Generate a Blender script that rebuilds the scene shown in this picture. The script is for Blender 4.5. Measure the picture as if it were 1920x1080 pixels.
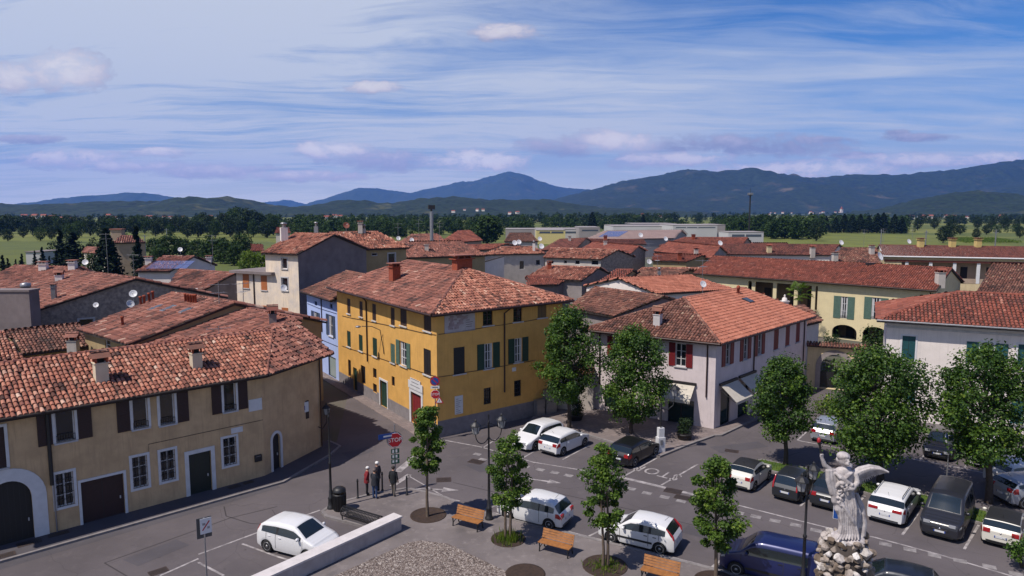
import bpy, bmesh, math, random
import numpy as np
from mathutils import Vector, Matrix, noise
random.seed(7); np.random.seed(7)
S = bpy.context.scene
for o in list(bpy.data.objects): bpy.data.objects.remove(o)
COL = S.collection
# ---------------------------------------------------------------- camera
FPX, HC = 1300.0, 16.3                     # focal length in 1920-px units, camera height
PITCH = math.atan(143/FPX)
cam = bpy.data.cameras.new('camera'); cam.sensor_width = 36; cam.lens = 36*FPX/1920
cam.clip_start = .3; cam.clip_end = 40000
co = bpy.data.objects.new('camera', cam); COL.objects.link(co)
co.location = (0, 0, HC); co.rotation_euler = (math.pi/2-PITCH, 0, 0)
S.camera = co
# ---------------------------------------------------------------- sun + sky
SUN_EL = math.radians(57); SUN_AZ = math.atan2(-.83, -.555)     # azimuth measured from +Y towards +X
sd = Vector((math.sin(SUN_AZ)*math.cos(SUN_EL), math.cos(SUN_AZ)*math.cos(SUN_EL), math.sin(SUN_EL)))
sl = bpy.data.lights.new('sun', 'SUN'); sl.energy = 5.0; sl.angle = math.radians(.55); sl.color = (1, .92, .82)
so = bpy.data.objects.new('sun', sl); COL.objects.link(so); so.rotation_euler = (-sd).to_track_quat('-Z', 'Y').to_euler()
so.location = (0, 0, 60)
S.view_settings.view_transform = 'Standard'; S.view_settings.look = 'None'
S.view_settings.exposure = 0.12; S.view_settings.gamma = 1
S.cycles.max_bounces = 6; S.cycles.volume_bounces = 1; S.cycles.transparent_max_bounces = 8
S.cycles.caustics_reflective = False; S.cycles.caustics_refractive = False
W = bpy.data.worlds.new('World'); S.world = W; W.use_nodes = True

class NT:
    """tiny node-graph helper"""
    def __init__(s, tree): s.t = tree; s.n = tree.nodes; s.l = tree.links
    def node(s, kind, ins=None, **kw):
        n = s.n.new(kind)
        for k, v in kw.items(): setattr(n, k, v)
        for k, v in (ins or {}).items(): s.set(n.inputs[k], v)
        return n
    def set(s, sock, v):
        if isinstance(v, bpy.types.NodeSocket): s.l.new(v, sock)
        elif hasattr(v, 'outputs'): s.l.new(v.outputs[0], sock)
        else:
            if isinstance(v, tuple) and len(v) == 3 and sock.type == 'RGBA': v = (*v, 1)
            sock.default_value = v
    def math(s, op, a, b=None, c=None, clamp=False):
        n = s.n.new('ShaderNodeMath'); n.operation = op; n.use_clamp = clamp
        for i, v in enumerate((a, b, c)):
            if v is not None: s.set(n.inputs[i], v)
        return n.outputs[0]
    def mix(s, fac, a, b, blend='MIX'):
        n = s.n.new('ShaderNodeMix'); n.data_type = 'RGBA'; n.blend_type = blend; n.clamp_factor = True
        s.set(n.inputs['Factor'], fac); s.set(n.inputs['A'], a); s.set(n.inputs['B'], b)
        return n.outputs['Result']
    def ramp(s, fac, stops, interp='LINEAR'):
        n = s.n.new('ShaderNodeValToRGB'); n.color_ramp.interpolation = interp
        e = n.color_ramp.elements
        while len(e) < len(stops): e.new(.5)
        for el, (p, c) in zip(e, stops):
            el.position = p; el.color = (*c, 1) if len(c) == 3 else c
        s.set(n.inputs[0], fac); return n.outputs[0]
    def noise(s, vec, scale, detail=4, rough=.55, dist=0, out=0):
        n = s.node('ShaderNodeTexNoise', {'Scale': scale, 'Detail': detail, 'Roughness': rough, 'Distortion': dist})
        if vec is not None: s.set(n.inputs['Vector'], vec)
        return n.outputs[out]
    def mapping(s, vec, scale=(1, 1, 1), rot=(0, 0, 0), loc=(0, 0, 0)):
        n = s.node('ShaderNodeMapping', {'Vector': vec, 'Scale': scale, 'Rotation': rot, 'Location': loc}); return n.outputs[0]
    def sep(s, vec): return s.node('ShaderNodeSeparateXYZ', {0: vec}).outputs
    def comb(s, x, y, z): return s.node('ShaderNodeCombineXYZ', {0: x, 1: y, 2: z}).outputs[0]

def build_world():
    W.node_tree.nodes.clear(); g = NT(W.node_tree)
    sky = g.node('ShaderNodeTexSky', sky_type='NISHITA', sun_disc=False)
    sky.sun_elevation = SUN_EL; sky.sun_rotation = SUN_AZ % (2*math.pi)
    sky.air_density = 1.0; sky.dust_density = .6; sky.ozone_density = 2.2; sky.altitude = 150
    d = g.node('ShaderNodeTexCoord').outputs['Generated']
    d = g.node('ShaderNodeVectorMath', {0: d}, operation='NORMALIZE').outputs[0]
    x, y, z = g.sep(d)
    zc = g.math('MAXIMUM', z, 0.0)
    # the clear blue of the sky, deeper towards the zenith (tints the Nishita colour)
    base = g.mix(1.0, sky.outputs[0], g.ramp(zc, [(0, (.60, .70, .92)), (.10, (.42, .66, 1.0)), (.22, (.33, .62, 1.0)), (.6, (.3, .48, .85))]), 'MULTIPLY')
    inv = g.math('DIVIDE', 1.0, g.math('ADD', zc, .07))
    px, py = g.math('MULTIPLY', x, inv), g.math('MULTIPLY', y, inv)
    p = g.comb(px, py, 0.0)
    # high cirrus: a broad veil, long combed streaks and torn wisps on a plane overhead
    wob = g.node('ShaderNodeTexNoise', {'Vector': p, 'Scale': .55, 'Detail': 3}).outputs['Color']
    pw = g.node('ShaderNodeVectorMath', {0: p, 1: g.node('ShaderNodeVectorMath', {0: wob, 'Scale': .9}, operation='SCALE').outputs[0]}, operation='ADD').outputs[0]
    c1 = g.noise(g.mapping(pw, (.42, .95, 1), (0, 0, math.radians(-16)), (3.1, 1.2, 0)), 1.1, 9, .60, .5)
    c2 = g.noise(g.mapping(pw, (.30, .55, 1), (0, 0, math.radians(10)), (0.3, 5.2, 0)), .55, 5, .5, .6)
    c3 = g.noise(g.mapping(pw, (.6, 3.4, 1), (0, 0, math.radians(-24)), (7, 2, 0)), 1.15, 9, .66, .7)
    cir = g.math('ADD', g.math('MULTIPLY', c1, .95), g.math('ADD', g.math('MULTIPLY', c2, 1.0), g.math('MULTIPLY', c3, .58)))
    cir = g.math('MULTIPLY', g.math('SUBTRACT', cir, 1.03), 2.2, clamp=True)
    left = g.math('SUBTRACT', .42, g.math('MULTIPLY', x, 1.25), clamp=True)
    veil = g.math('MULTIPLY', left, g.math('SUBTRACT', g.math('MULTIPLY', c3, 1.5), .18))
    cir = g.math('ADD', g.math('MULTIPLY', cir, .80), veil, clamp=True)
    low = g.math('SUBTRACT', 1.0, g.math('MULTIPLY', zc, 7.0), clamp=True)
    low2 = g.math('MULTIPLY', low, g.math('ADD', .62, g.math('MULTIPLY', c1, .8)))
    cir = g.math('MAXIMUM', cir, low2, clamp=False)
    ovh = g.math('SUBTRACT', 1.0, g.math('MULTIPLY', g.math('SUBTRACT', zc, .30), 3.0), clamp=True)      # the sky overhead is clear
    cir = g.math('MULTIPLY', g.math('MINIMUM', cir, .94), g.math('ADD', .12, g.math('MULTIPLY', ovh, .88)))
    col = g.mix(cir, base, g.mix(g.math('POWER', low, 1.2), (5.7, 6.1, 6.9), (8.5, 8.3, 8.2)))
    # small cumulus, each at its own bearing and height: (1920-px x, y, half width, half height, brightness)
    az = g.math('DIVIDE', x, g.math('MAXIMUM', y, .05)); el = g.math('DIVIDE', z, g.math('MAXIMUM', y, .05))
    q = g.comb(az, g.math('MULTIPLY', el, 1.9), 0.0)
    nz = g.noise(q, 15, 9, .64, .5); nz2 = g.noise(g.mapping(q, loc=(4, 1, 0)), 44, 8, .68, .3)
    nn = g.math('ADD', g.math('MULTIPLY', nz, .62), g.math('MULTIPLY', nz2, .38))
    CL = [(120, 135, 70, 30, 1), (20, 148, 60, 22, .9), (700, 163, 52, 10, .9), (620, 280, 75, 14, .95), (300, 285, 55, 9, .8),
          (130, 297, 110, 13, .75), (230, 312, 120, 10, .6), (900, 302, 105, 17, .95), (560, 330, 120, 9, .5), (720, 300, 110, 16, .35),
          (1160, 265, 70, 20, .8), (1050, 275, 75, 14, .3), (1380, 272, 180, 17, .12), (1300, 298, 70, 10, .8), (1530, 262, 60, 5, .1),
          (1620, 292, 50, 6, .1), (1560, 318, 110, 15, .85), (1720, 258, 70, 6, .05), (1740, 300, 140, 11, .8), (1880, 295, 70, 12, .9),
          (1210, 303, 60, 12, .6), (1450, 318, 110, 12, .7), (940, 60, 60, 12, .75), (1680, 250, 22, 6, .05), (400, 320, 110, 12, .45), (60, 262, 70, 7, .2)]
    dens = None; brt = None
    sp, cp = math.sin(PITCH), math.cos(PITCH)
    for (cx, cy, hw, hh, br) in CL:
        rx, rz = cx-960, 540-cy
        fy = FPX*cp + rz*sp; fz = -FPX*sp + rz*cp
        a0, e0 = rx/fy, fz/fy; wa, he = hw/FPX*1.0, hh/FPX*1.15
        da = g.math('DIVIDE', g.math('SUBTRACT', az, a0), wa); de = g.math('DIVIDE', g.math('SUBTRACT', el, e0), he)
        r2 = g.math('ADD', g.math('MULTIPLY', da, da), g.math('MULTIPLY', de, de))
        f = g.math('SUBTRACT', 1.0, g.math('MULTIPLY', r2, .5), clamp=True)
        sh = g.math('MULTIPLY', f, g.math('ADD', br, g.math('MULTIPLY', de, .25)))
        dens = f if dens is None else g.math('MAXIMUM', dens, f)
        brt = sh if brt is None else g.math('MAXIMUM', brt, sh)
    front = g.math('GREATER_THAN', y, .1)
    cd = g.math('MULTIPLY', g.math('SUBTRACT', g.math('ADD', g.math('MULTIPLY', dens, .60), g.math('MULTIPLY', nn, 2.5)), 1.41), 2.6, clamp=True)
    cd = g.math('MULTIPLY', g.math('MULTIPLY', cd, front), g.math('GREATER_THAN', dens, .01))
    cd = g.math('MULTIPLY', cd, .88)
    ccol = g.ramp(g.math('ADD', brt, g.math('MULTIPLY', g.math('SUBTRACT', nn, .5), 1.6)), [(0.05, (.34, .36, .50)), (.40, (.58, .56, .68)), (.75, (.90, .84, .86)), (1, (1, .96, .95))])
    ccol = g.mix(1.0, ccol, g.mix(low, (7.6, 7.5, 7.6), (12.5, 11.6, 11.0)), 'MULTIPLY')
    col = g.mix(cd, col, ccol)
    bg = g.node('ShaderNodeBackground', {'Color': col, 'Strength': .104})
    out = g.node('ShaderNodeOutputWorld', {'Surface': bg.outputs[0]})
build_world()

# ---------------------------------------------------------------- geometry of the view: a picked direction meets a real plane
_f = Vector((0, math.cos(PITCH), -math.sin(PITCH))); _u = Vector((0, math.sin(PITCH), math.cos(PITCH))); _r = Vector((1, 0, 0)); EYE = Vector((0, 0, HC))
def ray(x, y): return _r*(x-960) + _u*(540-y) + _f*FPX
def P(x, y, z=0.0):
    r = ray(x, y); return EYE + r*((z-HC)/r.z)
def PD(x, y, D):
    r = ray(x, y); return EYE + r*(D/r.y)
def hit(o, n, x, y):
    r = ray(x, y); return EYE + r*((o-EYE).dot(n)/r.dot(n))
def V(*a): return Vector(a)
UP = V(0, 0, 1)

# ---------------------------------------------------------------- materials
M = {}
def mat(name, col, rough=.8, var=.0, vscale=2.0, col2=None, bump=0, bscale=30, metal=0, spec=.5, coat=0, streak=0, emit=None, object_coords=True):
    if name in M: return M[name]
    m = bpy.data.materials.new(name); m.use_nodes = True; g = NT(m.node_tree); b = g.n['Principled BSDF']
    b.inputs['Roughness'].default_value = rough; b.inputs['Metallic'].default_value = metal
    b.inputs['Specular IOR Level'].default_value = spec; b.inputs['Coat Weight'].default_value = coat; b.inputs['Coat Roughness'].default_value = .13
    c = (*col, 1)
    tc = g.node('ShaderNodeTexCoord').outputs['Object']
    if var or col2:
        c2 = col2 or tuple(v*(1-var) for v in col)
        f = g.noise(tc, vscale, 5, .6)
        c = g.mix(g.math('MULTIPLY', g.math('SUBTRACT', f, .35), 3.2, clamp=True), c, c2)
        if streak:
            mp = g.mapping(tc, (3.2, 3.2, .22)); f2 = g.noise(mp, 2.2, 6, .7)
            dk = tuple(v*(1-streak) for v in col)
            c = g.mix(g.math('MULTIPLY', g.math('SUBTRACT', f2, .51), 5.5, clamp=True), c, dk)
            f4 = g.noise(tc, .55, 7, .72); c = g.mix(g.math('MULTIPLY', g.math('SUBTRACT', f4, .56), 7, clamp=True), c, tuple(v*(1-streak*.75) for v in col))
            f3 = g.noise(tc, .35, 3, .5)
            c = g.mix(g.math('MULTIPLY', g.math('SUBTRACT', f3, .5), 2.2, clamp=True), c, tuple(min(1, v*1.10+.01) for v in col))
    g.set(b.inputs['Base Color'], c)
    if bump:
        bn = g.node('ShaderNodeBump', {'Strength': bump, 'Distance': .02, 'Height': g.noise(tc, bscale, 5, .65)})
        g.set(b.inputs['Normal'], bn.outputs[0])
    if emit: b.inputs['Emission Color'].default_value = (*emit, 1); b.inputs['Emission Strength'].default_value = 1
    M[name] = m; return m
def stucco(name, col, var=.18, streak=.22, **k): return mat(name, col, .92, var, 1.1, streak=streak, bump=.35, bscale=14, spec=.2, **k)

def tone_mat(name, stops, rough=.85, stain=None, stain_amt=.0, sscale=.8, bump=.0, trans=0, spec=.3):
    m = bpy.data.materials.new(name); m.use_nodes = True; g = NT(m.node_tree); b = g.n['Principled BSDF']
    t = g.node('ShaderNodeAttribute', attribute_name='tone').outputs['Fac']
    c = g.ramp(t, stops)
    tc = g.node('ShaderNodeTexCoord').outputs['Object']
    if stain:
        f = g.noise(tc, sscale, 6, .65)
        c = g.mix(g.math('MULTIPLY', g.math('MULTIPLY', g.math('SUBTRACT', f, .47), 5, clamp=True), stain_amt), c, stain)
        f = g.noise(tc, 9, 4, .6)
        c = g.mix(g.math('MULTIPLY', g.math('SUBTRACT', f, .5), 1.3, clamp=True), c, tuple(.55*v for v in stops[0][1]))
    g.set(b.inputs['Base Color'], c); b.inputs['Roughness'].default_value = rough; b.inputs['Specular IOR Level'].default_value = spec
    if trans:
        tr = g.node('ShaderNodeBsdfTranslucent', {'Color': g.mix(1.0, c, (1.5, 1.6, .5), 'MULTIPLY')})
        ms = g.node('ShaderNodeMixShader', {0: trans}); g.set(ms.inputs[1], b.outputs[0]); g.set(ms.inputs[2], tr.outputs[0])
        g.set(g.n['Material Output'].inputs[0], ms.outputs[0])
    M[name] = m; return m

# ---------------------------------------------------------------- objects
ORG = {}
def props(o, label=None, cat=None, group=None, kind=None):
    for k, v in (('label', label), ('category', cat), ('group', group), ('kind', kind)):
        if v: o[k] = v
    return o
def thing(name, label, cat, loc=(0, 0, 0), rz=0, group=None):
    o = bpy.data.objects.new(name, None); COL.objects.link(o); o.empty_display_size = .3
    o.location = loc; o.rotation_euler = (0, 0, rz); ORG[o.name] = Vector(loc)
    return props(o, label, cat, group)
def copy_tree(o, parent=None):
    c = o.copy(); COL.objects.link(c); ORG[c.name] = ORG.get(o.name, V(0, 0, 0))
    if parent is not None: c.parent = parent
    for ch in list(o.children): copy_tree(ch, c)
    return c

class MB:
    """mesh builder: chunks of numpy verts + polygons, one material slot per name, one 'tone' value per vertex"""
    def __init__(s): s.v = []; s.nv = 0; s.loops = []; s.tot = []; s.mi = []; s.tone = []; s.mats = []; s.sm = []
    def slot(s, m):
        if m not in s.mats: s.mats.append(m)
        return s.mats.index(m)
    def raw(s, verts, faces, m=None, tone=.5, smooth=False):
        b = s.nv; s.v.append(np.asarray([tuple(p) for p in verts], dtype=np.float64)); n = len(verts); s.nv += n
        s.tone.append(np.full(n, tone) if np.isscalar(tone) else np.asarray(tone, float))
        k = s.slot(m)
        s.loops.append(np.concatenate([np.asarray(f, dtype=np.int64) for f in faces])+b)
        s.tot.append(np.asarray([len(f) for f in faces], dtype=np.int64))
        s.mi.append(np.full(len(faces), k)); s.sm.append(np.full(len(faces), smooth))
    def bulk(s, verts, faces, m=None, tone=.5, smooth=False):      # verts Nx3, faces FxK arrays
        b = s.nv; n = len(verts); s.v.append(np.asarray(verts, float)); s.nv += n
        s.tone.append(np.full(n, tone) if np.isscalar(tone) else np.asarray(tone, float)); k = s.slot(m); F, K = faces.shape
        s.loops.append((faces+b).ravel()); s.tot.append(np.full(F, K)); s.mi.append(np.full(F, k)); s.sm.append(np.full(F, smooth))
    def frame_box(s, o, ax, ay, az, x0, x1, y0, y1, z0, z1, m=None, tone=.5):
        c = [o+ax*x+ay*y+az*z for z in (z0, z1) for (x, y) in ((x0, y0), (x1, y0), (x1, y1), (x0, y1))]
        s.raw(c, [(3, 2, 1, 0), (4, 5, 6, 7), (0, 1, 5, 4), (1, 2, 6, 5), (2, 3, 7, 6), (3, 0, 4, 7)], m, tone)
    def box(s, c, sx, sy, sz, rz=0, m=None, tone=.5):              # c = centre of the base
        ax = V(math.cos(rz), math.sin(rz), 0); ay = V(-math.sin(rz), math.cos(rz), 0)
        s.frame_box(Vector(c), ax, ay, UP, -sx/2, sx/2, -sy/2, sy/2, 0, sz, m, tone)
    def tube(s, pts, rad, n=8, m=None, tone=.5, caps=True, smooth=True):
        pts = [Vector(p) for p in pts]; rad = [rad]*len(pts) if np.isscalar(rad) else rad
        vs = []; fs = []; prev = None
        for i, p in enumerate(pts):
            t = (pts[min(i+1, len(pts)-1)]-pts[max(i-1, 0)]).normalized()
            a = t.cross(V(0, 0, 1) if abs(t.z) < .95 else V(1, 0, 0)).normalized() if prev is None else (prev-t*prev.dot(t)).normalized()
            prev = a; b = t.cross(a)
            for k in range(n):
                an = 2*math.pi*k/n; vs.append(p+(a*math.cos(an)+b*math.sin(an))*rad[i])
        for i in range(len(pts)-1):
            for k in range(n): fs.append((i*n+k, i*n+(k+1) % n, (i+1)*n+(k+1) % n, (i+1)*n+k))
        s.raw(vs, fs, m, tone, smooth)
        if caps:
            s.raw(vs[:n], [tuple(range(n-1, -1, -1))], m, tone); s.raw(vs[-n:], [tuple(range(n))], m, tone)
    def lathe(s, c, prof, n=12, m=None, tone=.5, smooth=True, axis=None):
        c = Vector(c); az = axis or UP; ax = az.orthogonal().normalized() if axis else V(1, 0, 0); ay = az.cross(ax)
        vs = [c+(ax*math.cos(2*math.pi*k/n)+ay*math.sin(2*math.pi*k/n))*r+az*z for r, z in prof for k in range(n)]
        fs = [(i*n+k, i*n+(k+1) % n, (i+1)*n+(k+1) % n, (i+1)*n+k) for i in range(len(prof)-1) for k in range(n)]
        s.raw(vs, fs, m, tone, smooth)
        if prof[0][0] > .001: s.raw(vs[:n], [tuple(range(n-1, -1, -1))], m, tone)
        if prof[-1][0] > .001: s.raw(vs[-n:], [tuple(range(n))], m, tone)
    def prism(s, poly, ext, m=None, tone=.5):                      # polygon (list of Vectors) extruded by vector ext
        n = len(poly); a = [Vector(p) for p in poly]; b = [p+ext for p in a]
        nn = (a[1]-a[0]).cross(a[2]-a[0])
        fa, fb = tuple(range(n)), tuple(range(2*n-1, n-1, -1))
        fs = [fa, fb]+[(i, n+i, n+(i+1) % n, (i+1) % n) for i in range(n)]
        if nn.dot(ext) > 0: fs = [f[::-1] for f in fs]
        s.raw(a+b, fs, m, tone)
    def ball(s, c, r, m=None, tone=.5, nu=10, nv=7, sc=(1, 1, 1), jit=0):
        vs = []; fs = []
        for i in range(nv+1):
            th = math.pi*i/nv
            for k in range(nu):
                ph = 2*math.pi*k/nu; j = 1+random.uniform(-jit, jit)
                vs.append(Vector(c)+V(math.sin(th)*math.cos(ph)*sc[0], math.sin(th)*math.sin(ph)*sc[1], math.cos(th)*sc[2])*r*j)
        for i in range(nv):
            for k in range(nu): fs.append((i*nu+k, (i+1)*nu+k, (i+1)*nu+(k+1) % nu, i*nu+(k+1) % nu))
        s.raw(vs, fs, m, tone, True)
    def build(s, name, parent=None, org=None, world=True):
        """org: world point that becomes the object's origin (things); children keep the origin of their thing"""
        me = bpy.data.meshes.new(name)
        if s.nv:
            v = np.concatenate(s.v)
            if parent is not None and world: base = ORG[parent.name]
            else: base = Vector(org) if org is not None else V(0, 0, 0)
            v = v-np.array(base)
            lp = np.concatenate(s.loops); tt = np.concatenate(s.tot); st = np.concatenate([[0], np.cumsum(tt)[:-1]])
            me.vertices.add(len(v)); me.vertices.foreach_set('co', v.ravel())
            me.loops.add(len(lp)); me.loops.foreach_set('vertex_index', lp)
            me.polygons.add(len(tt)); me.polygons.foreach_set('loop_start', st)
            me.polygons.foreach_set('material_index', np.concatenate(s.mi)); me.polygons.foreach_set('use_smooth', np.concatenate(s.sm))
            for m in s.mats: me.materials.append(m)
            at = me.attributes.new('tone', 'FLOAT', 'POINT'); at.data.foreach_set('value', np.concatenate(s.tone))
            me.update(calc_edges=True)
        o = bpy.data.objects.new(name, me); COL.objects.link(o)
        if parent is not None:
            o.parent = parent; ORG[o.name] = ORG[parent.name] if world else V(0, 0, 0)
        elif org is not None: o.location = org; ORG[o.name] = Vector(org)
        else: ORG[o.name] = V(0, 0, 0)
        return o

def text_mesh(body, size, m, mtx, thick=.004, spacing=1.0, sx=1.0):
    """raised lettering: returns (verts, faces) in world space, centred on the origin of mtx (x right, y up, z out)"""
    cu = bpy.data.curves.new('lettering', 'FONT'); cu.body = body; cu.size = size; cu.align_x = 'CENTER'; cu.align_y = 'CENTER'
    cu.extrude = thick; cu.space_character = spacing; cu.resolution_u = 3
    o = bpy.data.objects.new('lettering', cu); COL.objects.link(o)
    me = bpy.data.meshes.new_from_object(o.evaluated_get(bpy.context.evaluated_depsgraph_get()))
    bpy.data.objects.remove(o); bpy.data.curves.remove(cu)
    vs = [mtx @ Vector((v.co.x*sx, v.co.y, v.co.z)) for v in me.vertices]; fs = [tuple(p.vertices) for p in me.polygons]
    bpy.data.meshes.remove(me); return vs, fs
def frame_mtx(o, x, y):
    x = Vector(x).normalized(); y = Vector(y).normalized(); z = x.cross(y)
    return Matrix(((x.x, y.x, z.x, o.x), (x.y, y.y, z.y, o.y), (x.z, y.z, z.z, o.z), (0, 0, 0, 1)))
# ================================================================ building kit
glass = mat('window_glass', (.012, .015, .02), .06, spec=.8)
white_frame = mat('white_frame', (.62, .62, .64), .55, .12, 3)
pale_stone = mat('pale_stone', (.50, .49, .50), .85, .2, 2.5, bump=.2, bscale=20)
dark_wood = mat('eave_wood', (.035, .024, .02), .85, .3, 4)
maroon = mat('maroon_shutter', (.033, .012, .011), .6, .25, 6)
green_sh = mat('green_shutter', (.012, .045, .03), .6, .25, 6)
teal_sh = mat('teal_shutter', (.01, .075, .085), .6, .25, 6)
red_sh = mat('red_shutter', (.165, .010, .014), .55, .2, 6)
dark_sh = mat('charcoal_shutter', (.016, .014, .016), .6, .2, 6)
brown_sh = mat('brown_shutter', (.045, .022, .016), .6, .2, 6)
slate_sh = mat('slate_shutter', (.05, .075, .13), .6, .25, 6)
sage_sh = mat('sage_shutter', (.085, .15, .12), .6, .25, 6)
orange_blind = mat('orange_blind', (.40, .13, .04), .7, .2, 5)
iron = mat('dark_iron', (.012, .012, .014), .5, metal=.0)
pipe_brown = mat('copper_pipe', (.035, .015, .013), .5)
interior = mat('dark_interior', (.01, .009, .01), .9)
curtain = mat('curtain', (.45, .45, .47), .9, .15, 8)

class Wall:
    """vertical wall from A to B (left to right seen from outside), openings cut as real holes with reveals"""
    def __init__(s, house, A, B, z0, z1, m, plinth=None, plinth_h=0, depth=.16, top=None):
        s.h = house; s.A = V(A[0], A[1], 0); s.B = V(B[0], B[1], 0); s.L = (s.B-s.A).length
        s.u = (s.B-s.A).normalized(); s.n = V(s.u.y, -s.u.x, 0); s.z0, s.z1 = z0, z1; s.m = m
        s.pl, s.ph = plinth, plinth_h; s.holes = []; s.depth = depth; s.top = top; house.walls.append(s)
    def pt(s, u, z, d=0): return s.A+s.u*u+UP*z+s.n*d
    def uz(s, x, y):
        w = hit(s.A, s.n, x, y); return (w-s.A).dot(s.u), w.z
    def rect(s, xl, xr, yt, yb):
        ym = (yt+yb)/2; xm = (xl+xr)/2
        return s.uz(xl, ym)[0], s.uz(xr, ym)[0], s.uz(xm, yb)[1], s.uz(xm, yt)[1]
    def box(s, mb, u0, u1, z0, z1, d0, d1, m=None): mb.frame_box(s.A, s.u, s.n, UP, u0, u1, d0, d1, z0, z1, m)
    def build(s, mb):
        us = sorted({0, s.L, *[v for h in s.holes for v in h[:2]]}); zs = sorted({s.z0, s.z1, *( [s.ph] if s.pl else []), *[v for h in s.holes for v in h[2:4]]})
        for i in range(len(us)-1):
            for j in range(len(zs)-1):
                um, zm = (us[i]+us[i+1])/2, (zs[j]+zs[j+1])/2
                if us[i+1]-us[i] < 1e-4 or zs[j+1]-zs[j] < 1e-4: continue
                if any(h[0] < um < h[1] and h[2] < zm < h[3] for h in s.holes): continue
                m = s.pl if s.pl and zm < s.ph else s.m
                mb.raw([s.pt(us[i], zs[j]), s.pt(us[i+1], zs[j]), s.pt(us[i+1], zs[j+1]), s.pt(us[i], zs[j+1])], [(0, 1, 2, 3)], m)
        for (u0, u1, z0, z1, arch) in s.holes:
            d = -s.depth
            loop = [(u0, z0), (u1, z0)]
            if arch:
                uc, rx, ry = (u0+u1)/2, (u1-u0)/2, arch; N = 10
                arc = [(uc+rx*math.cos(math.pi*k/N), z1-ry+ry*math.sin(math.pi*k/N)) for k in range(N+1)]
                loop += arc
                mb.raw([s.pt(u1, z1)]+[s.pt(*p) for p in arc[:N//2+1]], [(0, i+1, i) if False else (0, i+1, i+2) for i in range(N//2)], s.m)
                mb.raw([s.pt(u0, z1)]+[s.pt(*p) for p in arc[N//2:]], [(0, i+1, i+2) for i in range(N//2)], s.m)
            else: loop += [(u1, z1), (u0, z1)]
            for i in range(len(loop)):
                a, b = loop[i], loop[(i+1) % len(loop)]
                mb.raw([s.pt(*a), s.pt(*b), s.pt(*b, d), s.pt(*a, d)], [(3, 2, 1, 0)], s.m)
        if s.top: mb.raw([s.pt(u, z) for u, z in s.top], [tuple(range(len(s.top)))], s.m)
    # ---- openings
    def win(s, px=None, uz=None, shut=None, shm=None, frame=white_frame, sill=True, surround=None, sw=None, panes=2, bars=1, pane=None, arch=0, name='window', cur=False, rail=False, grille=False, label=None):
        u0, u1, z0, z1 = s.rect(*px) if px else uz
        u0, u1 = max(.05, u0), min(s.L-.05, u1); z0 = max(z0, .02)
        if u1-u0 < .1 or z1-z0 < .1: return None
        s.holes.append((u0, u1, z0, z1, arch)); d = -s.depth+.02
        mb = MB()
        if shut == 'closed':
            s.box(mb, u0, u1, z0, z1, d-.02, -.03, shm)
            s.box(mb, (u0+u1)/2-.015, (u0+u1)/2+.015, z0, z1, -.03, -.024, iron)
            k = z0+.1
            while k < z1-.05: s.box(mb, u0+.05, (u0+u1)/2-.04, k, k+.03, -.03, -.018, shm); s.box(mb, (u0+u1)/2+.04, u1-.05, k, k+.03, -.03, -.018, shm); k += .09
        else: s.box(mb, u0, u1, z0, z1, d-.02, d, pane or glass)
        o = mb.build(name, s.h.root)
        if label: o['label'] = label
        if shut != 'closed':
            fb = MB(); t = .06
            s.box(fb, u0, u0+t, z0, z1, d, d+.05, frame); s.box(fb, u1-t, u1, z0, z1, d, d+.05, frame)
            s.box(fb, u0+t, u1-t, z1-t, z1, d, d+.05, frame); s.box(fb, u0+t, u1-t, z0, z0+t, d, d+.05, frame)
            for i in range(1, panes): uu = u0+(u1-u0)*i/panes; s.box(fb, uu-.035, uu+.035, z0+t, z1-t, d, d+.055, frame)
            for i in range(1, bars+1): zz = z0+(z1-z0)*i/(bars+1); s.box(fb, u0+t, u1-t, zz-.018, zz+.018, d, d+.045, frame)
            fb.build('window_frame', o)
            if cur:
                cb = MB(); w4 = (u1-u0)*.2
                s.box(cb, u0+t, u0+t+w4, z0+t, z1-t, d+.002, d+.02, curtain); s.box(cb, u1-t-w4, u1-t, z0+t, z1-t, d+.002, d+.02, curtain); cb.build('curtain', o)
        if grille:
            gb = MB(); n = max(3, int((u1-u0)/.16))
            for i in range(1, n): uu = u0+(u1-u0)*i/n; s.box(gb, uu-.012, uu+.012, z0, z1, -.06, -.04, iron)
            n = max(3, int((z1-z0)/.3))
            for i in range(1, n): zz = z0+(z1-z0)*i/n; s.box(gb, u0, u1, zz-.012, zz+.012, -.065, -.045, iron)
            gb.build('window_grille', o)
        if rail:
            rb = MB(); s.box(rb, u0, u1, z0+.34, z0+.37, .02, .05, iron); s.box(rb, u0, u1, z0+.06, z0+.085, .02, .05, iron)
            n = int((u1-u0)/.12)
            for i in range(n+1): uu = u0+(u1-u0-.02)*i/n; s.box(rb, uu, uu+.02, z0+.06, z0+.36, .025, .045, iron)
            rb.build('railing', o)
        if sill: sb = MB(); s.box(sb, u0-.1, u1+.1, z0-.09, z0-.005, -.04, .10, pale_stone); sb.build('sill', o)
        if surround:
            b = MB(); t = .13; e = .035
            s.box(b, u0-t, u0, z0, z1+t, -.03, e, surround); s.box(b, u1, u1+t, z0, z1+t, -.03, e, surround); s.box(b, u0, u1, z1, z1+t, -.03, e, surround)
            if not sill: s.box(b, u0-t, u1+t, z0-t, z0, -.03, e, surround)
            b.build('surround', o)
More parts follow.
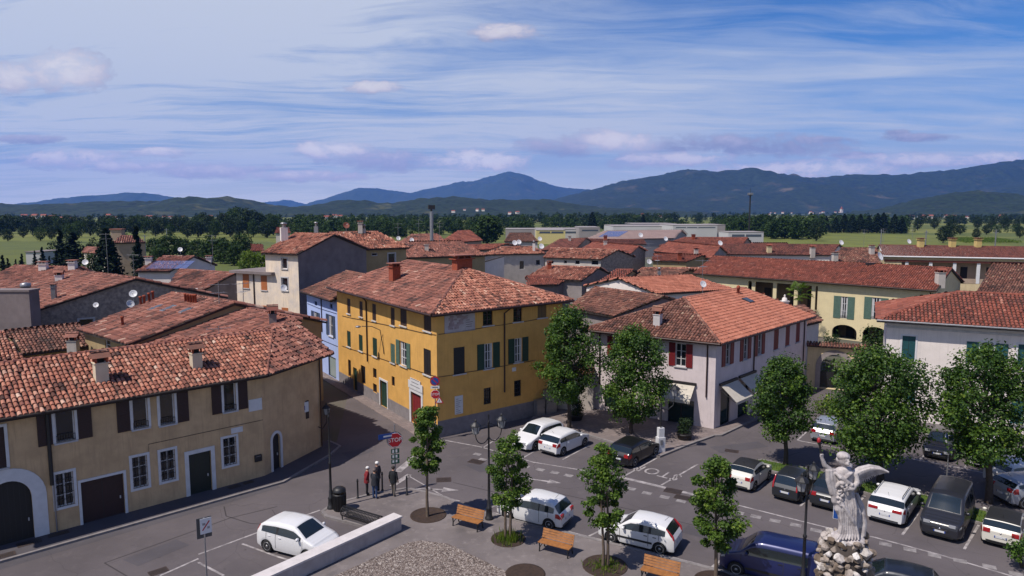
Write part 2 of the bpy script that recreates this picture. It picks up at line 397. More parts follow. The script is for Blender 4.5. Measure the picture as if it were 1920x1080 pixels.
        if shut in ('open', 'left', 'right'):
            w = sw or (u1-u0)/2*1.02; off = .14 if surround else .01
            for side in ((-1,) if shut == 'left' else (1,) if shut == 'right' else (-1, 1)):
                b = MB(); a, c = (u0-off-w, u0-off) if side < 0 else (u1+off, u1+off+w)
                s.box(b, a, c, z0-.02, z1+.02, .012, .05, shm)
                t = .07
                for (p, q, r, v) in ((a, a+t, z0, z1), (c-t, c, z0, z1), (a+t, c-t, z0, z0+t), (a+t, c-t, z1-t, z1), (a+t, c-t, (z0+z1)/2-.04, (z0+z1)/2+.04)): s.box(b, p, q, r, v, .05, .065, shm)
                k = z0+.12
                while k < z1-.1: s.box(b, a+t, c-t, k, k+.03, .05, .06, shm); k += .085
                b.build('shutter', o)
        return o
    def door(s, px=None, uz=None, m=None, surround=None, arch=0, sw=.16, planks=5, name='door', step=None, handle=True, label=None, dep=None):
        u0, u1, z0, z1 = s.rect(*px) if px else uz
        u0, u1 = max(.05, u0), min(s.L-.05, u1); z0 = max(.02, min(z0, .3)) if px is None or z0 < 1.2 else z0
        s.holes.append((u0, u1, z0, z1, arch)); d = -s.depth
        mb = MB()
        s.box(mb, u0, u1, z0, z1, d-.04, d+.03, m)
        for i in range(1, planks): uu = u0+(u1-u0)*i/planks; s.box(mb, uu-.012, uu+.012, z0, z1, d+.03, d+.036, iron)
        s.box(mb, u0, u1, z0+.0, z0+.12, d+.03, d+.05, m); s.box(mb, u0, u1, z1-.12, z1, d+.03, d+.05, m)
        o = mb.build(name, s.h.root)
        if label: o['label'] = label
        if handle: b = MB(); s.box(b, u1-.2, u1-.15, z0+.95, z0+1.1, d+.03, d+.09, pale_stone); b.build('handle', o)
        if surround:
            b = MB(); e = .05
            if not arch:
                s.box(b, u0-sw, u0, z0-.02, z1+sw, -.04, e, surround); s.box(b, u1, u1+sw, z0-.02, z1+sw, -.04, e, surround); s.box(b, u0, u1, z1, z1+sw, -.04, e, surround)
            else:
                zs = z1-arch
                s.box(b, u0-sw, u0, z0-.02, zs, -.04, e, surround); s.box(b, u1, u1+sw, z0-.02, zs, -.04, e, surround)
                arch_ring(b, s, (u0+u1)/2, zs, (u1-u0)/2, arch, sw, e, surround)
            b.build('surround', o)
        return o
def arch_ring(b, s, uc, zs, rx, ry, sw, e, m, N=16, d0=-.04):
    v = []
    for k in range(N+1):
        a = math.pi*k/N; c, sn = math.cos(a), math.sin(a)
        v += [s.pt(uc+rx*c, zs+ry*sn, d0), s.pt(uc+rx*c, zs+ry*sn, e), s.pt(uc+(rx+sw)*c, zs+(ry+sw)*sn, e), s.pt(uc+(rx+sw)*c, zs+(ry+sw)*sn, d0)]
    f = []
    for k in range(N):
        for j in range(4): f.append((4*k+j, 4*k+4+j, 4*k+4+(j+1) % 4, 4*k+(j+1) % 4))
    b.raw(v, f, m)

class House:
    def __init__(s, name, label, cat, loc, group=None):
        s.root = thing(name, label, cat, (loc[0], loc[1], 0), group=group); s.walls = []; s.roofmb = MB(); s.extra = MB()
    def wall(s, *a, **k): return Wall(s, *a, **k)
    def finish(s):
        mb = MB()
        for w in s.walls: w.build(mb)
        for c in range(len(s.extra.v)): pass
        s.wall_ob = mb.build('wall', s.root)
        if s.roofmb.nv: s.roof_ob = s.roofmb.build('roof', s.root)
        return s

# ---------------------------------------------------------------- tiled roofs: every tile a real half-round, tone per tile
def in_poly(px, py, poly):
    r = np.zeros(len(px), bool); n = len(poly)
    for i in range(n):
        x1, y1 = poly[i]; x2, y2 = poly[(i+1) % n]
        c = ((y1 > py) != (y2 > py)); 
        if y1 != y2: r ^= c & (px < (x2-x1)*(py-y1)/(y2-y1)+x1)
    return r
def tiles(mb, poly, tm, su=.26, sv=.42, seed=0, jit=.012, deck=.16, lichen=0., trim=0.0, deckm=None, rough=1.0):
    poly = [Vector(p) for p in poly]
    n = V(0, 0, 0)
    for i in range(len(poly)): n += (poly[i]-poly[0]).cross(poly[(i+1) % len(poly)]-poly[0])
    n.normalize()
    if n.z < 0: n = -n; 
    u = V(-n.y, n.x, 0)
    u = u.normalized() if u.length > 1e-6 else V(1, 0, 0)
    v = n.cross(u).normalized()
    if v.z < 0: v = -v; u = -u
    o = poly[0]
    uv = [((p-o).dot(u), (p-o).dot(v)) for p in poly]
    # deck
    pl = poly if (poly[1]-poly[0]).cross(poly[2]-poly[0]).z > 0 else poly[::-1]
    mb.prism([p+n*.0 for p in pl], V(0, 0, -deck), deckm or dark_wood)
    rng = np.random.RandomState(seed)
    u0, u1 = min(a for a, b in uv), max(a for a, b in uv); v0, v1 = min(b for a, b in uv), max(b for a, b in uv)
    cu = np.arange(u0+su/2, u1, su); cv = np.arange(v0-.05, v1, sv)
    U, Vv = np.meshgrid(cu, cv); U = U.ravel(); Vv = Vv.ravel()
    k = in_poly(U, Vv+sv*.5, uv) | in_poly(U, Vv+sv*.9, uv)
    U, Vv = U[k], Vv[k]; N = len(U)
    if N == 0: return
    U = U+rng.normal(0, jit, N)*rough; Vv = Vv+rng.normal(0, jit*1.3, N)*rough; lift = rng.normal(0, .006, N)*rough; skew = rng.normal(0, .012, N)*rough
    r = su*.44; ang = np.linspace(0, math.pi, 5)
    pts = []
    for row, (dv, rr, hh) in enumerate(((0, r, .055), (sv*1.12, r*.84, .012))):
        for a in ang:
            pu = U+np.cos(a)*rr+(skew if row else 0); pv = Vv+dv; pn = np.sin(a)*rr*.95+hh+lift
            pts.append(np.outer(pu, u)+np.outer(pv, v)+np.outer(pn, n)+np.array(o))
    pts = np.stack(pts, 1)                                    # N x 10 x 3
    fq = np.array([(i, i+1, 6+i, 5+i) for i in range(4)])
    if u.cross(v).dot(n) > 0: fq = fq[:, ::-1]
    F = (np.arange(N)[:, None, None]*10+fq[None]).reshape(-1, 4)
    tn = np.clip(rng.normal(.5, .17, N)+.16*(rng.rand(N) < .08)-.2*(rng.rand(N) < .06), 0, 1)
    if lichen: 
        pos = pts[:, 0, :]; L = np.array([noise.noise(Vector(p)*.45) for p in pos]); tn = np.clip(tn-lichen*np.maximum(L, 0)*1.6, 0, 1)
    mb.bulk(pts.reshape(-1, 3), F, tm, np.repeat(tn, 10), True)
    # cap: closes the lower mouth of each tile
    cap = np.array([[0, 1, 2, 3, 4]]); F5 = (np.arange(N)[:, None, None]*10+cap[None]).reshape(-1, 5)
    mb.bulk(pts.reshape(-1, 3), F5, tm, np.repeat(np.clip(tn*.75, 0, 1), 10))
def ridge_caps(mb, a, b, tm, step=.4, r=.14, seed=1, tone=.6):
    a, b = Vector(a), Vector(b); L = (b-a).length; t = (b-a)/L; sidev = t.cross(UP).normalized(); up = sidev.cross(t)
    rnd = random.Random(seed); x = 0
    while x < L:
        p = a+t*x; q = a+t*min(L, x+step*1.1); tn = min(1, max(0, rnd.gauss(tone, .16))); vs = []
        for (c, rr) in ((p, r), (q, r*.86)):
            for k in range(5): an = math.pi*k/4; vs.append(c+sidev*math.cos(an)*rr+up*(math.sin(an)*rr+.03))
        mb.raw(vs, [(i, i+1, 6+i, 5+i) for i in range(4)]+[(0, 1, 2, 3, 4)], tm, tn, True); x += step

roof_near = tone_mat('roof_tiles_mixed', [(0, (.06, .028, .022)), (.28, (.23, .085, .058)), (.55, (.37, .145, .095)), (.8, (.47, .235, .165)), (1, (.56, .40, .31))], .85, (.055, .038, .034), .55, 1.3)
roof_old = tone_mat('roof_tiles_old', [(0, (.055, .03, .027)), (.3, (.20, .080, .060)), (.6, (.31, .125, .090)), (.85, (.41, .20, .15)), (1, (.50, .35, .27))], .88, (.065, .048, .045), .6, .9)
roof_red = tone_mat('roof_tiles_red', [(0, (.10, .032, .024)), (.4, (.21, .062, .042)), (.75, (.29, .092, .062)), (1, (.40, .18, .13))], .85, (.075, .042, .038), .5, .7)
roof_new = tone_mat('roof_tiles_new', [(0, (.24, .085, .055)), (.5, (.37, .135, .088)), (1, (.45, .19, .13))], .85, (.20, .08, .06), .45, .5)
roof_brown = tone_mat('roof_tiles_brown', [(0, (.06, .032, .027)), (.4, (.17, .072, .052)), (.75, (.27, .125, .09)), (1, (.40, .27, .19))], .9, (.07, .05, .042), .6, .8)
roof_dark = tone_mat('roof_tiles_dark', [(0, (.07, .027, .023)), (.5, (.16, .056, .043)), (1, (.24, .095, .07))], .88, (.06, .032, .03), .5, .6)
brick_red = mat('chimney_brick', (.30, .065, .03), .9, .35, 7, bump=.4)
stone_wall = mat('rubble_wall', (.18, .145, .13), .95, .55, 3.2, (.36, .30, .25), bump=.8, bscale=4)
grey_render = mat('grey_render', (.28, .245, .24), .95, .3, 1.0, bump=.3, bscale=12, streak=.2)
dark_render = mat('dark_render', (.20, .165, .165), .95, .3, 1.0, bump=.3, bscale=12, streak=.2)
w_cream = stucco('cream_wall', (.58, .47, .29)); w_white = stucco('white_wall', (.72, .655, .62), .1, .16); w_ochre = stucco('ochre_house_wall', (.36, .27, .15))
w_pale = stucco('pale_wall', (.50, .45, .41)); w_tan = stucco('tan_wall', (.38, .29, .22))
metal_grey = mat('grey_metal', (.30, .30, .32), .4, .15, 5, metal=.6)
dish_mat = mat('dish_white', (.62, .62, .64), .45)

def chimney(house, base, w, d, h, rz=0, body=None, cap='hat', roof_ob=None, tm=None, label=None):
    """masonry stack with openings and a little tiled hat, a part of the roof"""
    mb = MB(); b = Vector(base); body = body or w_cream
    mb.box(b, w, d, h, rz, body)
    if cap == 'hat':
        top = b+UP*h; mb.box(top, w*1.16, d*1.16, .06, rz, body)
        ax = V(math.cos(rz), math.sin(rz), 0); ay = V(-math.sin(rz), math.cos(rz), 0)
        for sx in (-1, 1):
            for sy in (-1, 1): mb.box(top+ax*sx*w*.42+ay*sy*d*.42+UP*.06, w*.16, d*.16, .28, rz, brick_red)
        mb.box(top+UP*.061, w*.5, d*.5, .27, rz, interior)
        z = h+.34; e = .14; A = [b+ax*x+ay*y+UP*z for x, y in ((-w/2-e, -d/2-e), (w/2+e, -d/2-e), (w/2+e, d/2+e), (-w/2-e, d/2+e))]
        r0 = b+ax*(-w/2-e)+UP*(z+.28); r1 = b+ax*(w/2+e)+UP*(z+.28)
        mb.raw(A+[r0, r1], [(0, 1, 5, 4), (2, 3, 4, 5), (1, 2, 5), (3, 0, 4), (3, 2, 1, 0)], tm or roof_old, .5)
        ridge_caps(mb, r0, r1, tm or roof_old, r=.09)
    elif cap == 'slab':
        mb.box(b+UP*h, w*1.3, d*1.3, .07, rz, body); 
        ax = V(math.cos(rz), math.sin(rz), 0)
        for k in range(-1, 2): mb.box(b+ax*k*w*.42+UP*(h+.07), .1, d*.9, .22, rz, body)
        mb.box(b+UP*(h+.29), w*1.4, d*1.4, .08, rz, roof_old)
    elif cap == 'pipe':
        mb.lathe(b+UP*h, [(w*.3, 0), (w*.3, .35), (w*.5, .36), (w*.5, .55), (.02, .62)], 10, metal_grey)
    o = mb.build('chimney', roof_ob or house.root)
    if label: o['label'] = label
    return o

def gable_house(name, label, eL, eR, rR, rL, ze, slope=.34, wm=None, rm=None, over=.4, su=.3, sv=.5, seed=0, group=None, cat='house', lichen=.4, zfloor=0, back=True, bf=1.0, jit=.014, deckm=None, ridge=True):
    """house under a pitched roof; eave ends eL,eR and ridge ends rR,rL are read off as view directions and set on a real roof plane"""
    A, B = P(*eL, ze), P(*eR, ze); u = (B-A).normalized(); nrm = V(-u.y, u.x, 0)
    pn = V(-nrm.x*slope, -nrm.y*slope, 1).normalized()
    R, L = hit(A, pn, *rR), hit(A, pn, *rL)
    d = ((R-A).dot(nrm)+(L-A).dot(nrm))/2; zr = ze+slope*d
    R = A+u*(R-A).dot(u)+nrm*d; L = A+u*(L-A).dot(u)+nrm*d; R.z = L.z = zr
    A2, B2 = L+(L-A)*bf, R+(R-B)*bf; A2.z = B2.z = ze if bf == 1 else zr-slope*d*bf
    h = House(name, label, cat, (A+B+A2+B2)/4, group)
    tiles(h.roofmb, [A, B, R, L], rm, su, sv, seed, jit, lichen=lichen, deckm=deckm)
    if back: tiles(h.roofmb, [B2, A2, L, R], rm, su*1.6, sv*1.6, seed+1, jit, lichen=lichen)
    else: h.roofmb.prism([B2, A2, L, R], V(0, 0, -.16), roof_old)
    if ridge: ridge_caps(h.roofmb, L, R, rm, seed=seed)
    # walls inset below the overhang
    zi = ze+slope*over-.17; e = .22
    uL = (A2-A).normalized(); uR = (B2-B).normalized()
    a, b = A+u*e+uL*over*1.0, B-u*e+uR*over; b2, a2 = B2-u*e-uR*over, A2+u*e-uL*over
    h.front = h.wall(a, b, zfloor, zi, wm)
    def gt2(p, q, rev):
        Lw = (V(q.x, q.y, 0)-V(p.x, p.y, 0)).length; zb = zi+max(0, A2.z-ze); f = 1/(1+bf)
        return [(0, zb if rev else zi), (Lw, zi if rev else zb), (Lw*(1-f if rev else f), zr-.19)]
    h.right = h.wall(b, b2, zfloor, zi, wm, top=gt2(b, b2, False)); h.backw = h.wall(b2, a2, zfloor, zi+max(0, A2.z-ze), wm); h.left = h.wall(a2, a, zfloor, zi, wm, top=gt2(a2, a, True))
    h.ze, h.zr, h.A, h.B, h.R, h.Lr, h.pn = ze, zr, A, B, R, L, pn
    return h
def on_roof(h, x, y): return hit(h.A, h.pn, x, y)

def satellite_dish(p, r, label, face=(.55, -.83), group='satellite dishes on the roofs', mast=.8, rim=None):
    r *= .72; o = thing('satellite_dish', label, 'satellite dish', p, group=group); mb = MB()
    f = V(face[0], face[1], .45).normalized(); c = Vector(p)+UP*mast
    rm_ = rim or dish_mat
    mb.lathe(c, [(.02, 0), (r*.35, .03*r), (r*.7, .12*r), (r, .26*r), (r*1.03, .26*r), (r*.7, .08*r), (.02, -.06)], 16, rm_, axis=f); mb.build('reflector', o)
    b = MB(); b.tube([p, c-f*.06], .03, 6, metal_grey); b.build('mast', o)
    b = MB(); b.tube([c-UP*r*.8+f*.2*r, c+f*r*.9], .015, 5, metal_grey); b.lathe(c+f*r*.85, [(.05, 0), (.05, .12)], 8, dish_mat, axis=f); b.build('receiver_arm', o)
    return o
def antenna(p, h, label, rz=0, n=6, group='television aerials on the roofs'):
    o = thing('television_aerial', label, 'aerial', p, group=group); p = Vector(p)
    b = MB(); b.tube([p, p+UP*h], .028, 5, metal_grey); b.build('mast', o)
    for zz, ln in ((h-.15, 1.5), (h-.8, 1.1)):
        b = MB(); a = V(math.cos(rz), math.sin(rz), 0); c = V(-a.y, a.x, 0); q = p+UP*zz
        b.tube([q-a*ln/2, q+a*ln/2], .016, 4, metal_grey)
        for k in range(n): t = -ln/2+ln*k/(n-1); b.tube([q+a*t-c*.32, q+a*t+c*.32], .01, 4, metal_grey)
        b.build('antenna_boom', o); rz += .6
    return o
def drainpipe(house, pts, r=.05, m=None):
    b = MB(); b.tube(pts, r, 6, m or pipe_brown); return b.build('drainpipe', house.root)
def gutter(house, a, b, r=.075, m=None):
    mb = MB(); mb.tube([a, b], r, 6, m or pipe_brown); return mb.build('gutter', house.root)
# ================================================================ ground, fields, hills
def sheet(name, poly, z, m, kind='structure'):
    mb = MB(); mb.raw([V(p[0], p[1], z) for p in poly], [tuple(range(len(poly)))], m)
    o = mb.build(name); o['kind'] = kind; 
    if o.data.polygons and o.data.polygons[0].normal.z < 0: o.data.flip_normals()
    return o
def mat_nodes(name, fn, rough=.9, spec=.3):
    m = bpy.data.materials.new(name); m.use_nodes = True; g = NT(m.node_tree); b = g.n['Principled BSDF']
    tc = g.node('ShaderNodeTexCoord').outputs['Object']; c, bump = fn(g, tc)
    g.set(b.inputs['Base Color'], c); b.inputs['Roughness'].default_value = rough; b.inputs['Specular IOR Level'].default_value = spec
    if bump is not None:
        bn = g.node('ShaderNodeBump', {'Strength': .5, 'Distance': .02, 'Height': bump}); g.set(b.inputs['Normal'], bn.outputs[0])
    M[name] = m; return m
def f_fields(g, tc):
    big = g.node('ShaderNodeTexVoronoi', {'Vector': g.mapping(tc, (.0042, .0105, 1), (0, 0, .35)), 'Scale': 1.0}); cl = g.sep(big.outputs['Color'])[0]
    c = g.ramp(cl, [(0, (.085, .10, .014)), (.25, (.13, .145, .022)), (.5, (.17, .17, .035)), (.7, (.075, .095, .018)), (1, (.13, .125, .04))], 'CONSTANT')
    n = g.noise(tc, .05, 6, .6); c = g.mix(g.math('MULTIPLY', g.math('SUBTRACT', n, .4), 2.4, clamp=True), c, (.05, .065, .015))
    w = g.node('ShaderNodeTexWave', {'Vector': g.mapping(tc, (1, 1, 1), (0, 0, 1.0)), 'Scale': .22, 'Distortion': 1.2}).outputs['Fac']
    return g.mix(g.math('MULTIPLY', w, .25), c, (.16, .18, .06)), None
def f_asphalt(base, warm):
    def f(g, tc):
        n1 = g.noise(tc, .18, 5, .6); n2 = g.noise(tc, 1.1, 6, .65); n3 = g.noise(tc, 55, 3, .6)
        c = g.mix(g.math('MULTIPLY', g.math('SUBTRACT', n1, .36), 3, clamp=True), tuple(v*.80 for v in base), tuple(v*1.18 for v in base))
        c = g.mix(g.math('MULTIPLY', g.math('SUBTRACT', n2, .54), 3, clamp=True), c, warm)
        c = g.mix(g.math('MULTIPLY', n3, .45), c, tuple(v*.72 for v in base))
        # cracks and tar seams, oil spots
        v = g.node('ShaderNodeTexVoronoi', {'Vector': g.node('ShaderNodeVectorMath', {0: tc, 1: g.node('ShaderNodeTexNoise', {'Vector': tc, 'Scale': .5, 'Detail': 5}).outputs['Color']}, operation='ADD').outputs[0], 'Scale': .16}, feature='DISTANCE_TO_EDGE').outputs[0]
        c = g.mix(g.math('MULTIPLY', g.math('LESS_THAN', v, .0022), .35), c, tuple(v_*.35 for v_ in base))
        sp = g.noise(tc, 2.6, 2, .5); c = g.mix(g.math('MULTIPLY', g.math('SUBTRACT', sp, .68), 6, clamp=True), c, tuple(v_*.5 for v_ in base))
        return c, n3
    return f
fields = mat_nodes('field_grass', f_fields)
asphalt = mat_nodes('asphalt', f_asphalt((.108, .094, .100), (.145, .125, .128)))
asphalt_dark = mat_nodes('asphalt_patched', f_asphalt((.088, .080, .090), (.11, .10, .105)))
def f_town(g, tc):
    n = g.noise(tc, .08, 6, .6); c = g.mix(g.math('MULTIPLY', g.math('SUBTRACT', n, .4), 3, clamp=True), (.10, .09, .08), (.055, .075, .03)); return c, None
town = mat_nodes('town_earth', f_town)
def f_conc(g, tc):
    n1 = g.noise(tc, .35, 5, .6); n2 = g.noise(tc, 2.3, 6, .7); n3 = g.noise(tc, 40, 3)
    c = g.mix(g.math('MULTIPLY', g.math('SUBTRACT', n1, .36), 3, clamp=True), (.125, .108, .108), (.19, .165, .162))
    c = g.mix(g.math('MULTIPLY', g.math('SUBTRACT', n2, .55), 4, clamp=True), c, (.25, .22, .215))
    n4 = g.noise(tc, .9, 4, .6); c = g.mix(g.math('MULTIPLY', g.math('SUBTRACT', n4, .56), 4, clamp=True), c, (.095, .085, .088))
    return c, n3
concrete = mat_nodes('plaza_concrete', f_conc)
def f_pave(g, tc):
    b = g.node('ShaderNodeTexBrick', {'Vector': g.mapping(tc, (1, 1, 1), (0, 0, -.51)), 'Scale': 1.0, 'Color1': (.165, .135, .132, 1), 'Color2': (.215, .175, .168, 1), 'Mortar': (.10, .085, .085, 1), 'Mortar Size': .012, 'Brick Width': .5, 'Row Height': .5})
    n = g.noise(tc, .8, 5, .6); c = g.mix(g.math('MULTIPLY', g.math('SUBTRACT', n, .45), 2, clamp=True), b.outputs['Color'], (.13, .115, .115)); return c, None
paving = mat_nodes('shop_paving', f_pave)
def f_cob(g, tc):
    v = g.node('ShaderNodeTexVoronoi', {'Vector': tc, 'Scale': 7.5}); cl = g.sep(v.outputs['Color'])[0]
    c = g.ramp(cl, [(0, (.08, .06, .055)), (.4, (.16, .125, .11)), (.8, (.24, .20, .18)), (1, (.34, .3, .28))]); d = v.outputs['Distance']
    c = g.mix(g.math('MULTIPLY', g.math('SUBTRACT', d, .42), 3, clamp=True), c, (.07, .055, .05)); return c, g.math('SUBTRACT', 1.0, d)
cobble = mat_nodes('river_cobbles', f_cob)
kerbm = mat('kerb_stone', (.22, .20, .20), .9, .3, 3, bump=.3)
white_paint = mat('road_paint', (.40, .37, .37), .8, .0, 2.2, (.15, .135, .14), bump=.1)
drain_iron = mat('rusty_iron', (.05, .032, .028), .8, .3, 9)

R_ = 15000.0
sheet('ground', [(-R_, -300), (R_, -300), (R_, R_), (-R_, R_)], 0, fields)
sheet('town_ground', [(-120, -40), (130, -40), (190, 90), (170, 200), (60, 300), (0, 320), (-40, 210), (-85, 150), (-140, 80)], .004, town)
def PP(pts): return [P(x, y) for x, y in pts]
sheet('road', [(-60, 2), (-40, 17.5), (-24.9, 31.8), (-14.6, 41.6), (-12.5, 48), (-14.9, 62), (-24, 92), (-17.5, 93), (-9, 66), (-3, 55), (3, 60), (8, 66), (18, 66), (30, 62), (62, 50), (62, 2)], .008, asphalt)

def hills(name, pts, D, depth, m, rough=1.0, nx=160, nt=26, seed=0, zbase=-2, front=1.0):
    """a range of hills: the crest line is set at distance D, the slopes run `depth` metres to front and back"""
    xs = np.array([p[0] for p in pts], float); ys = np.array([p[1] for p in pts], float)
    xx = np.linspace(xs[0], xs[-1], nx); yy = np.interp(xx, xs, ys)
    k = np.array([.25, .5, .25]); 
    for _ in range(3): yy[1:-1] = np.convolve(yy, k, 'valid')
    vs = []; tn = []
    for i, x in enumerate(xx):
        c = PD(x, yy[i], D)
        for j in range(nt):
            t = -1+2*j/(nt-1); q = c.x*(1+t*depth/D*.5*0), D+t*depth*(front if t < 0 else 1)
            f = max(0, 1-abs(t)**1.25)
            nz = noise.fractal(Vector((q[0]/depth*2.6, q[1]/depth*2.6, seed)), 1.0, 2.0, 5)
            h = c.z*f*(1+.42*nz*min(1, abs(t)*3)*(.3+f)) if abs(t) < .999 else 0
            h += rough*noise.fractal(Vector((q[0]*.02, q[1]*.02, seed)), .9, 2, 3)*min(1, f*6)
            vs.append((q[0], q[1], max(h, 0)+zbase)); tn.append(.5)
    fs = np.array([(i*nt+j, (i+1)*nt+j, (i+1)*nt+j+1, i*nt+j+1) for i in range(nx-1) for j in range(nt-1)])
    mb = MB(); mb.bulk(np.array(vs), fs, m, .5, True); o = mb.build(name); o['kind'] = 'structure'; return o
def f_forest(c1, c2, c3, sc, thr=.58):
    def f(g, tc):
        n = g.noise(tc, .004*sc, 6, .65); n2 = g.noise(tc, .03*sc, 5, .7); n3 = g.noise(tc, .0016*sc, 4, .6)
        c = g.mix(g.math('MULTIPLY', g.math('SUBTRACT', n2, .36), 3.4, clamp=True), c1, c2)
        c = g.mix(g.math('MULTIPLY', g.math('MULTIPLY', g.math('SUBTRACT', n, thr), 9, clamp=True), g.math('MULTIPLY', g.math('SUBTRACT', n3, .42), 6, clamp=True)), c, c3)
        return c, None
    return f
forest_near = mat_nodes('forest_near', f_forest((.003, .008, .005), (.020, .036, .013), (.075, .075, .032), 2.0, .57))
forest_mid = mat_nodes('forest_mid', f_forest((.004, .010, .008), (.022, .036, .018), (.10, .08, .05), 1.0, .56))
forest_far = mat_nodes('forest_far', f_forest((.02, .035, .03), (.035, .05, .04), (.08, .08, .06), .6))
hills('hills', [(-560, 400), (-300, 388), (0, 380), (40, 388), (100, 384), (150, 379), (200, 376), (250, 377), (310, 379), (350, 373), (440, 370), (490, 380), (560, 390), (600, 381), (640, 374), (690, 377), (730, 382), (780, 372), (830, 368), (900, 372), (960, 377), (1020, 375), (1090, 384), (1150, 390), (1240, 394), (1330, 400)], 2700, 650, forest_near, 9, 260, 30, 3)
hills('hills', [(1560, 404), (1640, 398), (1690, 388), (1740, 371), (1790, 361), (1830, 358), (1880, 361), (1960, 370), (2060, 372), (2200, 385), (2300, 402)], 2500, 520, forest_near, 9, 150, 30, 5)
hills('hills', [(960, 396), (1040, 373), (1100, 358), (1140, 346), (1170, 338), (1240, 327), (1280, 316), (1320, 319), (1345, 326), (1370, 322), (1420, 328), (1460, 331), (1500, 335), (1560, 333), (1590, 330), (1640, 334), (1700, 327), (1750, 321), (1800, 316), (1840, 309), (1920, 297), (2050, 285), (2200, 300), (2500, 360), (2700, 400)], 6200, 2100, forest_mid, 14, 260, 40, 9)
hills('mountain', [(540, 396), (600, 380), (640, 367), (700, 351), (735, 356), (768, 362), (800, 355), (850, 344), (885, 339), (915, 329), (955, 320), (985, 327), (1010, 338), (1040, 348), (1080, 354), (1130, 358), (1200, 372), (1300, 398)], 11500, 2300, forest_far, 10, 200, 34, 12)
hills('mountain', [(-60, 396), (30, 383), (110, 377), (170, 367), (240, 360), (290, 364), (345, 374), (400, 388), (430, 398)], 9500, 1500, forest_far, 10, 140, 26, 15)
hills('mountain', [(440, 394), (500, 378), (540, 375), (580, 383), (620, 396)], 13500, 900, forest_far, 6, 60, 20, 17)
# the air between: one closed box of even haze round everything
def build_haze():
    m = bpy.data.materials.new('air'); m.use_nodes = True; g = NT(m.node_tree); g.n.remove(g.n['Principled BSDF'])
    v = g.node('ShaderNodeVolumePrincipled', {'Color': (.11, .32, 1.0, 1), 'Density': 5.2e-5, 'Anisotropy': .1})
    g.set(g.n['Material Output'].inputs['Volume'], v.outputs[0])
    mb = MB(); mb.frame_box(V(0, 0, 0), V(1, 0, 0), V(0, 1, 0), UP, -15500, 15500, -500, 15800, -4, 1150, m)
    o = mb.build('haze'); o['kind'] = 'stuff'
    return o
build_haze()
# ================================================================ the near houses
def line_isect(p, d, q, e):      # 2D intersection of p+t d and q+s e
    det = d.x*(-e.y)+e.x*d.y; r = q-p; t = (r.x*(-e.y)+e.x*r.y)/det; return p+d*t
# ---------------------------------------------------------------- A: long beige house on the left, its facade bends at the corner of the lane
w_beige = stucco('beige_wall', (.58, .405, .235), .24, .26)
A0, A1, A2 = P(-150, 1069.5), P(497, 895), P(603, 840)
uA = (A1-A0).normalized(); nA = V(uA.y, -uA.x, 0); inA = -nA
beige = House('house', 'long beige two storey house with brown shutters along the street on the left', 'house', (A0+A1)/2)
ze = 6.62
wA = beige.wall(A0, A1, 0, ze+.05, w_beige); wB = beige.wall(A1, A2, 0, ze+.1, w_beige)
A3 = A2+inA*7.5; A4 = A0+inA*8.6
wC = beige.wall(A2, A3, 0, ze+.1, w_beige); beige.wall(A3, A4, 0, ze, w_beige)
sA = .37; pnA = V(-inA.x*sA, -inA.y*sA, 1).normalized()
eo = .55; E0 = A0+nA*eo+UP*(ze-.1); E1 = A1+(nA*eo)+UP*(ze-.1); uB = (A2-A1).normalized(); nB = V(uB.y, -uB.x, 0)
E1 = A1+(nA+nB)*.30+UP*(ze-.1); E0 = E1+(A0-A1)
E2 = A2+nB*.5+uB*.9+UP*(ze-.05)
dR = 4.3
ridge0 = A0+inA*dR; ridge0.z = E0.z+sA*(dR+eo); RT = hit(E1, pnA, 508, 617)
RT = ridge0+uA*((RT-ridge0).dot(uA)); E3 = A3+nB*.3+uB*.5+UP*(ze-.05)
tiles(beige.roofmb, [E0, E1, RT, ridge0], roof_near, .235, .40, 1, .014, lichen=.25)
back0 = A0+inA*(2*dR+.4); back0.z = E0.z; backT = RT+inA*(dR+.9); backT.z = E0.z
tiles(beige.roofmb, [backT, back0, ridge0, RT], roof_near, .4, .6, 2)
tiles(beige.roofmb, [E1, E2, RT], roof_old, .25, .42, 3, .03, lichen=.2)
RE = (E2+inA*6.2); RE.z = E2.z+.35
tiles(beige.roofmb, [E2, RE, RT], roof_old, .25, .42, 4, .03, lichen=.2)
tiles(beige.roofmb, [RE, backT, RT], roof_old, .3, .5, 5, .03)
ridge_caps(beige.roofmb, ridge0, RT, roof_new, .42, .13, 3, .85)
ridge_caps(beige.roofmb, RT, E1, roof_old, .42, .11, 4, .45); ridge_caps(beige.roofmb, RT, E2+UP*.03, roof_old, .42, .11, 4, .45)
kw = dict(surround=white_frame, shm=maroon, frame=white_frame, panes=1, bars=0, rail=True)
wA.win((103, 140, 765, 828), shut='open', sw=.62, **kw); wA.win((248, 277, 739, 803), shut='left', sw=.62, **kw)
wA.win((299, 327, 731, 796), shut='right', sw=.60, **kw); wA.win((419, 442, 713, 771), shut='open', sw=.55, **kw)
wA.win((-24, 10, 802, 880), shut='closed', shm=maroon, surround=white_frame)
for px in ((104, 139, 886, 949), (248, 277, 855, 914), (301, 329, 844, 901), (418.5, 443.5, 820, 872)):
    wA.win(px, sill=False, surround=white_frame, panes=2, bars=2, frame=pale_stone, grille=True)
wA.door((153, 234, 895, 980), m=maroon, surround=white_frame, sw=.13, planks=2, name='garage_door')
wA.door((355, 397, 848, 929), m=mat('green_black_door', (.012, .018, .014), .5), surround=white_frame, sw=.22, planks=4)
wA.door((-27, 62, 902, 1022), m=mat('dark_gate', (.010, .009, .010), .6), surround=white_frame, arch=1.0, sw=.62, planks=8, name='gate')
wB.door((511, 526, 812, 885), m=dark_sh, surround=white_frame, arch=.42, sw=.17, planks=2)
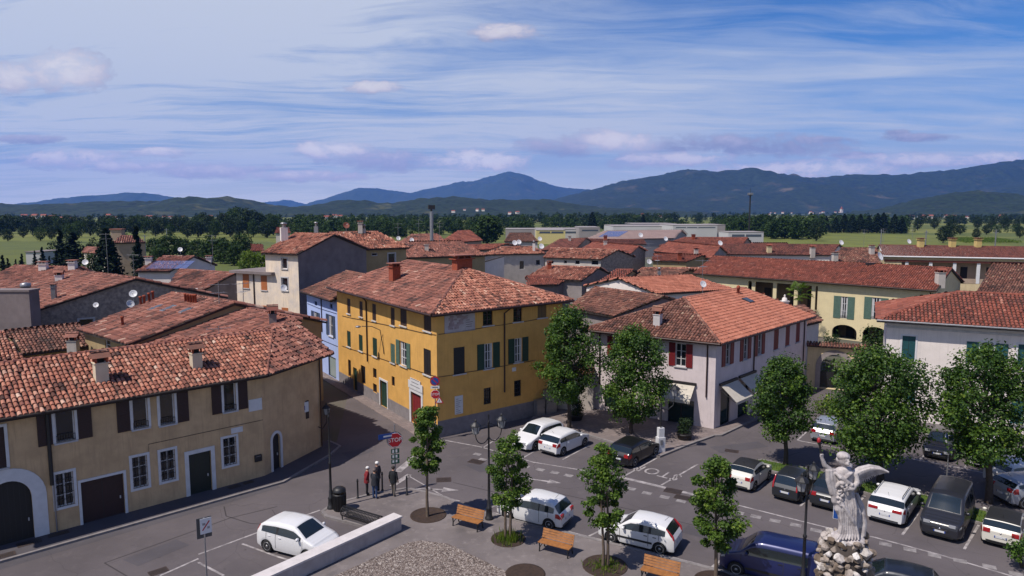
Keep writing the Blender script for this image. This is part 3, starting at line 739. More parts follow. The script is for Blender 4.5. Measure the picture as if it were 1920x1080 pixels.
b = MB(); wA.box(b, *[v for v in (wA.uz(466, 760)[0], wA.uz(491, 760)[0], wA.uz(478, 770)[1], wA.uz(478, 748)[1])], 0, .03, white_frame); b.build('plaque', beige.root)
b = MB(); wA.box(b, *[v for v in (wA.uz(433, 806)[0], wA.uz(455, 806)[0], wA.uz(444, 811)[1], wA.uz(444, 801)[1])], 0, .03, white_frame); b.build('name_plate', beige.root)
drainpipe(beige, [wA.pt(wA.uz(89, 800)[0], z, .09) for z in (ze, 4, 2.6)], .09, iron); drainpipe(beige, [wA.pt(wA.uz(92, 800)[0], z, .06) for z in (2.6, .1)], .035, metal_grey)
gutter(beige, E0+nA*.06-UP*.02, E1+nA*.06-UP*.02, .09, dark_wood); gutter(beige, E1-UP*.02+nB*.06, E2-UP*.02+nB*.06, .09, dark_wood)
drainpipe(beige, [A2+nB*.08+UP*z-uB*.05 for z in (ze, 3, .2)], .05)
b = MB(); 
for (x0, x1, y) in ((278, 497, 812), (360, 497, 795)): 
    pass
z1 = wA.uz(330, 822)[1]; u1 = wA.uz(278, 831)[0]; b.tube([wA.pt(u1, z1-.5, .02), wA.pt(u1, z1, .02), wA.pt(wA.L, z1+.02, .02)], .014, 4, iron); b.build('cable', beige.root)
beige.finish()
rbo = beige.roof_ob
def stack_at(house, pt, w, d, h, rz, sink=.5, **k): return chimney(house, Vector(pt)-UP*sink, w, d, h+sink, rz, roof_ob=house.roof_ob, **k)
angA = math.atan2(uA.y, uA.x); creamst = stucco('chimney_cream', (.62, .53, .40))
stack_at(beige, hit(E1, pnA, 190, 713), .62, .62, .95, angA, body=creamst, tm=roof_brown); stack_at(beige, hit(E1, pnA, 368, 688), .55, .55, .8, angA, body=creamst, tm=roof_brown)
# letter box by the arched door, sign lamp on the corner
m = thing('letter_box', 'black letter box on the beige wall beside the arched door', 'letter box', wA.pt(wA.L-.45, 1.35, .0)); b = MB(); wA.box(b, wA.L-.62, wA.L-.2, 1.15, 1.55, 0, .14, iron); b.build('box', m); b = MB(); wA.box(b, wA.L-.55, wA.L-.27, 1.46, 1.49, .14, .145, metal_grey); b.build('slot', m)

# ---------------------------------------------------------------- J: yellow corner house
w_yellow = stucco('yellow_wall', (.64, .362, .105), .16, .2)
plinth_g = mat('grey_plinth', (.22, .20, .21), .95, .25, 2.0, bump=.3)
C = P(821, 822); dL = (P(641, 718)-C).normalized(); dR_ = V(dL.y, -dL.x, 0); dR_ = dR_ if dR_.x > 0 else -dR_
rr = (P(1000, 771)-C).normalized(); dR_ = (dR_*.6+rr*.4).normalized()
LL, RRw = 20.4, 12.0
Lp = C+dL*LL; Rp = C+dR_*RRw
yel = House('house', 'three storey yellow corner house with a hipped tile roof', 'house', (C+Lp+Rp)/3)
ze = 9.32
wl = yel.wall(Lp, C, 0, ze+.1, w_yellow, plinth_g, 1.0); wr = yel.wall(C, Rp, 0, ze+.1, w_yellow, plinth_g, 1.25)
B4 = Lp+dR_*RRw; yel.wall(Rp, B4, 0, ze+.1, w_yellow); yel.wall(B4, Lp, 0, ze+.1, w_yellow)
o_ = .75; s_ = .37; EC = C-dL*o_-dR_*o_+UP*(ze-.15); EL = Lp+dL*.5-dR_*o_+UP*(ze-.15); ER = Rp-dL*o_+dR_*.6+UP*(ze-.15); EB = B4+dL*.5+dR_*.6+UP*(ze-.15)
hw = (RRw+o_+.6)/2; AP = C-dL*o_+dL*hw+dR_*(hw-o_)+UP*(ze-.15+s_*hw); AP2 = Lp+dL*.5+dR_*(hw-o_); AP2.z = AP.z; AP2 = AP2-dL*4.2
for k, pl in enumerate(([EL, EC, AP, AP2], [EC, ER, AP], [ER, EB, AP2, AP], [EB, EL, AP2])):
    tiles(yel.roofmb, pl, roof_old if k != 1 else roof_near, .25, .42, 20+k, .022, lichen=.25)
for a, b2 in ((EC, AP), (ER, AP), (AP, AP2), (EL, AP2), (EB, AP2)): ridge_caps(yel.roofmb, a, b2, roof_old, .42, .13, 5, .35 if a is EC else .5)
y_k = dict(panes=1, bars=0)
for px in ((651, 657, 560, 588), (674, 680, 565, 594), (698, 705, 570, 601), (732.5, 740, 577, 610), (750.5, 762.5, 580, 611), (794.5, 808.5, 590, 621)): wl.win(px, shut='closed', shm=brown_sh)
for px in ((651, 657.5, 621, 650), (673, 680, 628, 658), (699, 707, 634, 668)): wl.win(px, shut='closed', shm=green_sh)
wl.win((732.5, 740.5, 645, 680), shut='closed', shm=sage_sh)
wl.win((750, 763, 641, 686), shut='open', shm=sage_sh, sw=.62, panes=2, bars=2, cur=True); wl.win((794.5, 808, 655, 703), shut='closed', shm=dark_sh)
for px in ((653, 658, 675, 706), (677, 685, 686, 719), (699.5, 706, 691, 709), (699.5, 706.5, 720, 736), (734.5, 740, 706, 724)): wl.win(px, panes=1, bars=0, frame=brown_sh, sill=False)
wl.door((662.5, 669.5, 690, 733), m=green_sh, sw=.1, surround=None, planks=3); wl.door((713.5, 726.5, 715, 765), m=green_sh, sw=.16, surround=white_frame, planks=4)
redd = mat('red_door', (.21, .018, .022), .6, .2, 5)
od = wl.door((771.5, 790.5, 738, 796), m=redd, surround=white_frame, sw=.28, planks=6)
u0, u1 = wl.uz(769, 720)[0]-.15, wl.uz(791, 720)[0]+.25; zt = wl.uz(780, 714)[1]; zb_ = wl.uz(780, 738)[1]+.3
sg = thing('shop_sign', 'white board with faint lettering above the red door of the yellow house', 'sign', wl.pt((u0+u1)/2, zb_, .05)); b = MB(); wl.box(b, u0, u1, zb_, zt-.12, .055, .10, white_frame); b.build('board', sg)
b = MB(); wl.box(b, u0+.35, u1-.35, zt-.119, zt+.12, .055, .10, white_frame); b.build('crest', sg); b = MB()
for k, wd in enumerate((.8, .6, .7)): zz = zb_+.25+k*.26; wl.box(b, (u0+u1)/2-wd, (u0+u1)/2+wd, zz, zz+.05, .10, .104, metal_grey)
b.build('lettering', sg)
kk = dict(shm=dark_sh)
for px in ((905.5, 924, 580, 610), (962.5, 979, 575, 603)): wr.win(px, panes=2, bars=2, frame=brown_sh)
wr.win((1008, 1024.5, 569, 595.5), shut='closed', shm=mat('ochre_blind', (.16, .10, .04), .8))
wr.win((850.5, 871.5, 651, 701), shut='closed', shm=dark_sh)
wr.win((907.5, 924, 644, 691), shut='open', shm=green_sh, sw=.62, panes=2, bars=2, cur=True); wr.win((964, 979, 634, 679), shut='open', shm=green_sh, sw=.58, panes=2, bars=2, cur=True)
for px in ((907, 921, 727, 758), (964, 977.5, 713, 743)): wr.win(px, panes=1, bars=0, frame=dark_sh, sill=False, grille=True)
# plaques and the big faded board
def wall_board(w, px, name, label, cat, m, parts=None, d=.04):
    u0, u1, z0, z1 = w.rect(*px); t = thing(name, label, cat, w.pt((u0+u1)/2, z0, .02)); b = MB(); w.box(b, u0, u1, z0, z1, .006, d, m); b.build('panel', t)
    return t, u0, u1, z0, z1
posterm = mat('faded_board', (.42, .39, .41), .9, .15, .9, (.30, .27, .29))
t, u0, u1, z0, z1 = wall_board(wr, (833, 890, 573, 621), 'billboard', 'big faded white board with a worn plan under the eaves of the yellow house', 'billboard', posterm)
b = MB(); rnd = random.Random(4); wd = u1-u0; ht = z1-z0
for k in range(9): zz = z1-.35-k*.16; wr.box(b, u0+wd*.70, u0+wd*(.74+rnd.random()*.20), zz, zz+.06, .04, .044, mat('faded_ink', (.20, .18, .19), .9))
wr.box(b, u0+wd*.06, u0+wd*.40, z1-.22, z1-.12, .04, .044, M['faded_ink']); b.build('lettering', t)
b = MB(); inkp = mat('faded_print', (.33, .26, .28), .9, .3, 3)
for k in range(26):
    a, c = u0+wd*(.08+.5*rnd.random()), z0+ht*(.08+.6*rnd.random()); wr.box(b, a, a+.15+rnd.random()*.35, c, c+.08+rnd.random()*.3, .04, .0415+k*.0003, inkp)
b.build('worn_print', t)
b = MB(); wr.box(b, u0+wd*.665, u0+wd*.675, z0, z1, .04, .046, metal_grey); wr.box(b, u0, u1, z0-.05, z0, .006, .06, metal_grey); b.build('frame', t)
t, u0, u1, z0, z1 = wall_board(wr, (852.5, 867.5, 742, 776), 'notice_board', 'narrow white notice panel low on the shaded yellow wall', 'notice board', white_frame)
b = MB()
for k in range(8): zz = z1-.25-k*.15; wr.box(b, u0+.1, u1-.1-rnd.random()*.3, zz, zz+.05, .04, .044, metal_grey)
b.build('lettering', t)
t, *_ = wall_board(wr, (960, 967, 689, 696), 'house_number_plate', 'small square white plate on the yellow wall below a green shuttered window', 'plate', white_frame)
for (w, x, y0, y1) in ((wr, 945, 560, 735), (wl, 689, 560, 677)):
    ua = w.uz(x, (y0+y1)/2)[0]; zb_ = w.uz(x, y1)[1]
    drainpipe(yel, [w.pt(ua+.3, ze-.2, o_-.1), w.pt(ua, ze-.7, .08), w.pt(ua, zb_, .08)], .06)
for a, b2, w in ((EC, ER, wr), (EL, EC, wl)): gutter(yel, a+w.n*.08-UP*.03, b2+w.n*.08-UP*.03, .08)
# thin string courses and hanging cables
for w, ys in ((wl, ((642, 648.5, 821, 707), (642, 592, 821, 629))), (wr, ((822, 707, 1004, 675), (822, 627, 1010, 598)))):
    for (x0, y0, x1, y1) in ys:
        b = MB(); a, c = w.uz(x0, y0), w.uz(x1, y1); N = 8
        pts = [w.pt(max(0.05, min(w.L-.05, a[0]+(c[0]-a[0])*k/N)), a[1]+(c[1]-a[1])*k/N-.03*(k % 2), .025) for k in range(N+1)]; b.tube(pts, .022, 4, pipe_brown); b.build('cable', yel.root)
yel.finish()
angY = math.atan2(dR_.y, dR_.x)
pL = V(dR_.x*-s_, dR_.y*-s_, 1).normalized()
stack_at(yel, hit(EC, pL, 740, 519), .75, .75, .85, angY, body=brick_red, cap='slab'); stack_at(yel, AP+dL*.3, 1.5, .8, .75, angY, sink=.9, body=brick_red, cap='slab')
# street lamp on a bracket on the yellow wall
ub, zb_ = wl.uz(720, 650); la = thing('wall_lamp', 'thin street lamp on a curved bracket high on the lit yellow wall', 'street lamp', wl.pt(ub, zb_, 0)); b = MB()
zt_ = wl.uz(713, 610)[1]; pts = [wl.pt(ub+.1, wl.uz(722, 664)[1], .06), wl.pt(ub, zb_, .08), wl.pt(ub-.15, zt_-.3, .25), wl.pt(ub-.6, zt_, .8), wl.pt(ub-1.0, zt_+.02, 1.5)]; b.tube(pts, .035, 6, iron); b.build('bracket', la)
b = MB(); b.ball(wl.pt(ub-1.15, zt_-.02, 1.75), .16, metal_grey, sc=(1.5, 1.5, .6)); b.build('lamp_head', la)

# ---------------------------------------------------------------- K: pink-grey house with red shutters
w_pink = stucco('mauve_wall', (.62, .545, .56), .12, .18)
C2 = P(1338, 807); L2 = P(1105, 766.5); ze = 6.85; R2 = P(1514, 588, 6.95); R2.z = 0
pink = House('house', 'mauve grey two storey corner house with red shutters and shop awnings', 'house', (C2+L2+R2)/3)
pl = pink.wall(L2, C2, 0, ze, w_pink); pr = pink.wall(C2, R2, 0, ze, w_pink)
d1 = (L2-C2).normalized(); d2 = (R2-C2).normalized(); B2_ = L2+d2*(R2-C2).length; pink.wall(R2, B2_, 0, ze, w_pink); pink.wall(B2_, L2, 0, ze, w_pink)
o2 = .6; EC = C2-(d1+d2)*o2*.95+UP*(ze-.15); EL = L2+d1*.4-d2*o2+UP*(ze-.15); ER = R2+d2*.3-d1*o2+UP*(ze-.15); EB = B2_+(d1+d2)*.3+UP*(ze-.15)
# ridge parallel to the long right face
n2 = V(d2.y, -d2.x, 0); n2 = n2 if n2.dot(d1) > 0 else -n2; s2 = .375
pn2 = V(-n2.x*s2, -n2.y*s2, 1).normalized(); ap = hit(EC, pn2, 1283, 560); half = (ap-EC).dot(n2); ap2 = ap+d2*((hit(EC, pn2, 1369, 546)-ap).dot(d2)+3.0); ap2.z = ap.z
tiles(pink.roofmb, [EC, ER, ap2, ap], roof_new, .26, .40, 31, .008, lichen=.1)
tiles(pink.roofmb, [EL, EC, ap], roof_brown, .24, .40, 32, .014, lichen=.15)
tiles(pink.roofmb, [ER, EB, ap2], roof_new, .4, .5, 33); tiles(pink.roofmb, [EB, EL, ap, ap2], roof_brown, .3, .5, 34)
for a, b2 in ((EC, ap), (ap, ap2), (EL, ap), (ER, ap2)): ridge_caps(pink.roofmb, a, b2, roof_brown if a is not ap else roof_new, .42, .12, 6)
rk = dict(shm=red_sh, shut='open', frame=pale_stone, panes=2, bars=2)
pl.win((1266.5, 1286.5, 644, 687), sw=.5, **rk); pl.win((1150, 1170, 632, 668), sw=.5, **rk)
for px in ((1359.5, 1369, 642, 684), (1393, 1402, 634, 674), (1420, 1428, 627, 665)): pr.win(px, sw=.52, **rk)
for px in ((1451, 1460, 617.5, 655), (1473, 1481, 612, 648), (1492.5, 1500, 606, 641)): pr.win(px, shut='closed', shm=red_sh)
pr.win((1420, 1428, 703, 713), frame=dark_sh, panes=1, bars=0, sill=False)
shopf = dark_sh; shop_glass = mat('shop_glass', (.012, .028, .028), .05, spec=.7)
pl.win((1252, 1301, 749, 794), frame=shopf, panes=2, bars=0, sill=False, pane=shop_glass, name='shop_window')
pr.win((1351, 1369, 727, 795), frame=shopf, panes=1, bars=0, sill=False, pane=shop_glass, name='shop_window'); pr.win((1384, 1403, 716, 780), frame=shopf, panes=1, bars=0, sill=False, pane=shop_glass, name='shop_window')
pl.win((1134, 1160, 722, 765), frame=shopf, panes=2, bars=0, sill=False, pane=shop_glass, name='shop_window')
canvas = mat('awning_canvas', (.50, .46, .40), .9, .12, 4)
def awning(house, w, u0, u1, z, drop, out, m=canvas):
    b = MB(); N = 5
    for k in range(N):
        a, c = k/N, (k+1)/N
        b.prism([w.pt(u0, z-drop*a, .1+out*a), w.pt(u1, z-drop*a, .1+out*a), w.pt(u1, z-drop*c, .1+out*c), w.pt(u0, z-drop*c, .1+out*c)], UP*.012+w.n*.0, m)
    b.prism([w.pt(u0, z-drop, .1+out), w.pt(u1, z-drop, .1+out), w.pt(u1, z-drop-.2, .1+out+.01), w.pt(u0, z-drop-.2, .1+out+.01)], w.n*.012, m)
    o = b.build('awning', house.root)
    c = MB(); w.box(c, u0-.08, u1+.08, z-.02, z+.16, 0, .18, dark_sh)
    for uu in (u0+.05, u1-.09): c.tube([w.pt(uu, z-.35, .05), w.pt(uu, z-drop-.05, out)], .02, 5, iron)
    c.build('awning_frame', o); return o
u0, zt = pl.uz(1247, 722); u1, _ = pl.uz(1304, 722); awning(pink, pl, u0, u1, pl.uz(1275, 718)[1], 1.0, 1.1)
za = pr.uz(1351, 722)[1]; awning(pink, pr, pr.uz(1349, 722)[0], pr.uz(1383, 710)[0]-.3, za, 1.05, 1.3); awning(pink, pr, pr.uz(1384, 710)[0]+.1, pr.uz(1414, 702)[0], za+.02, 1.05, 1.3)
for (w, x, y0, y1) in ((pl, 1326, 640, 745), (pl, 1125, 620, 720), (pr, 1413, 610, 703), (pr, 1506, 600, 682)):
    ua = min(w.L-.12, w.uz(x, (y0+y1)/2)[0]); drainpipe(pink, [w.pt(ua+.1, ze-.15, .5), w.pt(ua, ze-.5, .08), w.pt(ua, w.uz(x, y1)[1], .08)], .055)
gutter(pink, EL-d2*.06-UP*.03, EC-d2*.06-UP*.03, .08); gutter(pink, EC-d1*.06-UP*.03, ER-d1*.06-UP*.03, .08)
pink.finish(); pink.A, pink.pn = EC, pn2
n3 = V(d1.y, -d1.x, 0); n3 = n3 if n3.dot(d2) > 0 else -n3
hp = (ap-EC); nh = ((EL-EC).cross(ap-EC)).normalized()
stack_at(pink, hit(EC, nh, 1233, 610), .55, .55, .85, math.atan2(d1.y, d1.x), body=mat('white_stack', (.5, .48, .48), .9, .15), tm=roof_brown)
sp_ = hit(EC, pn2, 1402, 565); b = MB(); ax = d2; ay = n2+UP*s2; ay.normalize()
b.frame_box(sp_+pn2*.02, ax, ay, pn2, -.5, .5, -.45, .45, 0, .14, dark_sh); b.frame_box(sp_+pn2*.16, ax, ay, pn2, -.42, .42, -.38, .38, 0, .01, glass); sk = b.build('skylight', pink.roof_ob)
pp = hit(EC, pn2, 1384, 552); b = MB(); b.lathe(pp-UP*.2, [(.13, 0), (.13, .7), (.17, .72), (.17, .95), (.05, 1.05)], 10, brick_red); b.build('flue', pink.roof_ob)

# ---------------------------------------------------------------- I: blue house squeezed between cream and yellow
w_blue = stucco('blue_wall', (.38, .47, .76), .1, .12)
bl1 = Lp+dL*.02; bl0 = P(556, 556, 8.05); bl0.z = 0; u_ = (bl1-bl0).normalized(); bl0 = bl1-dL*-1*0+dL*9.3
blue = House('house', 'narrow light blue house with slate shutters beside the yellow house', 'house', (bl0+bl1)/2+dR_*4)
ze = 8.0; wb_ = blue.wall(bl0, bl1, 0, ze+.1, w_blue); bb0, bb1 = bl0+dR_*9, bl1+dR_*9
blue.wall(bl1, bb1, 0, ze, w_blue); blue.wall(bb1, bb0, 0, ze, w_blue); blue.wall(bb0, bl0, 0, ze, w_blue)
e0, e1 = bl0-dR_*.6+UP*(ze-.1)+dL*.1, bl1-dR_*.6+UP*(ze-.1)-dL*.0; sB = .36; g0, g1 = e0+dR_*5.2+UP*5.2*sB, e1+dR_*5.2+UP*5.2*sB; h0, h1 = e0+dR_*10.2, e1+dR_*10.2
tiles(blue.roofmb, [e0, e1, g1, g0], roof_brown, .25, .42, 41, .02, lichen=.3); tiles(blue.roofmb, [h1, h0, g0, g1], roof_brown, .4, .6, 42); ridge_caps(blue.roofmb, g0, g1, roof_brown)
for px in ((564, 573, 581, 616), (588, 597, 585, 623), (616, 625, 591, 630)): wb_.win(px, shut='open', shm=slate_sh, sw=.55, panes=2, bars=1, cur=True, frame=pale_stone)
for x, y in ((567, 566), (592, 569), (621, 574)): wb_.win((x-2.5, x+2.5, y-4, y+4), panes=1, bars=0, sill=False, frame=slate_sh)
wb_.win((616, 630, 669, 709), panes=1, bars=0, frame=dark_sh, pane=mat('frosted_glass', (.25, .30, .30), .2), sill=False, name='shop_window')
drainpipe(blue, [wb_.pt(wb_.uz(604, 590)[0], z, .07) for z in (ze, 5, 4.2)], .05)
for yy in (577, 634):
    b = MB(); z_ = wb_.uz(600, yy)[1]; b.tube([wb_.pt(.2, z_, .03), wb_.pt(4, z_-.08, .03), wb_.pt(wb_.L-.1, z_, .03)], .02, 4, iron); b.build('cable', blue.root)
gutter(blue, e0-dR_*.06, e1-dR_*.06, .07); blue.finish()

# ---------------------------------------------------------------- O: white house at the right edge
OB = P(1664, 599, 7.9); OB.z = 0; dO = P(1920, 615, 7.9); dO.z = 0; uO = (dO-OB).normalized(); OE = OB+uO*16; nO = V(uO.y, -uO.x, 0)
whi = House('house', 'white house with teal shutters behind the car park trees on the right', 'house', (OB+OE)/2)
ze = 7.9; wo = whi.wall(OB, OE, 0, ze, w_white); ob, oe = OB-nO*10, OE-nO*10
whi.wall(OE, oe, 0, ze, w_white); whi.wall(oe, ob, 0, ze, w_white); whi.wall(ob, OB, 0, ze, w_white)
b = MB(); wo.box(b, -.12, wo.L, ze-.62, ze-.46, 0, .10, pale_stone); wo.box(b, -.2, wo.L, ze-.30, ze-.04, 0, .22, white_frame); b.build('cornice', whi.root)
q = .75; e0, e1 = OB+nO*q-uO*q+UP*(ze), OE+nO*q+UP*ze; pno = V(nO.x*.37, nO.y*.37, 1).normalized(); t0 = hit(e0, pno, 1795, 548); dd = -(t0-e0).dot(nO); t1 = e1-nO*dd; t1.z = t0.z
k0 = ob-nO*q-uO*q+UP*ze; k1 = oe-nO*q+UP*ze
tiles(whi.roofmb, [e0, e1, t1, t0], roof_red, .27, .42, 51, .010, lichen=.15); tiles(whi.roofmb, [k0, e0, t0], roof_red, .27, .42, 52); tiles(whi.roofmb, [k1, k0, t0, t1], roof_red, .4, .6, 53)
ridge_caps(whi.roofmb, e0, t0, roof_red); ridge_caps(whi.roofmb, t0, t1, roof_red)
tk = dict(shm=teal_sh, surround=white_frame)
wo.win((1691, 1716, 630, 675), shut='closed', **tk); wo.win((1698, 1715, 720, 755), shut='closed', **tk); wo.win((1838, 1862, 643, 681), shut='open', sw=.75, panes=2, **tk); wo.win((1908, 1932, 646, 690), shut='closed', **tk)
wo.win((1790, 1815, 735, 780), shut='closed', **tk); wo.win((1895, 1920, 750, 795), shut='closed', **tk)
gutter(whi, e0+nO*.05, e1+nO*.05, .08, metal_grey); whi.finish()

# ---------------------------------------------------------------- N: long cream house with arches behind the pink one
w_cr2 = stucco('butter_wall', (.62, .53, .33), .1, .12)
lon = gable_house('house', 'long cream house with sage shutters and arched porch behind the gateway', (1300, 512.5), (1757, 545), (1792, 495), (1328, 487), 7.2, .33, w_cr2, roof_red, over=.7, su=.27, sv=.45, seed=61, lichen=.1, jit=.006)
fw = lon.front
for px in ((1576, 1589, 556, 597), (1634, 1651, 558, 599), (1697, 1714, 561, 581)): fw.win(px, shut='open', shm=sage_sh, sw=.85, panes=2, bars=2, cur=True, rail=True, sill=False)
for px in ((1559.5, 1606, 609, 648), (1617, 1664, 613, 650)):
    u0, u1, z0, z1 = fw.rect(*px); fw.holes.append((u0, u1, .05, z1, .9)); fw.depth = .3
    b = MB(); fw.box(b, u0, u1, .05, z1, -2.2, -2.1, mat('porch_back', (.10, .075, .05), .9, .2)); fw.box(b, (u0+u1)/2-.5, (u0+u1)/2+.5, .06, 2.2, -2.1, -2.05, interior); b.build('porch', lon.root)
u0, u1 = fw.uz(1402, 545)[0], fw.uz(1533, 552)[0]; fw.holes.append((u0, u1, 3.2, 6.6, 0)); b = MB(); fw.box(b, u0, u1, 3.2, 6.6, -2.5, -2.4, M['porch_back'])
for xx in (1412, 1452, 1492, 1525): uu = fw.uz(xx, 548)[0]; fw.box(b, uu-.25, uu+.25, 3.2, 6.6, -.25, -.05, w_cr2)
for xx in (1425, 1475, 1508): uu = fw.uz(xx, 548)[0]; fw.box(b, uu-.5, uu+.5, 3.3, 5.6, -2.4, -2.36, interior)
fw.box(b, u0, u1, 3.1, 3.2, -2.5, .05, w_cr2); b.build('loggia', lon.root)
drainpipe(lon, [fw.pt(fw.L-.5, 6.9, .5), fw.pt(fw.L-.4, 6.4, .07), fw.pt(fw.L-.4, .2, .07)], .06); gutter(lon, lon.A-UP*.05, lon.B-UP*.05, .08)
lon.finish()
stack_at(lon, on_roof(lon, 1762, 532), .8, .8, 1.3, 0, body=w_pale, tm=roof_red); 
b = MB(); q = on_roof(lon, 1633, 497); b.frame_box(q, V(1, 0, 0), V(0, 1, 0), UP, -.6, .6, -.3, .3, 0, .3, dark_sh); b.build('skylight', lon.roof_ob)

# gateway: wall with a big arch and a tile coping
gw0, gw1 = P(1511, 726), P(1618, 735); gate = House('gateway', 'cream gateway wall with a big grey stone arch and tiled coping', 'gateway', (gw0+gw1)/2)
gw = gate.wall(gw0, gw1, 0, 4.0, w_cream, depth=.5); gwb = gate.wall(gw1-gw.n*.5, gw0-gw.n*.5, 0, 4.0, w_cream)
u0, u1, z0, z1 = gw.rect(1538, 1591, 665, 728); ar = (u1-u0)/2; gw.holes.append((u0, u1, .01, z1, ar)); gwb.holes.append((gw.L-u1, gw.L-u0, .01, z1, ar)); gwb.depth = .01
b = MB(); zs = z1-ar; arch_ring(b, gw, (u0+u1)/2, zs, ar, ar, .42, .06, grey_render); gw.box(b, u0-.42, u0, 0, zs, -.05, .06, grey_render); gw.box(b, u1, u1+.42, 0, zs, -.05, .06, grey_render); b.build('stone_arch', gate.root)
b = MB(); 
for k in range(9): uu = u0+.12+k*(u1-u0)/2/9*.9; gw.box(b, uu, uu+.04, .1, 2.7, -.6, -.56, iron)
gw.box(b, u0, (u0+u1)/2, 2.5, 2.58, -.61, -.55, iron); gw.box(b, u0, (u0+u1)/2, .3, 1.5, -.60, -.57, iron); b.build('iron_gate', gate.root)
for s_a in (1, -1):
    a, c = gw.pt(-.1, 3.98, .3 if s_a > 0 else -.8), gw.pt(gw.L+.1, 3.98, .3 if s_a > 0 else -.8); r0, r1 = gw.pt(-.1, 4.2, -.25), gw.pt(gw.L+.1, 4.2, -.25)
    tiles(gate.roofmb, [a, c, r1, r0], roof_brown, .25, .4, 70, .01, deck=.08)
gate.finish()
# white gable with bell-shaped finial behind the pink house
wg = gable_house('house', 'low white outhouse with a pointed finial wedged beside the red shuttered house', (1471, 566), (1500, 572), (1541, 601), (1508, 575), 5.9, -.05, w_white, roof_brown, seed=75) if False else None
# ================================================================ the town behind
HG = 'tiled houses of the old town'
def gw(*a, **k): k.setdefault('group', HG); return gable_house('house', *a, **k)
# ---- left: low roofs between the beige house and the rubble gable
B1 = gw('house with a broad weathered roof, three skylights and red flue pots', (146, 618.5), (240, 646), (441, 569), (323, 549), 6.9, .30, w_ochre, roof_old, seed=101, jit=.02)
w = B1.front; w.win((197, 207, 638, 656), panes=1, bars=1, sill=False); w.win((226, 232, 652, 659), panes=1, bars=0, sill=False); B1.finish()
ayB = (B1.Lr-B1.A).normalized(); axB = (B1.B-B1.A).normalized()
for (x, y) in ((292, 579), (316, 580.5), (350, 584)):
    q = on_roof(B1, x, y); b = MB(); b.frame_box(q, axB, ayB, B1.pn, -.35, .35, -.6, .6, 0, .15, metal_grey); b.frame_box(q+B1.pn*.15, axB, ayB, B1.pn, -.28, .28, -.5, .5, 0, .012, glass); b.build('skylight', B1.roof_ob)
for k, (x, y) in enumerate(((264, 573), (271, 571), (280, 566.5), (287, 563), (348, 568), (353, 569), (358, 570), (363, 570), (367, 570), (230, 612))):
    q = on_roof(B1, x, y); b = MB(); b.lathe(q-UP*.2, [(.11, 0), (.10, .85), (.14, .87), (.14, 1.0), (.04, 1.02)], 8, brick_red); b.build('flue_pot', B1.roof_ob)
B2 = gw('house with a faded roof tucked behind the ridge of the beige house', (248, 654), (348, 694), (548, 600), (446, 574), 6.5, .26, w_ochre, roof_old, seed=102, jit=.024, bf=.08)
tiles(B2.roofmb, [E2+UP*.02, B2.R+UP*.02, RT+UP*.02], roof_old, .27, .44, 6, .03, lichen=.2); tiles(B2.roofmb, [B2.R+UP*.01, B2.R-(B2.R-B2.B)*.6, RT+UP*.01], roof_old, .27, .44, 7, .03)
w_ = B2.wall(A2+uB*.25+inA*.2, V(B2.R.x, B2.R.y, 0), 0, 6.4, w_beige); w_.top = [(0, 6.4), (w_.L, 6.4), (w_.L, B2.R.z-.2)]; B2.finish()
q = hit(B2.A, B2.pn, 512, 608); stack_at(B2, q, .5, .5, .7, .3, body=dark_render, tm=roof_dark)
C1 = gw('low house with an ochre back wall under a dark speckled roof', (46, 664), (178, 648), (152, 610), (8, 618), 5.6, .30, w_ochre, roof_brown, seed=103, su=.26, sv=.42); C1.front.win((66, 92, 671, 680), panes=2, bars=0, sill=False); C1.finish()
stack_at(C1, hit(C1.A, C1.pn, 138, 658)-UP*.2, .7, .55, 1.0, .1, body=w_pale, tm=roof_old)
C2h = gw('low house with an orange roof at the left edge of the picture', (-70, 690), (48, 676), (6, 622), (-110, 634), 5.4, .30, w_ochre, roof_near, seed=104, su=.26, sv=.42); C2h.finish()
D = gw('long barn-like house with a rubble stone gable', (-60, 557), (61, 584), (249, 525), (150, 507), 7.2, .30, stone_wall, roof_old, seed=105, jit=.02)
D.right.win((148, 176, 598, 611), panes=1, bars=0, sill=False, surround=pale_stone); D.finish()
stack_at(D, on_roof(D, 102, 562), .38, .38, 1.2, .2, body=metal_grey, cap='slab'); stack_at(D, on_roof(D, 112, 527), .7, .55, .6, .2, body=w_white, tm=roof_old)
E_ = gw('house with a wide old roof at the far left behind the rubble gable', (-70, 545), (96, 553), (146, 504), (34, 496), 6.9, .28, w_tan, roof_old, seed=106, jit=.02); E_.finish()
stack_at(E_, on_roof(E_, 82, 507), .9, .7, .8, .1, body=w_white, cap='slab'); stack_at(E_, on_roof(E_, 137, 506), .8, .8, .9, .1, body=w_white, cap='slab')
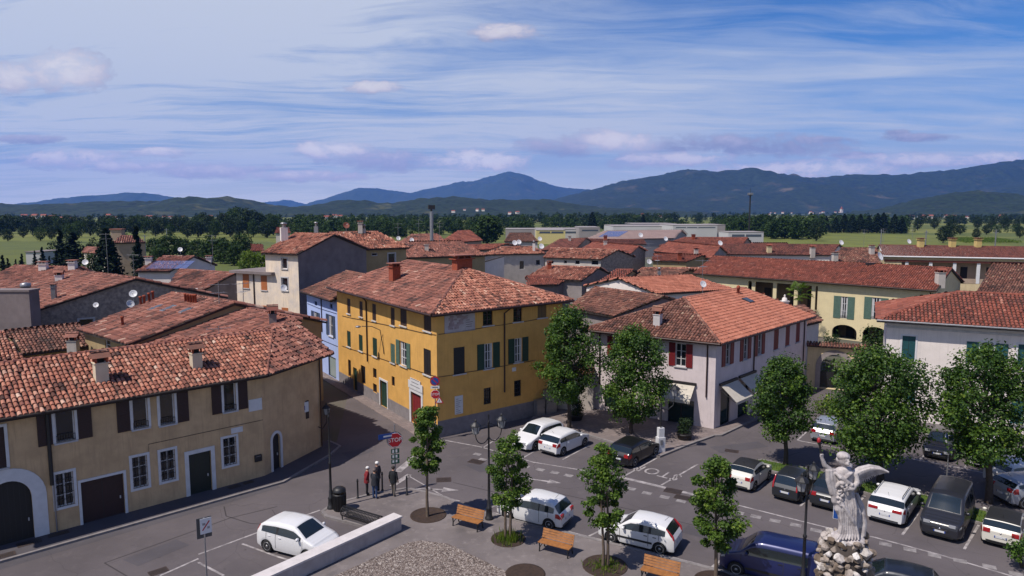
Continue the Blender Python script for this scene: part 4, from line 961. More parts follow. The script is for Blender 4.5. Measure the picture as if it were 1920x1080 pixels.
def flat_block(name, label, cat, xl, xr, ytop, D, depth, wm, zt=None, wins=(), roofm=None, group=None, ang=0, over=.25, trim=.25, plane=None):
    """flat-roofed building: facade top edge seen from xl to xr at height ytop, D metres away"""
    a, b2 = (PD(xl, ytop, D), PD(xr, ytop, D)) if plane is None else (hit(plane.A-plane.n*.02, plane.n, xl, ytop), hit(plane.A-plane.n*.02, plane.n, xr, ytop)); z = (a.z+b2.z)/2; 
    if plane is None: a = P(xl, ytop, z); b2 = P(xr, ytop, z)
    a.z = b2.z = 0; u = (b2-a).normalized(); u = V(u.x*math.cos(ang)-u.y*math.sin(ang), u.x*math.sin(ang)+u.y*math.cos(ang), 0); L = (b2-a).length; b2 = a+u*L; n = V(-u.y, u.x, 0)
    h = House(name, label, cat, (a+b2)/2+n*depth/2, group); f = h.wall(a, b2, 0, z, wm); r = h.wall(b2, b2+n*depth, 0, z, wm); h.wall(b2+n*depth, a+n*depth, 0, z, wm); h.wall(a+n*depth, a, 0, z, wm)
    h.roofmb.frame_box(a, u, n, UP, -over, L+over, -over, depth+over, z, z+trim, roofm or dark_render); h.front, h.right, h.z, h.n, h.u, h.a = f, r, z, n, u, a
    for px in wins: f.win(px, panes=1, bars=0, sill=False)
    h.finish(); return h
gb = flat_block('outbuilding', 'grey flat topped outbuilding with a steel flue at the left edge', 'outbuilding', -60, 54, 547, 60, 1.3, dark_render, over=.08, trim=.16)
b = MB(); b.lathe(PD(49, 548, 62)-UP*.3, [(.28, 0), (.28, .7), (.42, .72), (.42, 1.1), (.06, 1.2)], 12, metal_grey); b.build('flue', gb.roof_ob)
Fh = gw('pale house with blue solar panels across its roof', (253, 509), (319, 509), (363, 482), (307, 479), 7.2, .30, w_white, roof_old, seed=107); Fh.finish()
panel = mat('solar_panel', (.08, .10, .22), .15, .0, spec=.8)
ax_, ay_ = (Fh.B-Fh.A).normalized(), (Fh.Lr-Fh.A); sh_ = ay_; 
b = MB(); ayn = Fh.pn.cross(ax_)
for i in range(6):
    for j in range(2):
        q = on_roof(Fh, 268, 506)+ax_*(.3+i*1.05)+ayn*(.2+j*1.75); b.frame_box(q+Fh.pn*.08, ax_, ayn, Fh.pn, 0, 1.0, 0, 1.68, 0, .05, panel)
b.build('solar_panels', Fh.roof_ob)
stack_at(Fh, on_roof(Fh, 279, 493), .9, .7, .7, .2, body=w_white, cap='slab'); stack_at(Fh, Fh.R+V((Fh.R-Fh.B).x*.75, (Fh.R-Fh.B).y*.75, -(Fh.R.z-Fh.B.z)*.75)-(Fh.B-Fh.A).normalized()*.5, .8, .7, .9, .2, body=w_white, cap='slab')
G = gw('house with a plain weathered roof in front of the solar panel house', (318, 538), (382, 543.5), (442, 512), (337, 506), 6.9, .28, grey_render, roof_old, seed=108); G.finish()
b = MB(); q = P(363, 548, 6.6); b.box(q-UP*.3, 1.0, .4, .75, .5, w_white); b.lathe(q+V(.1, -.22, .08), [(.26, 0), (.26, .02)], 10, dark_sh, axis=V(0, -1, 0)); ac = b.build('air_conditioner', None, org=q); props(ac, 'white air conditioner unit on the gable roof edge behind the red flue pots', 'air conditioner')
# ---- H: tall peeling cream house with a dark blind gable
w_peel = mat('peeling_wall', (.76, .63, .49), .95, .35, .9, (.56, .50, .46), bump=.4, bscale=7, streak=.3)
Hh = gw('tall peeling cream house with a blind dark gable behind the blue house', (490, 474.5), (556, 477), (620, 444), (561, 434), 11.6, .34, w_peel, roof_near, seed=110, jit=.02)
Hh.front.depth = .2
for px in ((528, 538.5, 484, 504), (528, 540, 521, 545)): Hh.front.win(px, panes=1, bars=0, surround=pale_stone)
Hh.front.win((529, 540.5, 579, 600), panes=1, bars=0, pane=None); Hh.right.m = dark_render; Hh.finish()
stack_at(Hh, on_roof(Hh, 533, 452), .8, .7, 1.6, .5, body=w_white, cap='pipe')
an = flat_block('house_annex', 'lower flat roofed annex of the peeling cream house with orange blinds', 'annex', 443, 509, 513, 78, 5, w_peel, over=.55, trim=.3, plane=Hh.front)
for px in ((456, 467, 514, 540), (490, 501, 517, 544), (490, 501, 573, 588), (529, 541, 577, 600)):
    u0, u1, z0, z1 = an.front.rect(*px); b = MB(); an.front.box(b, u0, u1, z0, z1, -.02, .05, orange_blind); o = b.build('window_blind', an.root)
    b = MB(); an.front.box(b, u0-.1, u1+.1, z0-.1, z0, 0, .1, pale_stone); b.build('sill', o)
drainpipe(an, [an.front.pt(an.front.uz(477, 540)[0], z, .08) for z in (an.z, 3)], .07)
H2 = gw('side wing of the peeling cream house with an ochre wall under a hip roof', (678, 467.5), (768, 464.5), (708, 434), (618, 437), 11.4, .33, w_ochre, roof_near, seed=111, jit=.02)
H2.front.win((728, 741, 475, 493), panes=1, bars=0, surround=pale_stone); H2.front.win((697, 708, 474, 480), panes=1, bars=0, sill=False); H2.finish()
stack_at(H2, on_roof(H2, 676, 438), .6, .5, 1.4, .1, body=w_pale, cap='slab'); stack_at(H2, on_roof(H2, 593, 437), .5, .5, .9, .1, body=metal_grey, cap='pipe')
stack_at(H2, on_roof(H2, 683, 438), .4, .4, .7, .1, body=metal_grey, cap='pipe')
# ---- centre and right, front rows to back rows: (label, eL, eR, rR, rL, ze, slope, wall, roof, options)
rows = [
 ('house with a long old roof and aerials right behind the yellow house', (748, 484), (914, 479), (866, 454), (763, 452), 8.6, .30, w_ochre, roof_old, {}),
 ('house with a bright orange hipped roof beside the round tree', (820, 457), (905, 451), (882, 433), (858, 433), 9, .32, w_tan, roof_red, {}),
 ('low house with a dull tiled roof and blue panels left of the steel mast', (742, 458), (842, 455), (822, 440), (770, 438), 8, .3, w_tan, roof_old, {}),
 ('house with two dishes above a plain grey wall and small dark windows', (902, 478), (1024, 475.5), (1000, 462), (938, 464), 7.6, .30, w_pale, roof_near, {'wins': ((974, 983, 489, 505), (1005, 1013, 487, 497))}),
 ('house with a strip of red roof below the round tree', (826, 471), (918, 468), (950, 458), (858, 459), 8, .3, w_tan, roof_red, {}),
 ('cream house with a dark red roof between the dishes and the warehouse', (1012, 470), (1078, 466), (1103, 448), (1046, 447), 7.6, .3, w_tan, roof_dark, {}),
 ('house with a row of small windows and a rubble gable end', (1019, 483), (1126, 486.5), (1160, 468.5), (1032, 465), 7.8, .3, w_pale, roof_near, {'gable': stone_wall, 'wins': ((1028, 1038, 488, 495), (1057, 1063, 488, 494), (1078, 1087, 488, 496), (1109, 1122, 488, 497))}),
 ('house with a smooth orange roof over a dark rubble gable', (1092, 465.5), (1182, 476), (1205, 459), (1107, 456), 7.6, .3, stone_wall, roof_red, {}),
 ('house with a pale orange roof seen over the right end of the yellow house', (984, 521), (1091, 526), (1123, 503), (1025, 497), 6.6, .3, grey_render, roof_near, {}),
 ('lean-to house with a plain orange roof just behind the yellow house', (988, 535), (1047, 534), (1075, 520.5), (986, 514), 6.0, .28, dark_render, roof_red, {}),
 ('small house with a glossy red roof and a wall in shade', (1120, 530.5), (1161, 531), (1188, 506.5), (1156, 505), 6.4, .3, w_ochre, roof_red, {'wins': ((1136, 1146, 536, 545),)}),
 ('house with a mottled brown roof beside the red shuttered house', (1064, 578), (1150, 593), (1251, 553), (1110, 541.5), 6.3, .32, grey_render, roof_brown, {'su': .27, 'sv': .44}),
 ('house with a smooth salmon roof and a white gable edge', (1231, 551), (1378, 543), (1290, 514), (1162, 524), 6.6, .26, w_white, roof_new, {'jit': .006}),
 ('house with an old brown roof left of the salmon roof', (1165, 524), (1258, 521), (1296, 508), (1190, 506), 6.6, .26, w_tan, roof_brown, {}),
 ('house with a yellow back wall under a red roof in the middle rows', (1222, 488.5), (1286, 491), (1318, 478), (1226, 476), 7.2, .3, w_ochre, roof_red, {}),
 ('house with an L-shaped red roof carrying a dish near its right end', (1226, 471), (1334, 484.5), (1356, 460), (1250, 455), 7.8, .3, grey_render, roof_red, {}),
 ('house with a clay roof and a pointed gable in the back row', (1234, 461), (1390, 462), (1402, 446), (1282, 445), 7.8, .3, w_tan, roof_red, {}),
 ('house with a long brown roof and brick chimneys right of the middle', (1351, 477), (1557, 478.5), (1573, 458), (1358, 459), 7.2, .3, w_white, roof_dark, {}),
 ('house with a speckled brown roof and a pinkish chimney', (1556, 493), (1652, 494), (1645, 466), (1576, 464.5), 7.0, .3, w_tan, roof_brown, {}),
 ('house with a dark coarse tiled roof at the right edge', (1831, 547), (1960, 556), (1960, 497), (1859, 496.5), 6.4, .33, w_tan, roof_brown, {'su': .28, 'sv': .44}),
 ('house with a low roof between the salmon roof and the long cream house', (1180, 516), (1300, 516), (1316, 503), (1205, 502), 6.2, .26, w_tan, roof_near, {}),
 ('flat gabled house with a thin dark roof line in the back row', (1098, 456), (1212, 458), (1208, 449.5), (1103, 448.5), 8.0, .3, w_pale, roof_dark, {}),
 ('small tiled house in the back row with a white gable corner', (1400, 470), (1480, 470), (1476, 456), (1410, 456), 7.0, .3, w_white, roof_dark, {}),
 ('house with a plain grey-brown hipped roof beside the warehouse', (945, 453), (1010, 453), (996, 437), (955, 437), 7.0, .28, w_pale, roof_brown, {}),
]
RH = []
for i, (lab, eL, eR, rR, rL, ze, sl_, wm, rm, op) in enumerate(rows):
    h = gw(lab, eL, eR, rR, rL, ze, sl_, wm, rm, seed=200+i, su=op.get('su', .32), sv=op.get('sv', .52), jit=op.get('jit', .02))
    if 'gable' in op: h.right.m = op['gable']
    for px in op.get('wins', ()): h.front.win(px, panes=1, bars=0, sill=False)
    h.finish(); RH.append(h)
def stk(i, x, y, w, h, body, cap='hat', sink=.6): stack_at(RH[i], on_roof(RH[i], x, y), w, w*.8, h, .1, sink=sink, body=body, cap=cap, tm=roof_red)
stk(17, 1442, 474, .9, 1.3, w_cream); stk(17, 1523, 478, .9, 1.5, w_pale); stk(18, 1565, 492, .9, 1.6, w_pale, 'slab'); stk(18, 1634, 477, .8, 1.4, w_pale, 'slab'); stk(15, 1305, 480, .7, 1.2, w_pale)
stk(16, 1300, 449, .8, 1.0, brick_red, 'slab'); stk(3, 1001, 471, .5, 1.6, w_white, 'pipe'); stk(14, 1274, 488, .7, 1.1, brick_red, 'slab'); stk(7, 1135, 460, .7, .9, w_pale, 'slab'); stk(13, 1236, 519, .4, .8, metal_grey, 'pipe')
stk(21, 1135, 452, .8, 1.2, brick_red, 'slab'); stk(0, 800, 470, .7, 1.0, w_pale, 'slab'); stk(5, 1068, 452, .6, .9, w_pale, 'slab'); stk(8, 1030, 505, .6, .9, brick_red, 'slab')
# white sloping party wall left of the grey house with dishes
pw = House('party_wall', 'white sloping party wall behind the ridge of the yellow house', 'wall', P(920, 500, 5))
a, b2 = P(889, 496, 6.4), P(945, 484, 7.3); a.z = b2.z = 0; w_ = pw.wall(a, b2, 0, 6.2, w_white, top=[(0, 6.2), ((b2-a).length, 6.2), ((b2-a).length, 7.6), (0, 6.3)]); pw.wall(b2-w_.n*.25, a-w_.n*.25, 0, 6.2, w_white)
pw.roofmb.prism([w_.pt(-.1, 6.3, .15), w_.pt(w_.L, 7.62, .15), w_.pt(w_.L, 7.62, -.4), w_.pt(-.1, 6.3, -.4)], UP*.1, dark_wood); pw.finish()
# Q: long house with yellow chimneys, white gutter and a porch of white posts
Q = gw('long house with three yellow chimneys, white eaves and a porch of white posts', (1655, 480), (1990, 486), (1985, 464), (1648, 460), 7.6, .26, w_cream, roof_dark, seed=240, deckm=white_frame, jit=.006, lichen=.1)
fq = Q.front
uu = [fq.uz(x, 500)[0] for x in (1700, 1745, 1790, 1835, 1885, 1912)]
u0, u1 = fq.uz(1690, 500)[0], fq.L-.5; fq.holes.append((u0, u1, 2.6, 6.6, 0)); fq.depth = .3
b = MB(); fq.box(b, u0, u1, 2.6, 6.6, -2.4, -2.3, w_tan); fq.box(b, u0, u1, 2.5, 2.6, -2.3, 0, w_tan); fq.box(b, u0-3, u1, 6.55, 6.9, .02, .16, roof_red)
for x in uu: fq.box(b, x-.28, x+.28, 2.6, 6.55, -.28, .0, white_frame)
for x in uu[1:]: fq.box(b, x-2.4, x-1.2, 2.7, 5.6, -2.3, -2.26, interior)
fq.box(b, u0, u1, 2.6, 3.5, -.12, -.08, w_tan); b.build('porch', Q.root)
gutter(Q, Q.A+UP*.0-V(0, .1, .05), Q.B-V(0, .1, .05), .16, white_frame); Q.finish()
ych = mat('yellow_stack', (.55, .42, .16), .9, .15)
for x in (1725.5, 1785, 1833): stack_at(Q, hit(Q.A, Q.pn, x, 463.5), 1.0, .9, 1.5, 0, body=ych, cap='slab')
# white gable wall with a finial, palm behind it
fg = gable_house('house', 'low white annex with a small pointed finial under the palm', (1497, 612), (1541, 602), (1503, 571), (1466, 585), 5.6, .3, w_white, roof_brown, seed=76, group=HG); fg.finish()
b = MB(); q = P(1471, 566, 6.6); b.box(q-UP*1.6, .7, .5, 1.6, .3, w_white); b.box(q, .9, .6, .12, .3, w_white); b.lathe(q+UP*.12, [(.3, 0), (.24, .3), (.05, .45), (.12, .55), (.02, .7)], 10, w_white); b.build('finial', fg.root)
# dishes and aerials: each stands on a real roof
def dish(x, y, D, r, lab, face=(.3, -.95), mast=.7): satellite_dish(PD(x, y, D)-UP*mast, r, lab, face, mast=mast)
def at_depth(h): return ((h.A+h.B)/2).y
dish(1318, 533, 74, .50, 'big white satellite dish above the ridge of the red shuttered house', mast=1.0)
dish(250, 551, 62, .46, 'upper of two white dishes on the rubble stone gable'); dish(244, 570, 60, .46, 'lower of two white dishes on the rubble stone gable', (.8, -.6))
dish(532, 540, 76, .50, 'white dish hung on the front of the peeling cream house', (.5, -.86))
dish(965, 455.5, 146, .75, 'left of a pair of white dishes on the grey wall house'); dish(973, 454, 147, .7, 'right of a pair of white dishes on the grey wall house')
dish(1012, 448, 150, .65, 'upper of two stacked dishes beside the dark red roof'); dish(1015, 462, 140, .75, 'lower of two stacked dishes beside the dark red roof')
dish(1217, 491, 118, .62, 'white dish on a mast in front of the yellow back wall', mast=1.4); dish(1201, 441, 190, .9, 'white dish on the thin dark roof line of the back row'); dish(1248, 448, 180, .8, 'white dish on the clay roof in the back row')
dish(1350, 456, 150, .75, 'white dish on the right end of the L-shaped red roof'); dish(1577, 455, 140, .7, 'white dish at the right end of the long brown roof'); dish(1704, 453, 145, .7, 'white dish left of the three yellow chimneys'); dish(1649, 481, 98, .85, 'large white dish on the ridge of the long cream house', (.6, -.8))
dish(747, 447, 130, .55, 'left white dish on the roof below the steel mast'); dish(772, 450, 130, .55, 'right white dish on the roof below the steel mast')
dish(338, 468, 112, .5, 'small white dish above the solar panel house'); dish(160, 492, 90, .5, 'small white dish behind the rubble gable ridge')
rustm = mat('rusty_dish', (.28, .09, .06), .8, .3, 6)
satellite_dish(PD(649, 423, 98)-UP*1.0, .62, 'rusty red dish seen from behind on the ridge of the peeling cream house', (.5, -.8), mast=1.0, rim=rustm)
dish(180, 572, 58, .3, 'small dish low on the rubble wall near the surround window', mast=.4)
def aer(x, yt, D, h, lab, rz=0): q = PD(x, yt, D); antenna((q.x, q.y, q.z-h), h, lab, rz)
aer(198, 437, 95, 5.5, 'tall aerial in front of the dark cedar', .2); aer(249, 476, 92, 3.5, 'aerial with a low boom above the rubble gable', .1); aer(397, 440, 100, 4, 'aerial right of the solar panel house', .4)
aer(409, 530, 54, 3.2, 'thin aerial on the broad weathered roof', .3); aer(455, 528, 55, 3.6, 'taller thin aerial above the faded roof', .9); aer(410, 612, 47, 1.3, 'short aerial on the ridge of the beige house', .5)
aer(746, 418, 122, 4.0, 'aerial on the right end of the peeling cream house', .2); aer(785, 411, 125, 7, 'tallest aerial on the old roof behind the yellow house', .5); aer(824, 417, 124, 6, 'aerial right of the steel mast', .8)
aer(1217, 455, 116, 4, 'aerial beside the dish on the yellow back wall house', .1); aer(1318, 486, 74.5, 3.2, 'aerial beside the big white dish', .2); aer(1233, 478, 100, 2.8, 'aerial on the pale middle roofs', .6)
aer(1621, 430, 150, 4, 'aerial on the speckled brown roof', .4); aer(1657, 428, 160, 4, 'aerial at the left end of the yellow chimney house', .2); aer(1868, 430, 150, 4.5, 'aerial on the right end of the yellow chimney house', 1.2); aer(1712, 425, 150, 5, 'aerial between the dish and the first yellow chimney', .3)
# ---- distance: warehouses, mast, villa, white sheds
w_ind = mat('warehouse_white', (.48, .47, .48), .8, .15, .05); w_ind2 = mat('warehouse_grey', (.30, .27, .27), .85, .2, .05); blue_glass = mat('blue_glazing', (.06, .075, .10), .2)
WG = 'warehouses beyond the old town'
def shed(lab, xl, xr, yt, D, dep, m, rm=None, strip=None, yellow=False):
    h = flat_block('warehouse', lab, 'warehouse', xl, xr, yt, D, dep, m, roofm=rm or w_ind2, group=WG, over=.1, trim=.3)
    if strip:
        b = MB(); h.front.box(b, 1, h.front.L-1, h.z-strip[1], h.z-strip[0], 0, .06, blue_glass)
        n = int(h.front.L/6)
        for k in range(n): h.front.box(b, 1+k*6, 1.5+k*6, h.z-strip[1], h.z-strip[0], .06, .12, m)
        b.build('window_band', h.root)
    return h
shed('long white warehouse with a plain facade left of the pitched hall', 1006, 1085, 430, 390, 30, w_ind, strip=(1.2, 2.2)); shed('yellow fronted warehouse with a dark window band', 1006, 1060, 432, 352, 18, mat('warehouse_yellow', (.55, .46, .20), .8, .1), strip=(.5, 1.5))
shed('grey concrete warehouse block', 1086, 1125, 427, 372, 25, w_ind2, strip=(1, 1.8)); shed('wide white warehouse with vertical dark bays', 1150, 1262, 424.5, 400, 40, w_ind, strip=(2.2, 4.5)); shed('white warehouse with a dark stripe along its top', 1262, 1345, 423, 372, 34, w_ind, strip=(.8, 1.3)); shed('grey end block of the white warehouses', 1345, 1360, 422, 380, 30, w_ind2)
shed('low dark hall with a roof lantern behind the warehouses', 1186, 1268, 420, 440, 30, blue_glass); shed('small white pavilion with two dark windows', 1366, 1432, 436, 300, 14, w_ind, strip=(.8, 1.8)); shed('pale low hall half hidden behind the round tree', 948, 1012, 430, 420, 25, w_ind2)
hall = gable_house('warehouse', 'pitched hall with a pinkish roof and blue solar panels', (1098, 450), (1262, 447), (1280, 433), (1130, 432), 6.6, .2, w_ind2, mat('pink_sheet_roof', (.24, .17, .16), .8, .15, .3), group=WG, su=.5, sv=1.6, jit=0, seed=300, cat='warehouse'); hall.finish()
b = MB(); b.prism([hit(hall.A, hall.pn, *p)+hall.pn*.15 for p in ((1122, 445), (1160, 444.5), (1178, 434.5), (1140, 434.5))], UP*.08, panel); b.build('solar_panels', hall.roof_ob)
m_ = thing('steel_mast', 'tall plain steel mast rising behind the old roofs', 'mast', PD(809, 470, 150)); b = MB(); q = PD(809, 450, 150); q2 = PD(809, 396, 150); b.tube([V(q.x, q.y, 0), q2], [.42, .38], 8, metal_grey); b.tube([q2, q2+UP*1.2], .22, 6, dark_sh); b.build('pole', m_); b = MB(); b.box(q2+UP*.4, 1.4, .8, .9, .3, dark_sh); b.build('head', m_); m_.location.z = 0
for ch in m_.children:
    for v in ch.data.vertices: v.co.z += ORG[m_.name].z
ORG[m_.name].z = 0
q = PD(1407, 362, 330); m_ = thing('floodlight_mast', 'dark floodlight mast standing in front of the far hills', 'mast', (q.x, q.y, 0)); b = MB(); b.tube([V(q.x, q.y, 0), q], [.5, .32], 8, iron); b.build('pole', m_); b = MB()
for k in range(6): a = k*math.pi/3; b.box(q+V(math.cos(a)*.9, math.sin(a)*.9, -.8), .7, .5, .9, a, metal_grey)
b.lathe(q-UP*1.2, [(1.1, 0), (1.1, .2)], 10, iron); b.tube([q, q+UP*2.2], .08, 4, iron); b.build('lamp_ring', m_)
for k, (x, yt, D_) in enumerate(((1737, 432, 190), (1653, 430, 240), (271, 440, 230), (312, 428, 260), (1868, 432, 185))):
    q = PD(x, yt, D_); m_ = thing('utility_pole', 'grey utility pole standing at the edge of the green fields', 'pole', (q.x, q.y, 0), group='utility poles along the fields'); b = MB(); b.tube([V(q.x, q.y, 0), q], [.2, .13], 6, metal_grey); b.build('pole', m_); b = MB(); b.box(q-UP*.6, 1.6, .12, .12, .3, metal_grey); b.build('crossarm', m_)
vi = gable_house('villa', 'square villa with a low tiled roof among the cypresses', (212, 456), (275, 455), (252, 442), (226, 442), 8.6, .3, w_tan, roof_old, seed=310, su=.5, sv=.8); vi.finish()
b = MB(); q = PD(221, 441, 180); b.box(q-UP*2, 2.6, 2.6, 3.4, .2, w_tan); b.box(q+UP*1.4, 3.0, 3.0, .3, .2, roof_old); b.build('roof_tower', vi.roof_ob)
v2 = gable_house('house', 'low farmhouse beside the villa with a pale front', (156, 474), (200, 477), (192, 465), (164, 463), 5.5, .3, w_pale, roof_old, seed=311, su=.5, sv=.8, group=HG); v2.finish()
flat_block('glasshouse', 'white flat workshop among the small cypresses on the left', 'workshop', 48, 78, 473, 215, 10, w_ind)
v3 = gable_house('house', 'small orange roofed house left of the yellow-green bush', (470, 471), (495, 471), (492, 459), (472, 459), 6.3, .3, w_pale, roof_red, seed=312, su=.5, sv=.8, group=HG); v3.finish()
v4 = gable_house('house', 'pale cottage with a rusty roof in front of the woodland', (516, 437), (545, 437), (541, 427), (519, 427), 7.0, .3, w_pale, roof_red, seed=313, su=.6, sv=1, group=HG); v4.finish()
# villages at the foot of the hills
VG = 'far off village houses below the hills'; rnd = random.Random(11)
vprot = None
def village(n, x0, x1, y0, y1, D0, D1):
    global vprot
    for k in range(n):
        x, D_ = rnd.uniform(x0, x1), rnd.uniform(D0, D1); q = PD(x, 400, D_); wd = rnd.uniform(7, 11)
        if vprot is None:
            vprot = thing('village_house', 'tiny pale village house with a red roof at the foot of the hills', 'house', (0, 0, 0), group=VG)
            b = MB(); b.box((0, 0, 0), 1, .7, .5, 0, w_white); b.build('wall', vprot); b = MB(); b.raw([(-.55, -.4, .5), (.55, -.4, .5), (.55, .4, .5), (-.55, .4, .5), (-.55, 0, .72), (.55, 0, .72)], [(0, 1, 5, 4), (2, 3, 4, 5), (1, 2, 5), (3, 0, 4)], roof_red, .6); b.build('roof', vprot); o = vprot
        else: o = copy_tree(vprot)
        o.location = (q.x, q.y, rnd.uniform(y0, y1)); o.scale = (wd, wd, wd*rnd.uniform(.8, 1.3)); o.rotation_euler.z = rnd.uniform(-.6, .6)
village(16, 1690, 1880, 0, 3, 1500, 1800); village(14, 1440, 1580, 2, 12, 2600, 3200); village(10, 150, 420, 0, 3, 1300, 1700); village(8, 1150, 1240, 0, 6, 1500, 2000); village(8, 20, 140, 0, 3, 1200, 1500); village(6, 560, 640, 0, 5, 1100, 1400); village(6, 800, 1000, 5, 25, 1700, 2200)
q = PD(1578, 392, 2900); m_ = thing('bell_tower', 'pale slim bell tower rising above the far village', 'tower', (q.x, q.y, 0), group=None); b = MB(); b.box((q.x, q.y, 0), 9, 9, q.z, .2, w_white); b.build('shaft', m_); b = MB(); b.lathe((q.x, q.y, q.z), [(7, 0), (.1, 12)], 4, roof_red, smooth=False); b.build('spire', m_)
# ================================================================ trees
leaf_a = tone_mat('leaf_maple', [(0, (.008, .022, .004)), (.35, (.026, .066, .008)), (.7, (.070, .135, .014)), (1, (.17, .24, .03))], .55, trans=.28, spec=.35)
leaf_b = tone_mat('leaf_young', [(0, (.014, .036, .006)), (.4, (.046, .095, .011)), (.75, (.10, .17, .018)), (1, (.20, .26, .035))], .55, trans=.30, spec=.35)
leaf_dark = tone_mat('leaf_dark', [(0, (.006, .014, .007)), (.5, (.016, .034, .012)), (1, (.045, .07, .02))], .7, trans=.15, spec=.2)
leaf_mid = tone_mat('leaf_mid', [(0, (.010, .022, .007)), (.5, (.026, .055, .013)), (1, (.075, .115, .025))], .7, trans=.2, spec=.2)
leaf_lime = tone_mat('leaf_lime', [(0, (.03, .06, .008)), (.5, (.085, .14, .015)), (1, (.18, .22, .03))], .6, trans=.3, spec=.3)
leaf_cyp = tone_mat('leaf_cypress', [(0, (.004, .010, .006)), (.5, (.010, .022, .011)), (1, (.022, .038, .017))], .8, spec=.15)
bark = mat('bark', (.07, .052, .042), .95, .4, 6, bump=.6, bscale=12); bark_pale = mat('bark_young', (.13, .095, .07), .95, .3, 6, bump=.4, bscale=15)
def leaves(mb, cen, rad, n, size, m, rng, tone=.5, flat=.0, tvar=.16):
    """n folded leaves spread through the ellipsoid clump"""
    d = rng.normal(0, 1, (n, 3)); d /= np.linalg.norm(d, axis=1)[:, None]; r = rng.uniform(0, 1, n)**.45
    p = np.array(cen)+d*r[:, None]*np.array(rad)
    nr = d*.7+rng.normal(0, .55, (n, 3))+np.array([0, 0, .65+flat]); nr /= np.linalg.norm(nr, axis=1)[:, None]
    t = np.cross(nr, rng.normal(0, 1, (n, 3))); t /= np.linalg.norm(t, axis=1)[:, None]+1e-9; b = np.cross(nr, t)
    s = size*rng.uniform(.65, 1.25, n)[:, None]
    q = np.stack([p-t*s*.55, p-b*s*.42+nr*s*.10, p+t*s*.6-nr*s*.12, p+b*s*.42+nr*s*.10], 1).reshape(-1, 3)
    tn = np.clip(tone+rng.normal(0, tvar, n), 0, 1); i = np.arange(n)[:, None]*4
    mb.bulk(q, np.concatenate([i+[[0, 1, 2]], i+[[0, 2, 3]]]), m, np.repeat(tn, 4))
def tree(name, label, base, h, cw, cbot, m, seed, nclump=60, nleaf=110, ls=.2, trunk_r=.14, group=None, barkm=None, shape='round', stems=1, cat='tree', lean=(0, 0)):
    """base point, height, crown width, height of the crown's underside"""
    rng = np.random.RandomState(seed); rnd = random.Random(seed); base = Vector(base); o = thing(name, label, cat, base, group=group)
    nclump = int(nclump*(1.0 if shape != 'column' else 1.1)); cw *= 1.12; nleaf = int(nleaf*1.9); ls *= .82
    tb = MB(); cz = (h+cbot)/2; rz = (h-cbot)/2; rx = cw/2; barkm = barkm or bark
    cl = []
    for i in range(nclump):
        f = (i+.5)/nclump; zz = -1+2*f; 
        if shape == 'round': rr = math.sqrt(max(0, 1-abs(zz)**2.4)); 
        elif shape == 'egg': rr = math.sqrt(max(0, 1-abs(zz)**2.2))*(1-.28*zz)
        else: rr = (1-abs(zz)**3)**.5*(1-.35*zz)                                 # 'column'
        a = i*2.39996+rnd.uniform(-.5, .5); k = rnd.uniform(.35, 1.0)**.55*(.84+.62*noise.noise(Vector((math.cos(a)*1.3, math.sin(a)*1.3, zz*1.6+seed*7.7))))
        cl.append(V(math.cos(a)*rx*rr*k*.86, math.sin(a)*rx*rr*k*.86, cz+rz*zz*.9+rnd.uniform(-.2, .2)))
    # trunks and limbs
    fork = base+V(lean[0]*.4, lean[1]*.4, cbot+rz*.35); top = base+V(lean[0], lean[1], cz+rz*.55)
    for s_ in range(stems):
        off = V((s_-(stems-1)/2)*.22, .05*s_, 0); tb.tube([base+off, base+off*1.2+UP*cbot*.5+V(rnd.uniform(-.05, .05), rnd.uniform(-.05, .05), 0), fork+off*1.3, top+off], [trunk_r*1.25, trunk_r, trunk_r*.75, trunk_r*.25], 8, barkm)
    for c in cl[::3]:
        e = base+V(c.x+lean[0]*.7, c.y+lean[1]*.7, c.z); f = min(.95, max(0, (c.z-cbot)/(h-cbot)-.25)); s0 = fork.lerp(top, f); tb.tube([s0, s0.lerp(e, .5)+UP*.12, e], [trunk_r*.38, trunk_r*.25, .015], 5, barkm)
    tb.build('trunk', o)
    mb = MB(); cr = rx*.40
    for c in cl:
        e = base+V(c.x+lean[0]*.7, c.y+lean[1]*.7, c.z); s = cr*rnd.uniform(.42, 1.12)
        tn = .46+rnd.uniform(-.2, .2)
        leaves(mb, e, (s, s, s*.72), int(nleaf*rnd.uniform(.6, 1.3)), ls, m, rng, tn)
    # stray twigs that break the outline
    for c in cl[::2]:
        dirv = V(c.x, c.y, (c.z-cz)*.9); 
        if dirv.length < .1: continue
        e = base+V(lean[0]*.7, lean[1]*.7, cz)+dirv*rnd.uniform(1.0, 1.34); leaves(mb, e, (cr*.42, cr*.42, cr*.26), int(nleaf*.16), ls*.95, m, rng, .55+rnd.uniform(-.1, .2))
    mb.build('crown', o); return o
def tree_px(name, label, bx, by, xl, xr, yt, yb, m, seed, **k):
    b = P(bx, by); D = b.y; mid = PD((xl+xr)/2, (yt+yb)/2, D); w = (xr-xl)*D/FPX*1.0; zt = PD(bx, yt, D).z; zb = PD(bx, yb, D).z
    return tree(name, label, b, zt, w, max(.4, zb), m, seed, lean=(mid.x-b.x, 0), **k)
CG = 'maple trees round the car park'
tree_px('maple_tree', 'tall maple before the yellow house, tallest tree on the paved corner', 1067, 805, 1000, 1122, 578, 750, leaf_a, 1, nclump=70, nleaf=120, ls=.20, group=CG, shape='egg')
tree_px('maple_tree', 'full maple in front of the red shuttered house behind the black car', 1184, 815, 1125, 1254, 612, 790, leaf_a, 2, nclump=70, nleaf=125, ls=.20, group=CG, shape='round')
